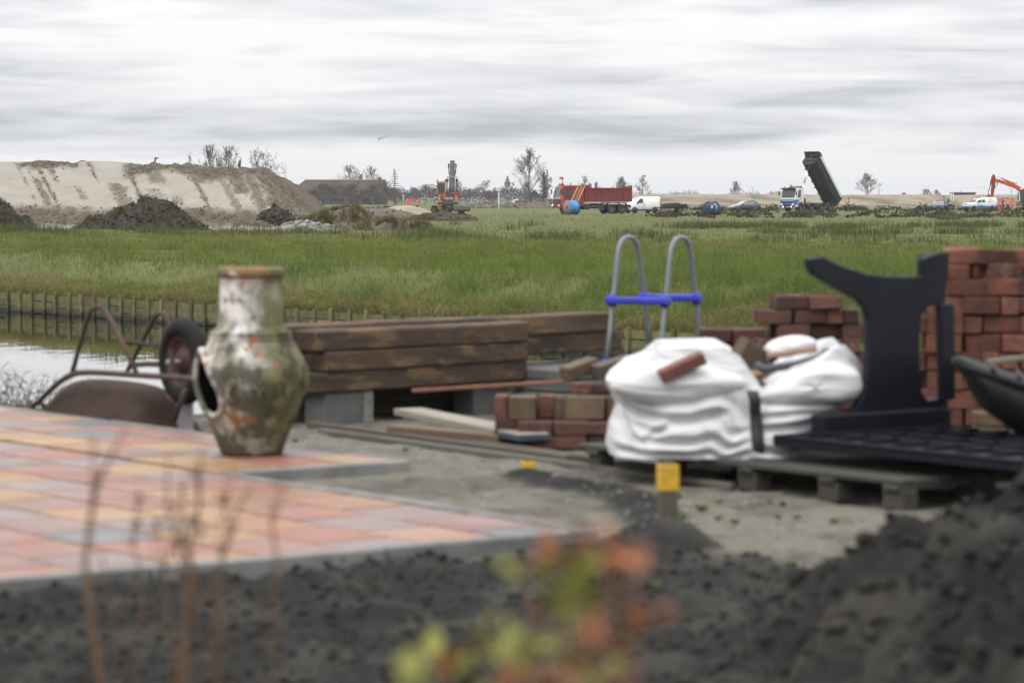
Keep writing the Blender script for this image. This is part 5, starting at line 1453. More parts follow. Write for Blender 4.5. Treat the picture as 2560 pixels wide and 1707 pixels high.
    MB().tube([(bx, 3.7, 5.2), (bx, 4.2, zs - .25)], .07, 8).build('bucket_ram', mat('ram_chrome', (.75, .76, .78)), t)
    MB().box((bx, 2.2, 4.25), (1.15, .3, .14)).build('lamp_bracket', M_mast, t)
    # bucket hanging behind, out of sight beyond the cab
    MB().prism([(0, 0), (.7, -.1), (.85, .4), (.5, .85), (0, .6)], lambda y, z: (bx - .3, 4.6 + y, 4.3 + z), lambda y, z: (bx + .3, 4.6 + y, 4.3 + z)).build('bucket', M_chassis, t, .02)
wheeled_excavator()

# ---- orange crawler excavator at the right edge
def orange_excavator():
    Y = 425; S = Y / FPX
    px0, py0 = 2310, 420; k = 250 / 2352
    def q(zx, zy, dy=0.0):
        v = at(px0 + zx * k, py0 + zy * k, Y + dy); return Vector((v.x - base.x, dy, v.z))
    base = on(2572, Y); t = thing('crawler_excavator', 'orange crawler excavator reaching in from the right edge', 'excavator', base)
    Mo = mat('excavator_orange', (.52, .085, .018), (.40, .06, .015), scale=2, rough=.4, c3=(.2, .05, .02), s3=2, t3=.64)
    Mr = mat('excavator_deep_red', (.30, .03, .016), (.24, .025, .014), scale=2, rough=.45)
    def slab(pts, y0, y1, name, m_, par=t, bev=.03):
        P = [q(*a) for a in pts]
        return MB().prism([(v.x, v.z) for v in P], lambda x, z: (x, y0, z), lambda x, z: (x, y1, z)).build(name, m_, par, bev)
    slab([(1670, 270), (1730, 262), (2050, 345), (2180, 410), (2330, 480), (2420, 560), (2330, 620), (2240, 560), (2150, 490), (1900, 395), (1690, 325)], -.25, .25, 'boom', Mo)
    slab([(1610, 160), (1660, 155), (1690, 260), (1672, 420), (1640, 600), (1612, 680), (1570, 670), (1575, 520), (1590, 350), (1570, 290)], -.19, .19, 'stick', Mr)
    r1 = MB().tube([q(1660, 180), q(1830, 245)], .055, 8).build('stick_ram', mat('ram_chrome', (.75, .76, .78)), t); MB().tube([q(1820, 242), q(2140, 380)], .10, 8).build('ram_cylinder', Mr, r1)
    r2 = MB().tube([q(1600, 200, -.3), q(1560, 400, -.3)], .10, 8).build('bucket_ram', Mr, t); MB().tube([q(1560, 400, -.3), q(1524, 540, -.3)], .06, 8).build('ram_rod', Mr, r2)
    MB().tube([q(1515, 540), q(1520, 640)], .05, 6).build('bucket_link', M_trim, t)
    slab([(1480, 640), (1520, 620), (1570, 650), (1620, 660), (1610, 715), (1560, 690), (1530, 712), (1490, 715)], -.35, .35, 'quick_coupler', Mr)
    slab([(1480, 715), (1600, 715), (1640, 780), (1600, 850), (1500, 830), (1470, 770)], -.6, .6, 'bucket', M_chassis)
    for a, b_, c_ in (((1700, 310), (1720, 400), (1670, 460)), ((1690, 350), (1740, 380), (1660, 480)), ((2110, 360), (2180, 330), (2170, 410))):
        MB().tube([q(*a, -.3), q((a[0] + b_[0]) / 2 + 25, (a[1] + b_[1]) / 2, -.3), q(*b_, -.3), q(*c_, -.3)], .035, 6).build('hydraulic_hose', M_trim, t)
    cb = slab([(2215, 570), (2330, 505), (2600, 505), (2600, 800), (2260, 800), (2210, 700)], -.6, .6, 'cab', M_trim); 
    slab([(2240, 590), (2330, 530), (2440, 530), (2440, 740), (2262, 740)], -.63, -.61, 'cab_window', M_glass, cb, 0)
    slab([(2205, 560), (2225, 550), (2245, 780), (2225, 790)], -.7, -.64, 'grab_rail', M_white, cb, 0)
    slab([(2200, 800), (2900, 800), (2900, 900), (2180, 890)], -1.2, 1.2, 'deck', M_trim)
    slab([(2190, 830), (2270, 822), (2275, 850), (2200, 880)], -1.22, -1.2, 'deck_stripe', Mo, t, 0)
    slab([(2560, 480), (2980, 500), (2980, 800), (2600, 800)], .65, 1.2, 'engine_housing', Mo)
    slab([(2980, 520), (3120, 560), (3120, 860), (2980, 860)], -1.2, 1.2, 'counterweight', Mo)
    for s in (-1, 1):
        m = MB(); cs = [(x, z) for x, z in [(-1.7, .1), (-1.95, .45), (-1.7, .8), (1.7, .8), (1.95, .45), (1.7, .1), (1.3, 0), (-1.3, 0)]]
        ox = q(2640, 950).x
        m.prism(cs, lambda x, z: (ox + x, s * 1.2 - .28, z), lambda x, z: (ox + x, s * 1.2 + .28, z)).build('crawler_track', M_chassis, t, .04)
    MB().lathe([(0, .75), (.6, .75), (.6, 1.35), (0, 1.35)], 18, (q(2640, 900).x, 0, 0)).build('slew_ring', M_chassis, t)
    MB().lathe([(0, 0), (.1, .02), (.12, .1)], 10, q(2290, 495, -.2), 'z').build('work_lamp', M_lit, t)
orange_excavator()

# ---- workers
M_skin = mat('skin', (.46, .27, .19), rough=.5); M_hv = mat('hi_vis_orange', (.86, .13, .03), (.7, .10, .025), scale=4, rough=.7)
M_hv2 = mat('hi_vis_red', (.80, .07, .03), (.66, .06, .025), scale=4, rough=.7)
M_refl = mat('reflective_tape', (.7, .68, .62), rough=.4); M_navy = mat('navy_trousers', (.035, .045, .085), (.05, .055, .09), scale=5, rough=.85); M_boot = mat('work_boot', (.02, .018, .016), rough=.7)
M_hair = mat('dark_hair', (.02, .016, .013), rough=.8); M_dark = mat('dark_jacket', (.022, .026, .034), (.03, .034, .042), scale=4, rough=.8)
def skin_mesh(name, joints, edges, m_, sub=1):
    me = bpy.data.meshes.new(name); me.from_pydata([j[0] for j in joints], edges, [])
    o = bpy.data.objects.new(name, me); COL.objects.link(o)
    md = o.modifiers.new('s', 'SKIN'); md.use_smooth_shade = True
    for v, j in zip(me.skin_vertices[0].data, joints):
        r_ = j[1]; v.radius = (r_, r_) if isinstance(r_, (int, float)) else r_
    me.skin_vertices[0].data[0].use_root = True
    sb = o.modifiers.new('b', 'SUBSURF'); sb.levels = sb.render_levels = sub
    dg = bpy.context.evaluated_depsgraph_get(); out = bpy.data.meshes.new_from_object(o.evaluated_get(dg))
    bpy.data.objects.remove(o); out.materials.clear(); out.materials.append(m_)
    return out
def person(label, px, Y, yaw, jacket, trousers, arms='down', lean=0.0, hair=M_hair, h=1.76, z=0.0, coat=False, group=None):
    t = thing('person', label, 'person', on(px, Y, z), yaw, group); k = h / 1.76; t.scale = (k, k, k)
    hipz, shz = .93, 1.44; lf = lean
    A = {'down': [((.02, .25, 1.12), (.10, .24, .88)), ((.02, -.25, 1.12), (.10, -.24, .88))],
         'fold': [((.06, .27, 1.16), (.26, .04, 1.18)), ((.06, -.27, 1.16), (.26, -.04, 1.15))],
         'hips': [((-.05, .36, 1.18), (.05, .19, 1.0)), ((-.05, -.36, 1.18), (.05, -.19, 1.0))],
         'reach': [((.12, .27, 1.18), (.40, .20, 1.16)), ((.12, -.27, 1.18), (.38, -.16, 1.2))],
         'head': [((.1, .34, 1.32), (.12, .14, 1.62)), ((.02, -.27, 1.14), (.1, -.22, .9))]}[arms]
    def S(z_): return lf * max(0, z_ - hipz)
    def v(x, y, z_): return Vector((x + S(z_), y, z_))
    J = [(v(0, 0, hipz), .13), (v(0, 0, 1.15), .135), (v(0, 0, 1.36), .15), (v(0, 0, 1.50), .062), (v(.01, 0, 1.58), .075), (v(.02, 0, 1.66), .098), (v(.01, 0, 1.74), .07)]
    E = [(0, 1), (1, 2), (2, 3), (3, 4), (4, 5), (5, 6)]
    hands = []
    for (el_, ha), s in zip(A, (1, -1)):
        i = len(J); hv = v(*ha); ev = v(*el_); d = (hv - ev).normalized()
        J += [(v(0, s * .19, shz), .07), (ev, .045), (hv, .03), (hv + d * .09, .035)]; E += [(2, i), (i, i + 1), (i + 1, i + 2), (i + 2, i + 3)]; hands.append((hv, d, s))
    for s in (1, -1):
        i = len(J); J += [(Vector((0, s * .10, .86)), .10), (Vector((.03, s * .11, .48)), .062), (Vector((-.01, s * .115, .10)), .045), (Vector((.16, s * .125, .04)), .04)]
        E += [(0, i), (i, i + 1), (i + 1, i + 2), (i + 2, i + 3)]
    bd = link('body', skin_mesh('body', J, E, M_skin), t)
    # fingers and face
    m = MB()
    for hv, d, s in hands:
        sd = d.cross(Vector((1, 0, 0))).normalized()
        for f in range(4): m.tube([hv + d * .09 + sd * (f - 1.5) * .02, hv + d * (.15 + .012 * (f in (1, 2))) + sd * (f - 1.5) * .02 + Vector((.015, 0, 0)), hv + d * .17 + sd * (f - 1.5) * .018 + Vector((.03, 0, 0))], [.011, .009, .007], 5)
        m.tube([hv + d * .04, hv + d * .08 + Vector((.045, 0, 0))], [.013, .009], 5)
    m.build('hands', M_skin, t)
    hd = v(.02, 0, 1.66)
    m = MB(); m.tube([hd + Vector((.085, 0, .02)), hd + Vector((.12, 0, -.02)), hd + Vector((.09, 0, -.03))], [.012, .018, .012], 5)
    for s in (-1, 1): m.lathe([(0, .02), (.025, .01), (.03, 0), (0, -.01)], 8, hd + Vector((0, s * .085, -.01)), 'y')
    m.build('face', M_skin, t)
    m = MB()
    for s in (-1, 1): m.lathe([(0, .012), (.012, .006), (.014, 0)], 8, hd + Vector((.085, s * .034, .015)), 'x')
    m.build('eyes', M_black, t)
    m = MB(); m.lathe([(.10, -.02), (.108, .03), (.095, .08), (.055, .115), (0, .125)], 14, hd + Vector((-.018, 0, .0))); m.build('hair', hair, t)
    # clothes
    low = .62 if coat else .86
    J = [(v(0, 0, 1.2), .168), (v(0, 0, low + .06), (.17, .19)), (v(0, 0, low), (.165, .19)), (v(0, 0, 1.38), .175), (v(0, 0, 1.47), .09)]
    E = [(0, 1), (1, 2), (0, 3), (3, 4)]
    for (el_, ha), s in zip(A, (1, -1)):
        i = len(J); J += [(v(0, s * .20, shz - .01), .10), (v(*el_), .075), (v(*ha), .058)]; E += [(3, i), (i, i + 1), (i + 1, i + 2)]
    jk = link('jacket', skin_mesh('jacket', J, E, jacket), t)
    m = MB()
    for zz in (low + .16, 1.14):
        c = v(0, 0, zz); m.lathe([(.182, -.028), (.19, 0), (.182, .028)], 16, c)
    m.build('tape', M_refl, jk)
    J = [(Vector((0, 0, .95)), (.15, .165)), (Vector((0, .10, .84)), .118), (Vector((.03, .115, .48)), .085), (Vector((-.01, .12, .12)), .075), (Vector((0, -.10, .84)), .118), (Vector((.03, -.115, .48)), .085), (Vector((-.01, -.12, .12)), .075)]
    tr = link('trousers', skin_mesh('trousers', J, [(0, 1), (1, 2), (2, 3), (0, 4), (4, 5), (5, 6)], trousers), t)
    for s in (-1, 1):
        MB().tube([(-.06, s * .12, .05), (.06, s * .122, .055), (.2, s * .13, .035)], [.052, .056, .042], 8).build('boot', M_boot, t)
    return t
GW = 'road workers in orange'
person('worker in a long orange coat, nearest to the tan grass, hand at the head', 1024, 372, R(-80), M_hv2, M_navy, 'head', .02, h=1.86, coat=True, group=GW)
person('worker in orange jacket and navy trousers left of the excavator wheel', 1043, 372, R(20), M_hv, M_navy, 'fold', .02, h=1.78, group=GW)
person('worker in orange vest reaching to the tail of the raised tipper', 2122, 384, R(170), M_hv, M_navy, 'reach', .06, h=1.84, group=GW)
person('worker in full red-orange suit with his back turned by the pickup', 2500, 398, R(75), M_hv2, M_hv2, 'down', 0, h=1.74, group=GW)
person('worker in dark jacket behind the red-orange suited one', 2506.5, 401, R(200), M_dark, M_navy, 'down', 0, h=1.86, group='workers by the pickup')
person('worker in orange vest over navy trousers with dark sleeves by the pickup', 2520, 398, R(100), M_hv, M_navy, 'hips', .05, h=1.86, group=GW)
person('worker all in light orange nearest to the orange excavator', 2531, 399, R(150), M_hv, mat('orange_trousers', (.78, .16, .045), rough=.75), 'down', .02, h=1.74, group=GW)
# ================================================================== far bank: timber sheet piling
M_pile = mat('mossy_timber', (.165, .155, .06), (.09, .086, .04), scale=5, rough=.85, bump=.5, bscale=20, rand=.35, c3=(.07, .062, .045), s3=3, t3=.62, stretch=(1, 1, .35))
def waterline(M, z0, z1):
    # wet, algae-black timber just above the water
    N, L = M.node_tree.nodes, M.node_tree.links; b = N['Principled BSDF']; src = b.inputs['Base Color'].links[0].from_socket
    ge = N.new('ShaderNodeNewGeometry'); sz = N.new('ShaderNodeSeparateXYZ'); L.new(ge.outputs['Position'], sz.inputs[0])
    nn_ = N.new('ShaderNodeTexNoise'); nn_.inputs['Scale'].default_value = 3; L.new(ge.outputs['Position'], nn_.inputs['Vector'])
    ad = N.new('ShaderNodeMath'); ad.operation = 'MULTIPLY_ADD'; L.new(nn_.outputs[0], ad.inputs[0]); ad.inputs[1].default_value = .10; L.new(sz.outputs[2], ad.inputs[2])
    mr = N.new('ShaderNodeMapRange'); L.new(ad.outputs[0], mr.inputs[0]); mr.inputs[1].default_value = z0; mr.inputs[2].default_value = z1
    mx = N.new('ShaderNodeMix'); mx.data_type = 'RGBA'; L.new(mr.outputs[0], mx.inputs[0]); mx.inputs[6].default_value = (.026, .026, .018, 1); L.new(src, mx.inputs[7])
    L.new(mx.outputs[2], b.inputs['Base Color'])
waterline(M_pile, -.31, -.22)
def beschoeiing():
    o = Vector((2.19, 37.8, 0)); t = thing('timber_revetment', 'low mossy timber revetment along the far canal bank', 'revetment', o, math.atan2(EA.y, EA.x))
    # local x along the bank, local y: minus is away from the water
    pm = MB().box((0, 0, 0), (.075, .05, .62)).mesh('post', M_pile, .008); g = random.Random(4)
    for i in range(66):
        x = -7 + i * .5 + g.uniform(-.03, .03)
        link('post', pm, t, (x, .052, -.30 + g.uniform(-.02, .025)), (g.gauss(0, .03), g.gauss(0, .03), g.gauss(0, .08)))
    bm_ = MB().box((0, 0, 0), (1.785, .03, .112)).mesh('board', M_pile, .004)
    for r_ in range(4):
        for i in range(19):
            link('board', bm_, t, (-7 + .9 * (r_ % 2) + i * 1.8, .012 + g.uniform(-.004, .006), -.105 - r_ * .118 + g.uniform(-.006, .006)), (g.gauss(0, .02), g.gauss(0, .004), 0))
beschoeiing()

# ================================================================== terrace
PZ = .40
M_slab = {k: mat('slab_' + k, tuple(q * k_ for q, k_ in zip(c, (.47, .46, .445))), tuple(q * k_ for q, k_ in zip(c2, (.45, .44, .43))), scale=1.6, rough=.34, rough2=.6, bump=.25, bscale=60, rand=.12, spec=.5) for k, c, c2 in (
    ('salmon', (.54, .205, .135), (.46, .24, .19)), ('rose', (.50, .24, .19), (.42, .26, .22)), ('sand', (.62, .39, .18), (.58, .32, .17)),
    ('mauve', (.37, .285, .28), (.42, .29, .25)), ('slate', (.21, .215, .23), (.29, .27, .27)), ('peach', (.60, .31, .17), (.53, .26, .16)))}
def terrace():
    t = tag(thing('terrace_floor', 'raised terrace of mixed salmon, yellow and grey slabs', None, C0), kind='structure')
    t.rotation_euler = (0, 0, math.atan2(EA.y, EA.x))           # local x along EA, local y = -EB
    g = random.Random(21); wa, wb_ = .48, .37
    me = {k: MB().box((0, 0, 0), (wa - .026, wb_ - .026, .05)).mesh('slab', m_, .006) for k, m_ in M_slab.items()}
    half = {k: MB().box((0, 0, 0), (wa / 2 - .022, wb_ - .022, .05)).mesh('slab', m_, .006) for k, m_ in M_slab.items()}
    keys = ['salmon'] * 6 + ['rose'] * 6 + ['sand'] * 4 + ['mauve'] * 4 + ['slate'] * 2 + ['peach'] * 3
    k0 = .075
    for j in range(-17, 3):                                     # rows along EA, b from b0 to b0 + wb_
        b0 = (j * wb_ - k0) if j < 0 else (j * wb_ - .02)
        if j == 2: b0 = 2 * wb_ - .02
        amin = k0 if j < 0 else 2.97 + k0
        a = amin
        if j % 2: a -= wa / 2
        n = 0
        while a < 11.5:
            ca = a + wa / 2; cb = b0 + wb_ / 2
            p = ab(ca, cb)
            if abs(p.x) < .22 * p.y + .7 and cb < 1.03:
                if a < amin - .01: link('slab', half[g.choice(keys)], t, (amin + wa / 4, -cb, PZ - .025 + g.gauss(0, .0012)), (g.gauss(0, .002), g.gauss(0, .002), 0))
                else: link('slab', me[g.choice(keys)], t, (ca, -cb, PZ - .025 + g.gauss(0, .0012)), (g.gauss(0, .002), g.gauss(0, .002), g.gauss(0, .002)))
            a += wa
    # bed and grey kerb units round the edge
    mb_ = MB()
    mb_.box((5.6, 3.2, PZ - .078), (11.0, 6.3, .05)); mb_.box((7.3, -.51, PZ - .078), (8.5, 1.03, .05))
    mb_.build('bed', mat('slab_bed', (.03, .026, .022), (.055, .048, .04), scale=8, rough=.95), t)
    km = MB().box((0, 0, 0), (.985, .06, .16)).mesh('kerb', mat('kerb_concrete', (.19, .19, .18), (.12, .122, .118), scale=5, rough=.75, bump=.3, bscale=60, rand=.15), .007)
    def run(p, q):
        d = Vector(q) - Vector(p); L_ = d.length; n = max(1, round(L_)); u = d / L_; an = math.atan2(u.y, u.x)
        for i in range(n):
            c = Vector(p) + u * (L_ * (i + .5) / n); o = link('kerb', km, t, (c.x, c.y, PZ - .074 + g.gauss(0, .002)), (0, 0, an)); o.scale = (L_ / n, 1, 1)
    run((.03, 6.2, 0), (.03, 0, 0)); run((.06, .03, 0), (2.95, .03, 0)); run((3.0, .0, 0), (3.0, -1.08, 0)); run((3.03, -1.05, 0), (11.5, -1.05, 0))
terrace()

# ================================================================== chiminea
def chiminea():
    p = on(629, 14.95, PZ); t = thing('chiminea', 'weathered clay chiminea with flaking whitewash and green algae', 'chiminea', p)
    M = bpy.data.materials.new('weathered_clay'); M.use_nodes = True
    N, L = M.node_tree.nodes, M.node_tree.links; b = N['Principled BSDF']; b.inputs['Roughness'].default_value = .85; b.inputs['Specular IOR Level'].default_value = .25
    co = N.new('ShaderNodeTexCoord')
    def nz(s, d=6, off=0.0):
        m_ = N.new('ShaderNodeMapping'); m_.inputs['Location'].default_value = (off, off * .7, -off); L.new(co.outputs['Object'], m_.inputs[0])
        n = N.new('ShaderNodeTexNoise'); n.inputs['Scale'].default_value = s; n.inputs['Detail'].default_value = d; n.inputs['Roughness'].default_value = .6; L.new(m_.outputs[0], n.inputs['Vector']); return n.outputs[0]
    def step(src, a, c):
        r_ = N.new('ShaderNodeMapRange'); r_.interpolation_type = 'SMOOTHSTEP'; L.new(src, r_.inputs[0]); r_.inputs[1].default_value = a; r_.inputs[2].default_value = c; return r_.outputs[0]
    def mx(f, a, c):
        m_ = N.new('ShaderNodeMix'); m_.data_type = 'RGBA'; L.new(f, m_.inputs[0])
        for i, q in ((6, a), (7, c)):
            if isinstance(q, tuple): m_.inputs[i].default_value = (*q, 1)
            else: L.new(q, m_.inputs[i])
        return m_.outputs[2]
    def mth(op, a, c):
        m_ = N.new('ShaderNodeMath'); m_.operation = op
        for i, q in enumerate((a, c)):
            if isinstance(q, (int, float)): m_.inputs[i].default_value = q
            else: L.new(q, m_.inputs[i])
        return m_.outputs[0]
    sx = N.new('ShaderNodeSeparateXYZ'); L.new(co.outputs['Object'], sx.inputs[0])
    # whitewash, thinner low down; algae on the wet side; orange clay where it flaked off; black mould
    up = step(sx.outputs[2], .05, .8)
    wash = mx(step(nz(7), .38, .6), (.20, .185, .14), (.42, .40, .35))
    wash = mx(mth('MULTIPLY', up, step(nz(5, 4, 3), .42, .6)), wash, (.62, .60, .59))
    alg = mth('ADD', mth('MULTIPLY', sx.outputs[0], 1.9), mth('MULTIPLY', nz(4, 5, 5), 1.0))
    c = mx(mth('MULTIPLY', step(alg, .44, .82), .9), wash, mx(step(nz(9, 4, 9), .4, .6), (.115, .115, .028), (.055, .058, .020)))
    dirt = mth('SUBTRACT', nz(6, 6, 11), mth('MULTIPLY', sx.outputs[2], .10))
    c = mx(mth('MULTIPLY', step(dirt, .41, .53), .9), c, (.055, .055, .035))
    c = mx(step(nz(7.0, 5, 17), .61, .66), c, (.23, .115, .05))
    c = mx(step(nz(11, 3, 23), .645, .68), c, (.27, .11, .05))
    L.new(c, b.inputs['Base Color'])
    bp = N.new('ShaderNodeBump'); bp.inputs['Distance'].default_value = .012; L.new(nz(14, 6, 2), bp.inputs['Height']); L.new(bp.outputs[0], b.inputs['Normal'])
    n = 72
    az0 = math.atan2(-math.cos(R(60)), -math.sin(R(60)))         # way the mouth faces: left, a little towards the viewer
    prof = [(.155, 0), (.166, .01), (.186, .07), (.209, .13), (.238, .20), (.268, .28), (.288, .34), (.300, .41), (.294, .46), (.278, .51), (.254, .555), (.230, .592), (.212, .625)]
    # finer
    P = []
    for (r0, z0), (r1, z1) in zip(prof, prof[1:]):
        for k in range(3): P.append((lerp(r0, r1, k / 3), lerp(z0, z1, k / 3)))
    P.append(prof[-1])
    zc, hz_, ha = .385, .165, R(32)
    def azc(z): q_ = R(lerp(50, 72, max(0, min(1, (z - .2) / .35)))); return math.atan2(-math.cos(q_), -math.sin(q_))
    def hal(z): return R(lerp(34, 21, max(0, min(1, (z - .2) / .35))))
    def inside(a, z):
        d = (a - azc(z) + math.pi) % (2 * math.pi) - math.pi
        return (d / hal(z)) ** 2 + ((z - zc) / hz_) ** 2
    def skip(k, i): return inside(2 * math.pi * (k + .5) / n, (P[i][1] + P[i + 1][1]) / 2) < 1
    m = MB().lathe(P, n, skip=skip)
    m.v = [tuple(Vector(v) * (1 + .02 * noise.noise(Vector(v) * 6)) if v[2] > .02 else v) for v in m.v]
    m.lathe([(0, .004), (.155, .004)], n)
    bd = m.build('body', M, t)
    inn = MB().lathe([(r_ * .88, z_ + .01) for r_, z_ in prof], 40); inn.lathe([(0, .03), (.14, .03)], 40); inn.build('firebox', mat('soot_and_shade', (.003, .003, .003), rough=1, spec=0), t)  # soot taken down to near black, standing in for shade inside
    # thick lip round the mouth
    pts = []
    for k in range(41):
        a = 2 * math.pi * k / 40; zz = zc + hz_ * 1.04 * math.sin(a); aa = azc(zz) + hal(zz) * 1.02 * math.cos(a)
        rr_ = interp([(z_, r_) for r_, z_ in prof], zz) - .004 + .016 * max(0, math.sin(a)) ** 3
        pts.append((rr_ * math.cos(aa), rr_ * math.sin(aa), zz))
    MB().tube(pts, .017, 10, caps=False).build('mouth_rim', M, t)
    # throat from the lip into the firebox, soot blackened to paint its shade
    cm = Vector((.12 * math.cos(az0), .12 * math.sin(az0), zc)); fv = [Vector(p) for p in pts[:40]] + [cm * .2 + (Vector(p) - cm) * .75 + Vector((0, 0, zc * .8)) for p in pts[:40]]
    MB().add(fv + [cm], [(i, (i + 1) % 40, 40 + (i + 1) % 40, 40 + i) for i in range(40)] + [(40 + i, 40 + (i + 1) % 40, 80) for i in range(40)], True).build('throat', mat('soot_and_shade', (.003, .003, .003), rough=1, spec=0), t)
    neck = [(.205, .622), (.216, .632), (.214, .650), (.198, .658), (.180, .672), (.174, .70), (.168, .80), (.162, .90), (.160, .935)]
    nk = MB().lathe(neck, 56).build('neck', M, t)
    M_lip = mat('lip_clay', (.30, .13, .05), (.10, .10, .045), scale=6, rough=.85, c3=(.42, .40, .33), s3=7, t3=.56, bump=.3)
    nk2 = MB().lathe([(.160, .930), (.172, .942), (.178, .958), (.177, .978), (.168, .988), (.150, .985), (.140, .95), (.138, .70)], 56).build('lip', M_lip, nk)
    MB().lathe([(.215, .606), (.223, .614), (.218, .626), (.204, .628)], 56).build('collar', M, t)
    # leaf-shaped reliefs round the belly
    for k in range(7):
        a = -1.9 + k * .55; m = MB()
        q = [Vector(((.292 + .012) * math.cos(a + dx), (.292 + .012) * math.sin(a + dx), .40 + dz)) for dx, dz in ((0, -.09), (.12, 0), (0, .09), (-.12, 0))]
        cpt = Vector((.318 * math.cos(a), .318 * math.sin(a), .40)); m.add(q + [cpt], [(0, 1, 4), (1, 2, 4), (2, 3, 4), (3, 0, 4)], True); m.build('relief', M, t)
    return t
chiminea()

# ================================================================== upturned wheelbarrow
M_rust = mat('rusty_tube', (.075, .040, .026), (.035, .024, .019), scale=9, rough=.75, bump=.3, bscale=60)
M_tray = mat('rusty_tray', (.050, .027, .018), (.022, .015, .012), scale=4, spec=.25, rough=.7, rough2=.85, c3=(.13, .085, .055), s3=4, t3=.62, bump=.2, bscale=40)
def wheelbarrow():
    W0 = on(457, 17.25); t = thing('wheelbarrow', 'rusty wheelbarrow lying upside down behind the terrace', 'wheelbarrow', (W0.x, W0.y, 0))
    def q(zx, zy, lat):
        """point seen at (zx, zy) of the detail crop, lateral offset lat along EB from the wheel's plane"""
        px, py = zx * .3699, 640 + zy * .3699
        d = ray(px, py); o = Vector((W0.x, W0.y, 0)) + EB * lat
        # solve eye + k d = o + s EA (horizontal)
        det = d.x * -EA.y - d.y * -EA.x
        k = (o.x * -EA.y - o.y * -EA.x) / det
        return Vector((0, 0, EYE)) + d * k - Vector((W0.x, W0.y, 0))
    near, far = -.26, .26
    def bar(pts, lat, r_, name, par=t, m_=M_rust):
        return MB().tube([q(a, b_, lat) for a, b_ in pts], r_, 9).build(name, m_, par)
    bar([(1360, 838), (1200, 822), (1050, 812), (860, 800), (700, 790), (600, 786), (520, 790), (460, 812), (400, 852), (340, 905), (270, 975), (200, 1030), (150, 1075)], near, .019, 'handle_tube')
    bar([(1300, 745), (1150, 735), (1000, 728), (900, 735)], far, .019, 'handle_tube')
    bar([(488, 790), (540, 600), (592, 420), (606, 380), (628, 352), (660, 340), (695, 352), (722, 385), (760, 450), (840, 610), (935, 815)], near, .016, 'leg_frame')
    bar([(850, 800), (950, 600), (1035, 430), (1055, 400), (1080, 385), (1108, 388), (1130, 412), (1142, 450), (1150, 540), (1160, 720)], far, .016, 'leg_frame')
    a, b_ = q(822, 578, near), q(1062, 605, far)
    MB().tube([a, b_], .012, 7).build('cross_brace', M_rust, t)
    MB().tube([q(250, 985, near), q(360, 1055, near + .1)], .010, 7).build('brace', M_rust, t)
    # tray: inverted, sections along EA
    c0, c1 = q(1150, 960, -.02), q(455, 960, -.02)
    axis = Vector((c1.x - c0.x, c1.y - c0.y, 0)); Lt = axis.length; ax = axis.normalized()
    zt = hat(640 + 818 * .3699, 18.2); M = MB(); st = []
    for f, w_, hh, dz in ((-.10, .50, .02, -.36), (.0, .56, .10, -.30), (.06, .48, .3, -.12), (.12, .44, .34, -.02), (.35, .42, .36, 0), (.60, .40, .36, .0), (.84, .42, .34, -.01), (.94, .46, .28, -.10), (1.0, .52, .18, -.22), (1.06, .58, .05, -.36)):
        c = Vector((c0.x, c0.y, 0)) + ax * Lt * f; lat = Vector((EB.x, EB.y, 0)); ztop = zt + dz; zb = zt - .40
        ring = []
        for k in range(9):
            u = -1 + 2 * k / 8; e_ = abs(u) ** 5
            ring.append(c + lat * (u * (w_ / 2 + .10 * e_)) + Vector((0, 0, ztop - (ztop - zb) * e_ * .98)))
        st.append(ring)
    vs = [v for r_ in st for v in r_]; M.add(vs, [(i * 9 + k, i * 9 + k + 1, (i + 1) * 9 + k + 1, (i + 1) * 9 + k) for i in range(len(st) - 1) for k in range(8)], True)
    tr = M.build('tray', M_tray, t)
    sd = tr.modifiers.new('s', 'SUBSURF'); sd.levels = sd.render_levels = 2; so = tr.modifiers.new('t', 'SOLIDIFY'); so.thickness = .006
    MB().tube([st[0][0]] + [r_[0] for r_ in st[1:]], .012, 6).build('tray_rim', M_rust, tr)
    for s in (near * .4, far * .4):
        MB().tube([q(1180, 1110, s), q(1250, 900, s)], .016, 7).build('fork', M_rust, t)
    MB().box(q(1250, 1090, .05) , (.18, .02, .22), Matrix.Rotation(math.atan2(EA.y, EA.x), 3, 'Z')).build('front_plate', mat('grey_plate', (.28, .27, .28), (.2, .2, .2), scale=5, rough=.6), t)
    # wheel in the plane of EA and z
    wc = q(1245, 712, 0.0); an = math.atan2(EA.y, EA.x); r_, w_ = .262, .105
    prof = [(r_ * .60, -w_ * .40), (r_ * .78, -w_ * .52), (r_ * .92, -w_ * .44), (r_, -w_ * .20), (r_, w_ * .20), (r_ * .92, w_ * .44), (r_ * .78, w_ * .52), (r_ * .60, w_ * .40), (r_ * .60, -w_ * .40)]
    wh = MB().lathe(prof, 40, (0, 0, 0), 'y').build('wheel', mat('barrow_tyre', (.008, .008, .009), (.013, .013, .013), scale=9, rough=.75, spec=.2), t, 0, wc, (0, 0, an))
    rm = mat('barrow_rim_red', (.065, .014, .011), (.03, .014, .011), scale=9, rough=.6)
    m = MB()
    m.lathe([(.02, .035), (.06, .035), (.075, .010), (r_ * .46, .002), (r_ * .52, .034), (r_ * .62, .042)], 30, (0, 0, 0), 'y'); m.lathe([(.02, -.035), (.06, -.035), (.075, -.010), (r_ * .46, -.002), (r_ * .52, -.034), (r_ * .62, -.042)], 30, (0, 0, 0), 'y')
    ri = m.build('rim', rm, wh)
    MB().tube([(0, -.12, 0), (0, .12, 0)], .014, 8).build('axle', M_mast, wh)
    for s in (-1, 1): MB().box((-.03, s * .105, 0), (.05, .012, .15)).build('bracket', M_rust, wh)
    return t
wheelbarrow()

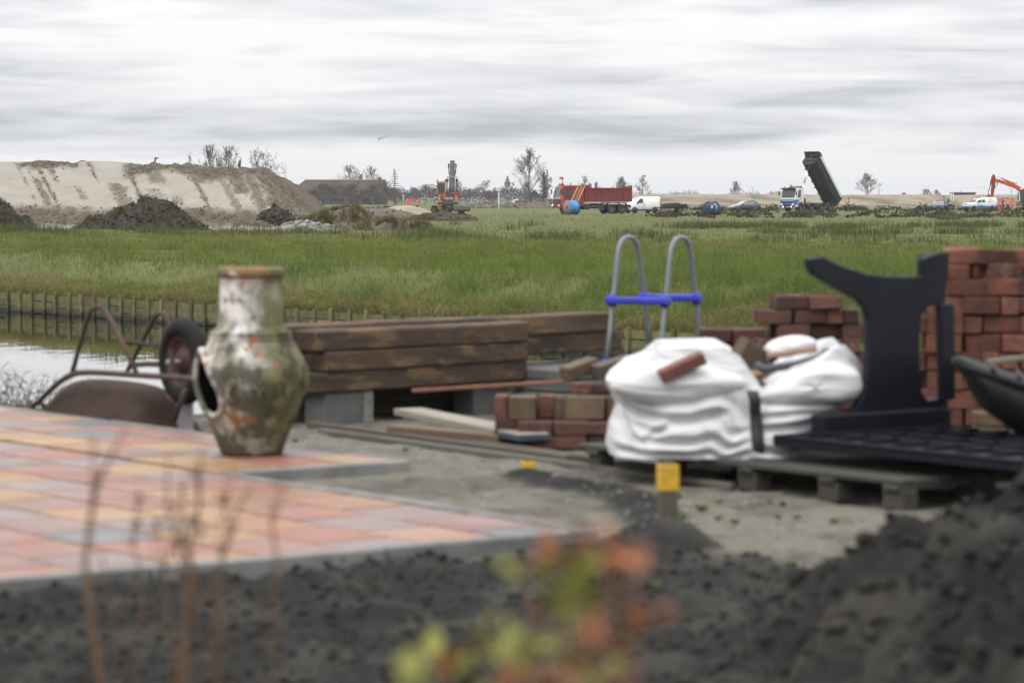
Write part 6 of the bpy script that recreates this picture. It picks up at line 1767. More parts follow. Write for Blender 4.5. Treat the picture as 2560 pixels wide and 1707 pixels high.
# ================================================================== sleepers and timber
M_sleep = mat('creosoted_oak', (.075, .043, .022), (.028, .020, .014), scale=3.2, rough=.72, rough2=.9, bump=.6, bscale=26, rand=.22, c3=(.125, .072, .033), s3=5.5, t3=.55, stretch=(.45, 1.4, 1.8))
M_sleepd = mat('dark_oak', (.032, .024, .017), (.015, .012, .010), scale=3, rough=.85, bump=.5, bscale=24, rand=.2, stretch=(.35, 1.6, 2.2))
SA = R(46)                                                        # they lie this way
SU, SV = Vector((math.cos(SA), math.sin(SA), 0)), Vector((-math.sin(SA), math.cos(SA), 0))
S0 = on(800, 18.1)                                                # lower left front corner line
def sleeper(label, s0, L_, v0, w_, z0, h, mat_=M_sleep, skew=0.0, name='railway_sleeper', group='stacked railway sleepers', bev=.012):
    g = random.Random(int(s0 * 91 + z0 * 733 + v0 * 17)); m = MB()
    nx = 12; vs, fs = [], []
    for i in range(nx + 1):
        x = L_ * i / nx
        for y, z in ((0, 0), (w_, 0), (w_, h), (0, h)):
            e_ = .006 if 0 < i < nx else .010
            vs.append((x + (g.gauss(0, .006) if i in (0, nx) else 0), y + g.gauss(0, e_ * .6), z + g.gauss(0, e_ * .35)))
    for i in range(nx):
        for k in range(4): fs.append((i * 4 + k, i * 4 + (k + 1) % 4, (i + 1) * 4 + (k + 1) % 4, (i + 1) * 4 + k))
    fs += [(0, 1, 2, 3), tuple(nx * 4 + k for k in (3, 2, 1, 0))]
    m.add(vs, fs)
    p = S0 + SU * s0 + SV * v0; o = m.build(name, mat_, None, bev, (p.x, p.y, z0), (0, 0, SA + skew))
    return tag(o, label, 'sleeper' if 'sleeper' in name else 'plank', group)
h3 = .132
sleeper('brown railway sleeper topmost of the front stack, flush with its right end', .0, 1.93, 0, .25, .770, h3, skew=-.012)
sleeper('light brown railway sleeper in the middle of the front stack', .045, 1.88, -.015, .25, .636, h3 - .002, skew=.004)
sleeper('brown railway sleeper at the bottom of the front stack on the concrete block', .0, 1.93, 0, .25, .502, h3)
sleeper('long railway sleeper on top of the back stack, reaching far right', -.16, 3.25, .27, .24, .795, .135, skew=-.01)
sleeper('long railway sleeper second in the back stack', .2, 3.0, .28, .24, .655, .138, skew=-.01)
sleeper('short weathered sleeper at the far right end of the back stack', 2.85, .62, .52, .24, .655, .15, skew=-.02)
sleeper('dark railway sleeper with its end showing left of the front stack, upper one', -.22, 1.6, .30, .24, .655, .135, M_sleepd)
sleeper('dark railway sleeper left of the front stack, middle one', -.17, 1.7, .29, .24, .518, .135, M_sleepd)
sleeper('dark railway sleeper left of the front stack, lowest one', -.14, 2.0, .31, .24, .380, .135, M_sleepd)
sleeper('black railway sleeper lying on the ground under the stack', .35, 2.4, .36, .24, .290, .20, M_sleepd)
M_block = mat('concrete_block', (.115, .115, .112), (.085, .085, .083), scale=5, rough=.85, bump=.4, bscale=60)
M_aggr = mat('washed_aggregate', (.36, .34, .30), (.12, .11, .10), scale=55, rough=.9, bump=1, bscale=70)
def support(label, s0, v0, L_=.34, w_=.2, zt=.502):
    p = S0 + SU * s0 + SV * v0; t = thing('concrete_block', label, 'block', (p.x, p.y, .26), SA, 'concrete blocks under the sleepers')
    MB().box((L_ / 2, w_ / 2, (zt - .26) / 2), (L_, w_, zt - .262)).build('core', M_block, t, .008)
    MB().box((L_ + .0455, w_ / 2, (zt - .26) / 2), (.09, w_ + .01, zt - .262)).build('aggregate_face', M_aggr, t, .008)
support('grey concrete block with a pebbled face under the front stack', .07, .03)
support('grey concrete block hidden in the shade under the right half of the stack', 1.5, .1)
support('grey concrete block in the shade at the back of the stack', -.1, .34, zt=.380)
# long battens on edge along the yard
M_lath = mat('wet_batten', (.10, .075, .052), (.05, .040, .030), scale=4, rough=.65, rand=.2, stretch=(.3, 2, 2), bump=.3, bscale=40)
M_lathg = mat('grey_batten', (.105, .098, .085), (.065, .06, .05), scale=4, rough=.7, rand=.2, stretch=(.3, 2, 2), bump=.3, bscale=40)
def plank(name, label, p, q, w_, h, m_, group=None, z=0.0, tilt=0.0, cat='plank', bev=.004):
    p, q = Vector(p), Vector(q); d = q - p; L_ = d.length; o = MB().box((L_ / 2, 0, h / 2), (L_, w_, h)).build(name, m_, None, bev, p, Vector((1, 0, 0)).rotation_difference(d).to_euler())
    o.rotation_euler = (tilt, -math.asin(max(-1, min(1, d.z / L_))), math.atan2(d.y, d.x))
    return tag(o, label, cat, group)
plank('timber_batten', 'long dark batten lying from the sleepers to the brick stack, back one', gnd(775, 1070, .29), gnd(1420, 1158, .29), .05, .045, M_lath, 'long battens lying across the yard')
plank('timber_batten', 'long grey batten in front of the dark one, running to the big bag', gnd(800, 1083, .29), gnd(1830, 1223, .29), .04, .032, M_lathg, 'long battens lying across the yard')
plank('timber_batten', 'long batten in the shade along the foot of the brick stack', gnd(1180, 1118, .285), gnd(1800, 1203, .285), .06, .045, M_lath, 'long battens lying across the yard')
plank('timber_batten', 'thin reddish lath bridging sleepers and clinker stack', at(1030, 981, 17.6), at(1412, 958, 17.75), .03, .022, mat('red_lath', (.22, .10, .05), (.15, .06, .03), scale=6, rough=.6), 'long battens lying across the yard')
# two short boards
M_bd = mat('weathered_board', (.30, .27, .23), (.22, .19, .155), scale=4, rough=.6, bump=.3, bscale=40, stretch=(.3, 2, 2)); M_bd2 = mat('rough_board', (.17, .115, .07), (.09, .062, .04), scale=4, rough=.8, bump=.5, bscale=30, stretch=(.3, 2, 2))
M_bluep = mat('blue_paint', (.030, .050, .072), (.045, .06, .075), scale=6, rough=.6)
plank('timber_board', 'thick rough brown board under the blue ended one', gnd(985, 1092, .30), gnd(1262, 1118, .295), .13, .075, M_bd2, 'short boards before the sleepers')
a, b_ = at(1020, 1046, 17.9), at(1335, 1092, 16.35); a.z, b_.z = .385, .352
o = plank('timber_board', 'flat pale grey board with a blue painted end', a, b_, .20, .042, M_bd, 'short boards before the sleepers')
Lb = (b_ - a).length
MB().box((Lb - .16, 0, .016), (.326, .206, .036)).build('painted_end', M_bluep, o, .004)

# ================================================================== bricks
M_brown = mat('brown_clinker', (.115, .075, .040), (.07, .048, .029), scale=8, rough=.75, bump=.4, bscale=50, rand=.28); M_redb = mat('red_brick', (.10, .040, .027), (.055, .027, .021), scale=9, rough=.88, bump=.8, bscale=35, rand=.5, c3=(.12, .085, .065), s3=7, t3=.62)
M_redo = mat('orange_red_brick', (.145, .050, .028), (.07, .030, .021), scale=9, rough=.9, bump=.8, bscale=35, rand=.5, c3=(.15, .105, .08), s3=7, t3=.62)
BR = {}
def brick(par, m_, dims, loc, rot=(0, 0, 0), name='brick'):
    k = (m_.name, dims)
    if k not in BR:
        BR[k] = []
        for v in range(4):                                   # four worn variants
            gg = random.Random(v * 7 + len(BR)); mb_ = MB().box((0, 0, 0), dims); mb_.v = [tuple(c + gg.gauss(0, .0035) for c in q) for q in mb_.v]
            BR[k].append(mb_.mesh(name, m_, .007))
    return link(name, rnd.choice(BR[k]), par, loc, rot)
g = random.Random(31)
# clinker stack before the sleepers
def clinker_stack():
    p = on(1232, 16.45, .285); t = thing('clinker_stack', 'low stack of brown and red clinkers left of the big white bag', 'brick stack', p, R(-4))
    t['group'] = 'brick stacks'
    # base: red rows on edge, two courses
    for c in range(2):
        for r_ in range(3):
            for i in range(5):
                x = .10 + i * .205 + g.gauss(0, .004) + (.0 if r_ else .15); y = .04 + r_ * .105
                if r_ == 0 and i > 3: continue
                brick(t, M_redb, (.198, .098, .082), (x, y, .043 + c * .086), (0, 0, g.gauss(0, .02)))
    # upper course: brown clinkers standing on end
    for x0, w_, dy, m_ in ((.0, .08, .05, M_redb), (.085, .158, .02, M_brown), (.25, .10, .12, M_redb), (.355, .052, .03, M_brown), (.41, .245, .0, M_brown), (.66, .20, .02, M_brown), (.865, .1, .05, M_brown)):
        brick(t, m_, (w_, .198, .138), (x0 + w_ / 2, .17 + dy, .172 + .070), (0, 0, g.gauss(0, .02)))
    for i in range(4): brick(t, M_brown, (.198, .098, .07), (.5 + i * .2, .36, .172 + .073 + g.uniform(0, .01)), (0, 0, g.gauss(0, .05)))
    for i in range(4): brick(t, M_redb, (.198, .098, .06), (.55 + i * .13, .26, .345 + g.uniform(0, .008)), (g.gauss(0, .05), g.gauss(0, .05), g.uniform(-.5, .5)))
clinker_stack()
# two loose clinkers leaning on the stack, and slab blocks behind
def loose(label, px, py, Y, dims, rot, m_, group='loose clinkers', name='clinker', par=None, cat='brick'):
    o = MB().box((0, 0, 0), dims).build(name, m_, None, .006, at(px, py, Y), rot)
    return tag(o, label, cat, group)
loose('brown clinker lying aslant, left of the two before the ladder', 1448, 922, 17.0, (.235, .10, .085), (R(4), R(-14), R(40)), M_brown)
loose('dark brown clinker lying aslant right of the first one, at the ladder foot', 1534, 917, 17.0, (.27, .10, .085), (R(4), R(-12), R(34)), mat('dark_clinker', (.085, .068, .05), (.06, .05, .04), scale=8, rough=.8, bump=.4))
p = on(1395, 19.6, .27); t = thing('slab_pile', 'grey concrete slab pile carrying the pool ladder', 'slab pile', p, SA)
for k in range(4): MB().box((.35, .2, .04 + .078 * k), (1.25 - .03 * k, .9, .07)).build('slab', M_block, t, .006)
LZ = .27 + .312

# mid stack and its low row
def rough_stack(label, px, Y, nx, rows, z0, yaw, m_, dims, tops, deep=2, name='brick_stack'):
    p = on(px, Y, z0); t = thing(name, label, 'brick stack', p, yaw, 'brick stacks'); L_, D_, H_ = dims
    for r_ in range(rows):
        off = (L_ / 2 if r_ % 2 else 0)
        for d_ in range(deep):
            for i in range(nx):
                x = i * (L_ + .006) + off
                if r_ >= tops[min(len(tops) - 1, int(x / (L_ * nx) * len(tops)))]: continue
                if d_ == 0 and g.random() < .22:           # header pair instead of a stretcher
                    for s in (-1, 1): brick(t, m_, (D_ - .002, L_ * .9, H_), (x + L_ / 2 + s * (L_ / 4 + .002), .04 + g.gauss(0, .008), (r_ + .5) * (H_ + .005)), (0, 0, g.gauss(0, .03)))
                else: brick(t, m_, (L_, D_, H_), (x + L_ / 2 + g.gauss(0, .008), d_ * (D_ + .01) + g.gauss(0, .016), (r_ + .5) * (H_ + .005)), (g.gauss(0, .014), g.gauss(0, .018), g.gauss(0, .05)))
    return t
rough_stack('dark red brick stack with an uneven top behind the white bag', 1897, 17.3, 3, 10, .28, R(3), M_redb, (.20, .098, .083), [9, 10, 10, 10, 9, 9], 3)
rough_stack('low dark row of bricks left of the uneven stack', 1750, 17.9, 2, 7, .28, R(0), mat('dark_red_brick', (.10, .034, .026), (.065, .028, .022), scale=7, rough=.85, bump=.4, rand=.2), (.20, .098, .088), [7, 7], 2)
bs = rough_stack('tall tumbled stack of orange red bricks at the right edge', 2268, 16.9, 4, 9, .28, R(-3), M_redo, (.215, .108, .106), [8, 8, 9, 9, 9, 9, 9], 3)
for (x, y, z, rx, ry, rz) in ((.10, .02, .985, 0, .02, .1), (.31, .0, .985, .0, -.03, -.1), (.52, .02, 1.08, 0, .03, .2), (.20, .03, 1.082, .02, .03, .15), (.42, .12, 1.085, .0, .0, .5), (.27, .06, 1.178, .03, -.02, -.08), (.47, .05, 1.165, .02, .04, .4), (.74, .04, 1.085, .02, -.05, .1), (.64, .12, 1.17, .0, .03, -.3), (.53, .1, .99, 0, 0, 0), (.3, .12, .99, 0, 0, 0), (.86, .05, 1.16, 0, .06, .2)):
    brick(bs, M_redo, (.215, .108, .09), (x + .05, y, z - .048), (rx, ry, rz))
# clinkers low at the right, behind the upturned table
t = thing('clinker_row', 'short row of yellow brown clinkers behind the upturned table', 'brick stack', on(2430, 16.2, .28), R(2)); t['group'] = 'brick stacks'
for r_ in range(3):
    for i in range(5): brick(t, M_brown, (.19, .098, .08), (.1 + i * .197, 0, .042 + r_ * .085), (0, 0, g.gauss(0, .03)))

# ================================================================== pool ladder
def ladder():
    Y0 = 19.75; p = on(1513, Y0, LZ); t = thing('pool_ladder', 'grey tubular pool ladder with blue steps', 'ladder', p)
    M_al = mat('grey_tube', (.18, .20, .225), (.14, .16, .18), scale=6, rough=.42, metal=.15); M_bl = mat('blue_step', (.022, .035, .40), (.02, .03, .30), scale=5, rough=.45)
    sc = Y0 / FPX
    wd = Vector((math.cos(R(32)), -math.sin(R(32)), 0)) * .42; dd = Vector((math.sin(R(32)), math.cos(R(32)), 0))
    # side profile: depth from the front foot, height (front leg leans back a little, arch, rear leg down)
    kx = .4335 * sc / math.sin(R(32)) * .92
    def prof(zx, zy): return ((zx - 268) * kx * .92, (790 - zy) * .4335 * sc)
    pr = [(268, 790), (300, 600), (322, 410), (342, 280), (352, 190), (362, 120), (376, 82), (400, 56), (436, 46), (470, 56), (494, 84), (508, 130), (528, 250), (552, 400), (575, 560), (598, 740)]
    for i in range(2):
        o = wd * i
        pts = [o + dd * prof(*a)[0] + Vector((0, 0, prof(*a)[1])) for a in pr]
        MB().tube(pts, .017, 10).build('rail', M_al, t)
        MB().tube([pts[0] - Vector((0, 0, .0)), pts[0] + Vector((0, 0, .05))], .027, 10).build('foot', M_bl, t)
        MB().tube([pts[-1] - Vector((0, 0, .04)), pts[-1] + Vector((0, 0, .02))], .027, 10).build('foot', M_bl, t)
    for (zx, zy) in ((318, 412), (553, 405)):
        d_, h = prof(zx, zy); c = wd * .5 + dd * d_ + Vector((0, 0, h)); L_ = wd.length
        m = MB().box(c, (L_ + .075, .085, .05), Matrix.Rotation(-R(32), 3, 'Z'))
        st = m.build('step', M_bl, t, .012, seg=2)
        for s in (-.5, .5): MB().tube([c + wd * s * 1.0 + Vector((0, 0, -.04)), c + wd * s + Vector((0, 0, .04))], .032, 10).build('clamp', M_bl, st)
ladder()
# ================================================================== pallet, big bag, upturned table
M_pal = mat('pallet_wood', (.060, .054, .043), (.034, .031, .025), scale=4, rough=.85, bump=.4, bscale=30, rand=.2, stretch=(.4, 2, 2))
def pallet():
    o = ab(2.9, 2.2); t = thing('pallet', 'weathered wooden pallet under bag and table', 'pallet', (o.x, o.y, .285), math.atan2(-EA.y, -EA.x))
    # local x runs towards the viewer along -EA, local y along EB
    for i in range(9): MB().box((1.1, .06 + i * .125, .132), (2.5, .10, .024)).build('deck_board', M_pal, t, .003)
    for x in (.0, .62, 1.25, 1.85, 2.3):
        MB().box((x, .54, .107), (.10, 1.1, .024)).build('stringer_board', M_pal, t, .003)
        for y in (.06, .54, 1.04): MB().box((x, y, .05), (.14 if x > 1 else .10, .10, .088)).build('block', M_pal, t, .004)
pallet()

def big_bag():
    Y = 14.75; c = on(1742, Y, .43); t = thing('big_bag', 'slumped white bulk bag with a black strap, full of bricks', 'bulk bag', c)
    M = mat('woven_white', (.62, .62, .625), (.54, .54, .55), scale=5, rough=.6)
    N, L = M.node_tree.nodes, M.node_tree.links; co_ = N.new('ShaderNodeTexCoord'); prev = None
    for sc_, st_, rot_, dist_ in ((1.8, (1, 1, 4.2), .35, .035), (4.5, (1, 1, 3.5), -.3, .016), (120, (1, 1, 1), 0, .0012)):
        mp_ = N.new('ShaderNodeMapping'); mp_.inputs['Scale'].default_value = st_; mp_.inputs['Rotation'].default_value = (0, rot_, 0); L.new(co_.outputs['Object'], mp_.inputs[0])
        nn_ = N.new('ShaderNodeTexNoise'); nn_.noise_type = 'RIDGED_MULTIFRACTAL'; nn_.inputs['Scale'].default_value = sc_; nn_.inputs['Detail'].default_value = 2; nn_.inputs['Distortion'].default_value = .6; L.new(mp_.outputs[0], nn_.inputs['Vector'])
        bp_ = N.new('ShaderNodeBump'); bp_.inputs['Strength'].default_value = .7; bp_.inputs['Distance'].default_value = dist_; L.new(nn_.outputs[0], bp_.inputs['Height'])
        if prev: L.new(prev, bp_.inputs['Normal'])
        prev = bp_.outputs[0]
    L.new(prev, N['Principled BSDF'].inputs['Normal']); M_bk = mat('black_strap', (.022, .022, .024), (.035, .035, .036), scale=30, rough=.7)
    k = Y / FPX
    def X(px): return (px - 1742) * k
    def Z(py): return (HORIZON - py) * k + EYE - .43
    # outline read at several heights: (row, left column, right column), then depth
    rows = [(1178, 1640, 1880), (1172, 1560, 1960), (1150, 1530, 1985), (1110, 1517, 2005), (1060, 1520, 2040), (1010, 1535, 2090), (975, 1524, 2130), (950, 1516, 2148), (925, 1522, 2150)]
    top = [(1516, 948), (1535, 930), (1565, 905), (1610, 892), (1640, 862), (1700, 860), (1790, 858), (1815, 872), (1850, 890), (1868, 925), (1880, 955), (1900, 960), (1930, 935), (1975, 905), (2030, 888), (2070, 862), (2098, 855), (2125, 885), (2150, 925)]
    n = 280; V = []; D = .46
    zs = np.linspace(0, 1, 84)
    def lr(py): return interp([(-r_[0], r_[1]) for r_ in rows], -py), interp([(-r_[0], r_[2]) for r_ in rows], -py)
    m = MB(); ringn = 0
    CR = []
    for ca_, pts_ in ((.045, ((480, 520), (620, 590), (800, 625), (1000, 610), (1200, 560), (1340, 480))), (.035, ((690, 745), (850, 660), (1050, 640), (1300, 560))), (.03, ((640, 790), (1000, 790), (1370, 720))),
                      (.03, ((440, 850), (700, 890), (1000, 890), (1380, 800))), (.03, ((560, 960), (850, 1000), (1100, 950), (1390, 870))), (.04, ((1450, 520), (1800, 505), (2050, 520), (2230, 480))),
                      (.035, ((1480, 705), (1800, 672), (2150, 600))), (.028, ((1470, 850), (1700, 885), (1820, 900))), (.026, ((1480, 940), (1650, 960), (1820, 950))), (.03, ((410, 420), (500, 560), (575, 760), (650, 830))),
                      (.02, ((1500, 620), (1750, 590), (2000, 590), (2180, 540))), (.022, ((700, 990), (1000, 1015), (1300, 985)))):
        CR.append(([(X(1380 + a * .3401), Z(820 + b_ * .3401)) for a, b_ in pts_], ca_))
    for iz, f in enumerate(zs):
        ring = []
        for i in range(n):
            a = 2 * math.pi * i / n; ca, sa = math.cos(a), math.sin(a)
            u = math.copysign(abs(ca) ** .55, ca); v = math.copysign(abs(sa) ** .55, sa)
            px_mid = 1832 + 300 * u
            ptop = interp(top, 1832 + 316 * u) if v < .2 else interp(top, 1832 + 316 * u) - 6
            py = lerp(1178, ptop, f)
            l_, r_ = lr(max(py, 925)); px = (l_ + r_) / 2 + (r_ - l_) / 2 * u
            y = D * v * (1 - .10 * f) * (.82 + .18 * math.sin(math.pi * min(1, f * 1.1)))
            x = X(px); z = Z(py)
            # folds: long creases sagging to the right, pinches from the top edge, small crumple
            fx = x * 3.1 + z * 5.5
            cre = .022 * (noise.noise(Vector((x * 1.6 - z * .6, z * 6.5 + x * 3.4 + .9 * noise.noise(Vector((x * 2, z * 2, 2))), y))))
            cre += .012 * (1 - abs(noise.noise(Vector((x * 2.2, z * 11 + x * 6, 5)))) * 2.2)
            cre += .030 * f * noise.noise(Vector((x * 7 + z * 3, z * 3, 9)))
            bulge = .05 * math.sin(math.pi * f) * noise.noise(Vector((x * 2.2, z * 2.5, 1)))
            sc_ = cre + bulge
            x += sc_ * u * .5; y += sc_ * (1 if v > 0 else -1) * min(1, abs(v) * 1.3)
            # long creases in the stretched cloth
            if v < .1:
                for cl_, ca_ in CR:
                    if cl_[0][0] - .06 < x < cl_[-1][0] + .06:
                        zc_ = interp(cl_, x); d_ = (z - zc_) / .020; fe = sstep(cl_[0][0] - .05, cl_[0][0] + .06, x) * sstep(cl_[-1][0] + .05, cl_[-1][0] - .06, x)
                        y += ca_ * fe * (math.exp(-d_ * d_) - .55 * math.exp(-(d_ - 1.7) ** 2) - .35 * math.exp(-(d_ + 2.0) ** 2))
            # the strap pulls a groove in
            gx = math.exp(-((x - X(1880)) / .05) ** 2)
            if v < 0: y += .035 * gx * (.3 + f)
            ring.append((x, y, max(z, .0)))
        V.append(ring)
    # folded-over mouth: inner wall going down
    for dz, s in ((-.005, .93), (-.05, .86), (-.11, .80)):
        last = V[len(zs) - 1]; cx_ = sum(p[0] for p in last) / n; cy_ = sum(p[1] for p in last) / n
        V.append([(cx_ + (p[0] - cx_) * s, cy_ + (p[1] - cy_) * s, p[2] + dz + .015 * noise.noise(Vector((p[0] * 9, p[1] * 9, dz)))) for p in last])
    vs = [v for r_ in V for v in r_]
    m.add(vs, [(j * n + i, j * n + (i + 1) % n, (j + 1) * n + (i + 1) % n, (j + 1) * n + i) for j in range(len(V) - 1) for i in range(n)], True)
    m.add(V[0], [tuple(range(n))])
    b = m.build('bag', M, t)
    # filling under the mouth
    q = V[-1]; cz = sum(p[2] for p in q) / n
    MB().add(q + [(sum(p[0] for p in q) / n, 0, cz + .02)], [(i, (i + 1) % n, n) for i in range(n)]).build('liner', M, t)
    # flaps of cloth folded over the mouth: puffy lobes
    def lobe(pts, y0, thick, seed, name='flap'):
        mm = MB(); P = [(X(a), Z(b_)) for a, b_ in pts]; cx_ = sum(p[0] for p in P) / len(P); cz_ = sum(p[1] for p in P) / len(P); N_ = len(P); rings = []
        for j, (s, dy) in enumerate(((1, .35), (.97, -.25), (.85, -.75), (.6, -1.05), (.3, -1.15), (.02, -1.18))):
            rings.append([(cx_ + (x - cx_) * s, y0 + dy * thick + .03 * noise.noise(Vector((x * 6 * s + seed, z * 6, seed))), cz_ + (z - cz_) * s + .012 * noise.noise(Vector((x * 11, z * 11 * s, seed)))) for x, z in P])
        mm.add([v for r_ in rings for v in r_], [(j * N_ + i, j * N_ + (i + 1) % N_, (j + 1) * N_ + (i + 1) % N_, (j + 1) * N_ + i) for j in range(5) for i in range(N_)], True)
        o = mm.build(name, M, t); s_ = o.modifiers.new('s', 'SUBSURF'); s_.levels = s_.render_levels = 2; return o
    lobe([(1512, 955), (1530, 930), (1570, 905), (1640, 885), (1760, 905), (1850, 925), (1870, 955), (1800, 985), (1700, 1010), (1610, 1000), (1540, 985)], -.34, .12, 1.5)
    lobe([(1632, 880), (1640, 863), (1700, 858), (1790, 858), (1822, 880), (1862, 905), (1876, 935), (1850, 955), (1780, 935), (1690, 915)], -.05, .20, 4.2)
    lobe([(1862, 985), (1900, 955), (1945, 925), (2000, 895), (2060, 885), (2110, 900), (2150, 935), (2140, 990), (2080, 1010), (1990, 1000), (1920, 1005)], -.30, .13, 7.7)
    lobe([(1905, 880), (1935, 850), (1990, 838), (2040, 845), (2062, 868), (2000, 890), (1940, 905)], .12, .14, 9.9)
    # strap down the front, with its loop
    def front_y(px, py):
        best = None
        for r_ in V[:len(zs)]:
            for p_ in r_:
                if p_[1] < 0:
                    d_ = (p_[0] - X(px)) ** 2 + (p_[2] - Z(py)) ** 2
                    if best is None or d_ < best[0]: best = (d_, p_[1])
        return best[1]
    ln = [(1862, 962), (1868, 985), (1871, 1010), (1874, 1040), (1876, 1070), (1878, 1100), (1880, 1130)]; mm = MB(); vs = []
    for px, py in ln:
        y = front_y(px, py) - .016 - (.10 if py < 1000 else .03 if py < 1020 else 0)
        for dx, dy in ((-.030, 0), (.030, 0), (.030, -.012), (-.030, -.012)): vs.append((X(px) + dx, y + dy, Z(py)))
    N_ = len(ln); mm.add(vs, [(j * 4 + i, j * 4 + (i + 1) % 4, (j + 1) * 4 + (i + 1) % 4, (j + 1) * 4 + i) for j in range(N_ - 1) for i in range(4)] + [(0, 1, 2, 3), tuple((N_ - 1) * 4 + i for i in (3, 2, 1, 0))], True)
    mm.build('strap', M_bk, t)
    MB().tube([(X(1858), -.30, Z(960)), (X(1885), -.26, Z(952)), (X(1905), -.18, Z(958)), (X(1880), -.24, Z(972))], .026, 8).build('strap_loop', M_bk, t)
    # small black lifting loops at the right corner
    MB().tube([(X(2096), -.14, Z(858)), (X(2108), -.2, Z(880)), (X(2118), -.24, Z(905))], [.010, .02, .012], 7).build('strap_loop', M_bk, t)
    # tattered edge of a second strap under the fold
    return c, X, Z
bagc, BX, BZ = big_bag()
def in_bag(label, px, py, dy, dims, rot, m_, name='brick', cat='brick'):
    o = MB().box((0, 0, 0), dims).build(name, m_, None, .006, Vector((bagc.x + BX(px), bagc.y + dy, bagc.z + BZ(py))), rot)
    tag(o, label, cat, 'bricks in the big bag')
in_bag('red brick lying aslant on the cloth of the white bag', 1690, 903, -.485, (.245, .085, .062), (R(8), R(-24), R(4)), mat('bag_brick', (.15, .052, .033), (.11, .042, .03), scale=8, rough=.7, bump=.3))
in_bag('brown clinker block standing up between the two halves of the bag', 1872, 888, .10, (.14, .10, .13), (R(10), R(30), R(30)), M_brown)
in_bag('ochre clinker in the gap beside the black strap loop', 1905, 945, -.08, (.16, .12, .09), (R(4), R(-8), R(24)), mat('ochre_clinker', (.22, .13, .055), (.16, .09, .04), scale=8, rough=.75, bump=.3))
in_bag('pale wooden handle poking from the right half of the bag', 1975, 878, -.10, (.26, .03, .03), (0, R(-7), R(6)), mat('handle_wood', (.36, .24, .15), (.28, .18, .11), scale=6, rough=.6), 'tool_handle', 'tool')
o = MB().tube([(-.20, 0, -.03), (-.16, 0, -.055), (0, -.02, -.03), (.12, -.02, .0), (.16, 0, .02)], .022, 8)
o.lathe([(0, -.03), (.035, -.02), (.035, .02), (0, .03)], 12, (.165, -.02, .022), 'y')
o = o.build('hand_saw_frame', mat('blue_grey_steel', (.05, .065, .085), (.035, .04, .05), scale=5, rough=.45), None, 0, (bagc.x + BX(1975), bagc.y - .24, bagc.z + BZ(890)))
tag(o, 'dark blue-grey metal tool lying on the right half of the bag', 'tool')

# ---- upturned plastic garden table
def table():
    M = mat('anthracite_plastic', (.005, .006, .011), (.008, .009, .014), scale=4, rough=.48, rough2=.6, spec=.22)
    tip = gnd(1932, 1090, .555); t = thing('garden_table', 'dark anthracite plastic garden table turned upside down on the pallet', 'table', tip, math.atan2(-EA.y, -EA.x))
    # local x towards the viewer (-EA), local y away to the right (EB)
    LX, LY = 1.9, 1.05
    MB().box((LX / 2, LY / 2, -.012), (LX, LY, .024)).build('tabletop', M, t, .006)
    m = MB()
    m.box((LX / 2, .012, -.02), (LX, .024, .058)); m.box((LX / 2, LY - .012, -.02), (LX, .024, .058)); m.box((.012, LY / 2, -.02), (.024, LY - .05, .058)); m.box((LX - .012, LY / 2, -.02), (.024, LY - .05, .058))
    m.build('edge_rim', M, t, .006, seg=2)
    for i in range(1, 9): MB().box((i * LX / 9, LY / 2, .012), (.018, LY - .05, .022)).build('rib', M, t, .003)
    for i in range(1, 4): MB().box((LX / 2, i * LY / 4, .011), (LX - .05, .016, .020)).build('rib', M, t, .003)
    # leg panels: outline in the plane of EB and z
    k = .4466; inv = t.matrix_basis.inverted() if False else None
    base = tip + EB * .08 - EA * .10
    def q(zx, zy):
        px, py = 1900 + zx * k, 580 + zy * k; d = ray(px, py)
        # vertical plane through base holding EB: normal EA
        kk = (base - Vector((0, 0, EYE))).dot(EA) / d.dot(EA); w = Vector((0, 0, EYE)) + d * kk - base
        return w.dot(EB), w.z
    def leg(pts, off, th, name='leg'):
        P = [q(*a) for a in pts]; bl = EB * .08 - EA * .10
        def f(o):
            def g_(u, z):
                w = bl + EB * u - EA * (off + o); # to local axes
                return (w.dot(-EA), w.dot(EB), z)
            return g_
        return MB().prism(P, f(0), f(th)).build(name, M, t, .008, seg=2)
    outline = [(242, 150), (290, 140), (322, 138), (360, 160), (440, 195), (560, 232), (680, 248), (780, 250), (874, 244), (876, 150), (930, 128), (985, 112), (1026, 118), (1018, 250), (1000, 400), (900, 420),
               (868, 470), (858, 620), (862, 780), (875, 900), (905, 938), (1018, 920), (1020, 1068), (700, 1080), (340, 1085), (330, 1058), (430, 1022), (505, 985), (548, 900), (570, 780), (578, 640), (576, 500), (560, 430), (520, 385), (450, 348), (350, 290), (268, 240), (248, 205)]
    lg = leg(outline, 0, .05)
    leg([(905, 130), (1020, 118), (1012, 400), (905, 410)], -.03, .03, 'leg_socket')
    leg([(930, 400), (1012, 398), (1018, 930), (945, 940)], .06, .045, 'leg_strut')
    # a second pair of legs lies out of the frame at the near end
    d0 = lg.data.copy(); l2 = link('leg', d0, t, (1.7, 0, 0))
    MB().box((.14, .62, .06), (.10, .9, .10)).build('cross_beam', M, t, .01)
table()

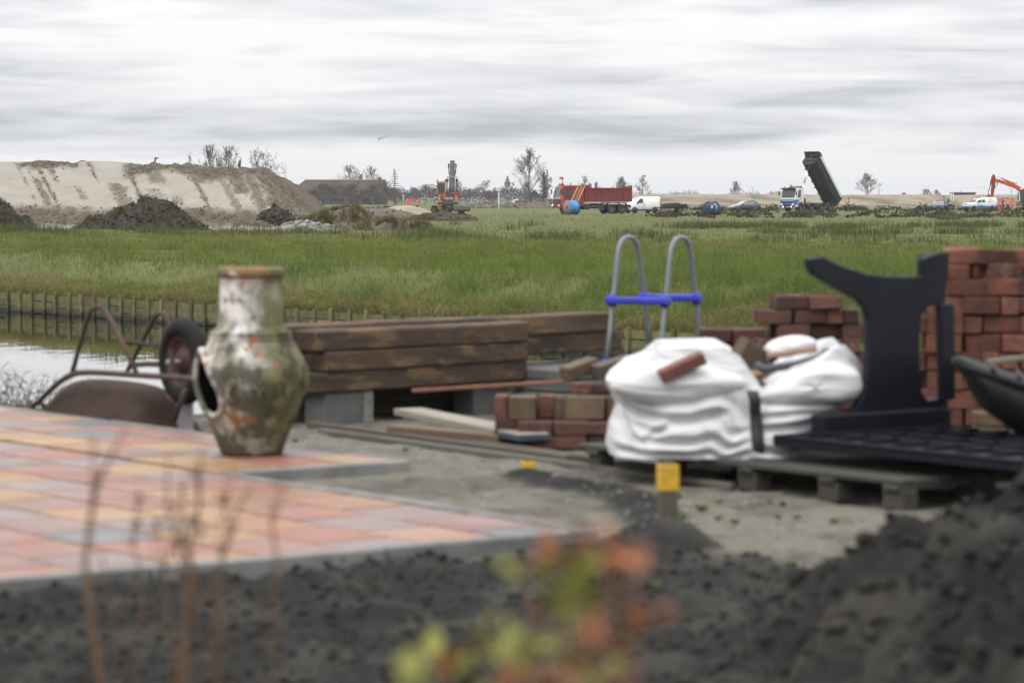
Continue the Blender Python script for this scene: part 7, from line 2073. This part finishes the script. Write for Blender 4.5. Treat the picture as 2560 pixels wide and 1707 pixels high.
# ---- black tub (barrow tray) at the right edge
def tub():
    Y = 14.3; o = on(2395, Y); zt = hat(905, Y); t = thing('mortar_tub', 'black rubber mortar tub tilted against the brick stack', 'tub', (o.x, Y, zt - .32), 0)
    M = mat('black_rubber', (.010, .012, .012), (.017, .019, .018), scale=8, rough=.55, bump=.3, bscale=50)
    k = Y / FPX
    L_ = 1.2; st = []
    for x, zr, w_, dp in ((0.0, .32, .02, .0), (.03, .31, .26, .06), (.12, .28, .36, .20), (.3, .22, .40, .27), (.6, .14, .42, .28), (.9, .06, .42, .26), (1.15, 0, .36, .2), (1.25, -.03, .05, .02)):
        ring = [(x, math.sin(a) * w_, zr - dp * max(0, math.cos(a)) ** .6) for a in np.linspace(-math.pi / 2, math.pi / 2, 11)]
        st.append(ring)
    m = MB(); m.add([v for r_ in st for v in r_], [(i * 11 + j, i * 11 + j + 1, (i + 1) * 11 + j + 1, (i + 1) * 11 + j) for i in range(7) for j in range(10)], True)
    o = m.build('tub', M, t); s_ = o.modifiers.new('s', 'SOLIDIFY'); s_.thickness = .02
    rim = [r_[0] for r_ in st] + [r_[-1] for r_ in reversed(st)]
    m = MB(); m.tube(rim + [rim[0]], .033, 10, caps=False); m.build('rim', M, t)
    for i in range(9): MB().tube([(.1 + i * .13, -.42 + .0 * i, .30 - i * .037), (.1 + i * .13, -.35, .335 - i * .037)], .012, 6).build('rim_rib', M, t)
tub()
plank('broom_stick', 'pale wooden stick lying over the black tub', at(2470, 912, 14.6), at(2600, 896, 14.9), .028, .028, mat('stick_wood', (.20, .19, .13), (.15, .14, .10), scale=6, rough=.7), None, cat='stick')

# ---- survey pegs with yellow tops
M_peg = mat('peg_wood', (.085, .075, .055), (.055, .05, .04), scale=10, rough=.85, bump=.4, stretch=(1, 1, .3)); M_yel = mat('yellow_paint', (.58, .36, .02), (.46, .27, .02), scale=14, rough=.5, c3=(.12, .08, .02), s3=16, t3=.62)
def peg(label, px, pyb, py0, py1, Y, w_):
    t = thing('survey_peg', label, 'peg', on(px, Y, .27), R(12)); zt = hat(py0, Y) - .27; zm = hat(py1, Y) - .27
    MB().box((0, 0, zm / 2 - .05), (w_, w_, zm + .1)).build('stake', M_peg, t, .003); MB().box((0, 0, (zt + zm) / 2), (w_ + .008, w_ + .008, zt - zm)).build('painted_top', M_yel, t, .004)
    MB().box((0, 0, zt + .004), (w_ * .8, w_ * .8, .012)).build('worn_end', M_peg, t, .003)
peg('square peg with a yellow painted top standing in a cone of dark soil', 1669, 1310, 1160, 1226, 11.95, .072)
peg('low peg of which only the yellow top shows beside the dark soil trail', 1320, 1188, 1153, 1178, 14.9, .06)

# ---- small weeds on the sand, red scraps
WEEDS = ['tiny weed on the sand below the pallet, upper left of a pair', 'tiny weed on the sand just right of the yellow peg top', 'largest of the weeds on the sand in front of the pallet', 'weed on the sand between pallet block and dark heap', 'weed left of the one between pallet block and dark heap',
 'weed left of the largest one before the pallet', 'weed at the soil cone beside the yellow peg', 'weed at the foot of the dark heap on the dark soil', 'weed close behind the yellow peg', 'bright weed under the right end of the pallet', 'small weed before the short boards', 'small weed at the terrace edge right of the chiminea',
 'weed half way up the dark earth heap', 'weed on the lower slope of the dark earth heap', 'weed on the dark soil in front of the peg cone', 'weed nearest to the left pallet block', 'weed on the sand nearest to the dark earth heap']
def weeds():
    spots = [(1845, 1268), (1755, 1268), (1838, 1305), (1990, 1290), (1945, 1285), (1795, 1295), (1710, 1297), (1975, 1413), (1700, 1240), (2200, 1205), (1015, 1127), (738, 1100), (2350, 1345), (1920, 1460), (1640, 1478), (1800, 1248), (2085, 1296)]
    g = random.Random(8)
    for i, (px, py) in enumerate(spots):
        p = gnd(px, py, .30); p.z = yard_z(p.x, p.y); t = thing('weed', WEEDS[i] if i < len(WEEDS) else 'tiny green weed on the sandy yard', 'weed', p, 0, 'weeds in the yard')
        V, T, C = [], [], []
        for k in range(16):
            a = g.uniform(0, 6.28); l_ = g.uniform(.015, .038) * (1.5 if i in (1, 9) else 1); o = len(V); w_ = l_ * .35
            d = Vector((math.cos(a), math.sin(a), g.uniform(.3, 1.2))).normalized() * l_; s = Vector((-math.sin(a), math.cos(a), 0)) * w_
            V += [(0, 0, 0), tuple(d * .6 + s), tuple(d), tuple(d * .6 - s)]; T += [(o, o + 1, o + 2), (o, o + 2, o + 3)]; c = np.array([.10, .17, .03]) * g.uniform(.6, 1.3); C += [c] * 4
        link('leaves', fastmesh('leaves', np.array(V), np.array(T), M_blade, np.array(C)), t)
weeds()
for i, (px, py) in enumerate(((1957, 1261), (1925, 1255))):
    p = gnd(px, py, .29); p.z = yard_z(p.x, p.y) + .008
    tag(clod_o := link('brick_chip', clod_mesh('brick_chip', [(0, 0, 0)], [.02 - .005 * i], M_redb, 3 + i), None, p), ('red brick chip on the sand before the pallet', 'smaller red brick chip left of the first on the sand')[i], 'brick chip')

# ================================================================== plants close to the viewer
M_stem = mat('dry_stem', (.16, .085, .04), (.10, .06, .032), scale=12, rough=.8)
def dry_plant():
    Y = 5.6; t = thing('dry_plant', 'tall dry reddish brown plant stalks before the terrace', 'plant', on(330, Y, .27)); b0 = on(330, Y, .27)
    g = random.Random(12)
    def stalk(pts, r_, twigs=3):
        twigs = (twigs + 1) // 3; r_ *= .78
        P = [at(px, py, Y + dy) - b0 for px, py, dy in pts]; root = P[0].copy(); root.z = 0; 
        s = MB().tube([root] + P, [r_ * 1.1] + [r_ * (1 - .65 * i / len(P)) for i in range(len(P))], 6).build('stem', M_stem, t)
        m = MB()
        for _ in range(twigs):
            i = g.randrange(len(P) - 1); q = P[i].lerp(P[i + 1], g.random()); d = Vector((g.uniform(-.6, .6), g.uniform(-.3, .3), g.uniform(.5, 1))).normalized() * g.uniform(.05, .13)
            m.tube([q, q + d * .5, q + d + Vector((0, 0, .02))], [r_ * .5, r_ * .4, r_ * .2], 5)
            for _k in range(2):
                e = q + d * g.uniform(.6, 1); m.add([e, e + Vector((g.uniform(-.02, .02), 0, .012)), e + Vector((g.uniform(-.02, .02), .01, .03))], [(0, 1, 2)])
        if twigs: tag(m.build('twigs', M_stem, s), kind='stuff')
    z9 = lambda pts: [(x * .451, 1000 + y * .451, dy) for x, y, dy in pts]
    stalk(z9([(560, 1560, 0), (500, 1150, 0), (470, 900, 0), (500, 650, 0), (545, 450, .02), (620, 300, .03), (700, 150, .05)]), .0095, 3)
    stalk(z9([(1000, 1560, .1), (1020, 1250, .1), (1060, 980, .1), (1040, 850, .1), (1100, 600, .1), (1110, 400, .1), (1120, 250, .1)]), .0078, 6)
    stalk(z9([(1030, 1200, .05), (1000, 900, .05), (930, 650, .05), (925, 480, .05), (930, 300, .05)]), .0062, 6)
    stalk(z9([(1200, 1100, .2), (1230, 880, .2), (1270, 700, .2), (1340, 560, .2), (1420, 400, .2)]), .0062, 5)
    stalk(z9([(1090, 1000, .15), (1010, 700, .15), (1020, 420, .15)]), .005, 5)
    stalk(z9([(770, 1500, .3), (790, 1150, .3), (760, 850, .3), (700, 760, .3)]), .005, 5)
    stalk(z9([(620, 1100, .2), (560, 860, .2), (510, 780, .2)]), .003, 4)
    stalk(z9([(1520, 1100, .3), (1530, 850, .3), (1500, 650, .3), (1520, 560, .3)]), .005, 6)
    stalk(z9([(950, 1300, .2), (900, 1000, .2), (950, 780, .2), (1000, 620, .2), (940, 560, .2)]), .005, 6)
    stalk(z9([(1230, 900, .1), (1200, 740, .1), (1260, 560, .1), (1240, 400, .1)]), .003, 4)
dry_plant()
M_lg = mat('leaf_green', (.22, .22, .03), (.15, .16, .025), scale=9, rough=.6, rand=.25); M_lr = mat('leaf_red', (.30, .10, .03), (.21, .07, .025), scale=9, rough=.6, rand=.3)
def leafy_shrub():
    Y = 3.05; b0 = on(1500, Y, .29); t = thing('leafy_shrub', 'small shrub with yellow-green and rusty red leaves, blurred up close', 'shrub', b0); g = random.Random(40)
    q = MB(); q.add([(0, 0, 0), (.011, .015, .004), (.013, .032, .005), (.006, .05, .0), (0, .058, -.003), (-.006, .05, 0), (-.013, .032, .005), (-.011, .015, .004), (0, .03, -.002)],
                    [(0, 1, 8), (1, 2, 8), (2, 3, 8), (3, 4, 8), (4, 5, 8), (5, 6, 8), (6, 7, 8), (7, 0, 8)])
    lm = {'g': q.mesh('leaf', M_lg), 'r': q.mesh('leaf', M_lr)}
    clusters = [((1370, 1385), 'r', 7, 55), ((1445, 1385), 'r', 14, 62), ((1520, 1400), 'r', 14, 62), ((1580, 1375), 'r', 3, 30), ((1330, 1430), 'g', 6, 40), ((1385, 1470), 'g', 12, 48), ((1440, 1440), 'g', 12, 52), ((1400, 1530), 'g', 10, 42), ((1480, 1500), 'g', 9, 45),
                ((1270, 1590), 'g', 12, 60), ((1230, 1620), 'g', 8, 50), ((1310, 1640), 'g', 8, 50), ((1115, 1625), 'r', 9, 60), ((1060, 1680), 'g', 7, 50), ((1150, 1690), 'g', 8, 60), ((1520, 1570), 'r', 14, 65), ((1590, 1545), 'r', 12, 55), ((1460, 1640), 'r', 10, 60), ((1500, 1690), 'g', 16, 70),
                ((1420, 1680), 'g', 9, 60), ((1560, 1650), 'r', 8, 60), ((1350, 1700), 'r', 9, 70), ((1250, 1700), 'r', 7, 60)]
    for (px, py), k, n_, sp_ in clusters:
        c = at(px + 2, py + 28, Y + g.uniform(-.15, .25)) - b0; m = MB()
        mid = Vector((c.x * .5 + g.uniform(-.02, .02), c.y * .5, c.z * .55)); m.tube([(0, 0, 0), mid, c], [.005, .0035, .0018], 5); m.build('stem', M_stem, t)
        s_ = sp_ / FPX * Y
        for _ in range(int(n_ * .62)):
            p = c + Vector((g.gauss(0, .55) * s_, g.gauss(0, .5) * s_, g.gauss(0, .5) * s_)); o = link('leaf', lm[k if g.random() < .88 else ('g' if k == 'r' else 'r')], t, p, (g.uniform(.2, 1.3), g.uniform(-.5, .5), g.uniform(0, 6.28)))
            f = g.uniform(.5, .9); o.scale = (f, f, f)
leafy_shrub()
# ---- bare thorny shrub at the near water edge
def water_shrub():
    p = on(40, 23.0, -.35); t = thing('bare_shrub', 'tangled brown winter shrub at the water edge behind the terrace', 'shrub', p); g = random.Random(9); segs = []
    for k in range(130):
        a = g.uniform(0, 6.28); d = Vector((math.cos(a) * g.uniform(.1, 1.0), math.sin(a) * .6, g.uniform(.45, 1.1))).normalized(); q = Vector((g.uniform(-.75, .38), g.uniform(-.3, .3), 0)); r_ = .0055
        for i in range(5):
            e = q + d * g.uniform(.10, .19); segs.append((q.copy(), e.copy(), r_, r_ * .8, 2)); q = e; r_ *= .8; d = (d + Vector((g.gauss(0, .3), g.gauss(0, .3), g.gauss(-.08, .25)))).normalized()
            for _ in range(3):
                dd = (d + Vector((g.gauss(0, .8), g.gauss(0, .8), g.gauss(0, .6)))).normalized() * g.uniform(.03, .13); segs.append((q.copy(), q + dd, r_ * .6, r_ * .35, 3))
    link('branches', seg_mesh('branches', segs, mat('reddish_twigs', (.095, .05, .03), (.06, .036, .025), scale=4, rough=.9), 4, .002), t)
    P = np.array([(g.uniform(-.9, .5), g.uniform(-.4, .3), 0) for _ in range(900)]); n_ = len(P); c = np.array([.10, .085, .035]) * rng.uniform(.5, 1.4, (n_, 1))
    V, T, C = blades(P, rng.uniform(.15, .5, n_), rng.uniform(.006, .012, n_), rng.uniform(0, 6.28, n_), rng.uniform(.2, 1.2, n_), c)
    tag(link('dry_grass', fastmesh('dry_grass', V, T, M_blade, C), t), kind='stuff')
water_shrub()
# rough grass on the near bank beyond the terrace
P = []
while len(P) < 2600:
    a, b_ = rnd.uniform(5.5, 16), rnd.uniform(4.7, 6.6); p = ab(a, b_)
    if abs(p.x) > .24 * p.y: continue
    z = yard_z(p.x, p.y)
    if z < -.45 or z > .2: continue
    P.append((p.x, p.y, z))
P = np.array(P); n = len(P); c = (np.array([[.11, .10, .035]]) * rng.uniform(.5, 1.4, (n, 1)))
V, T, C = blades(P, rng.uniform(.05, .14, n), rng.uniform(.005, .010, n), rng.uniform(0, 6.28, n), rng.uniform(.2, 1.2, n), c)
tag(link('near_bank_grass', fastmesh('near_bank_grass', V, T, M_blade, C)), 'thin rough grass on the near canal bank', kind='stuff')
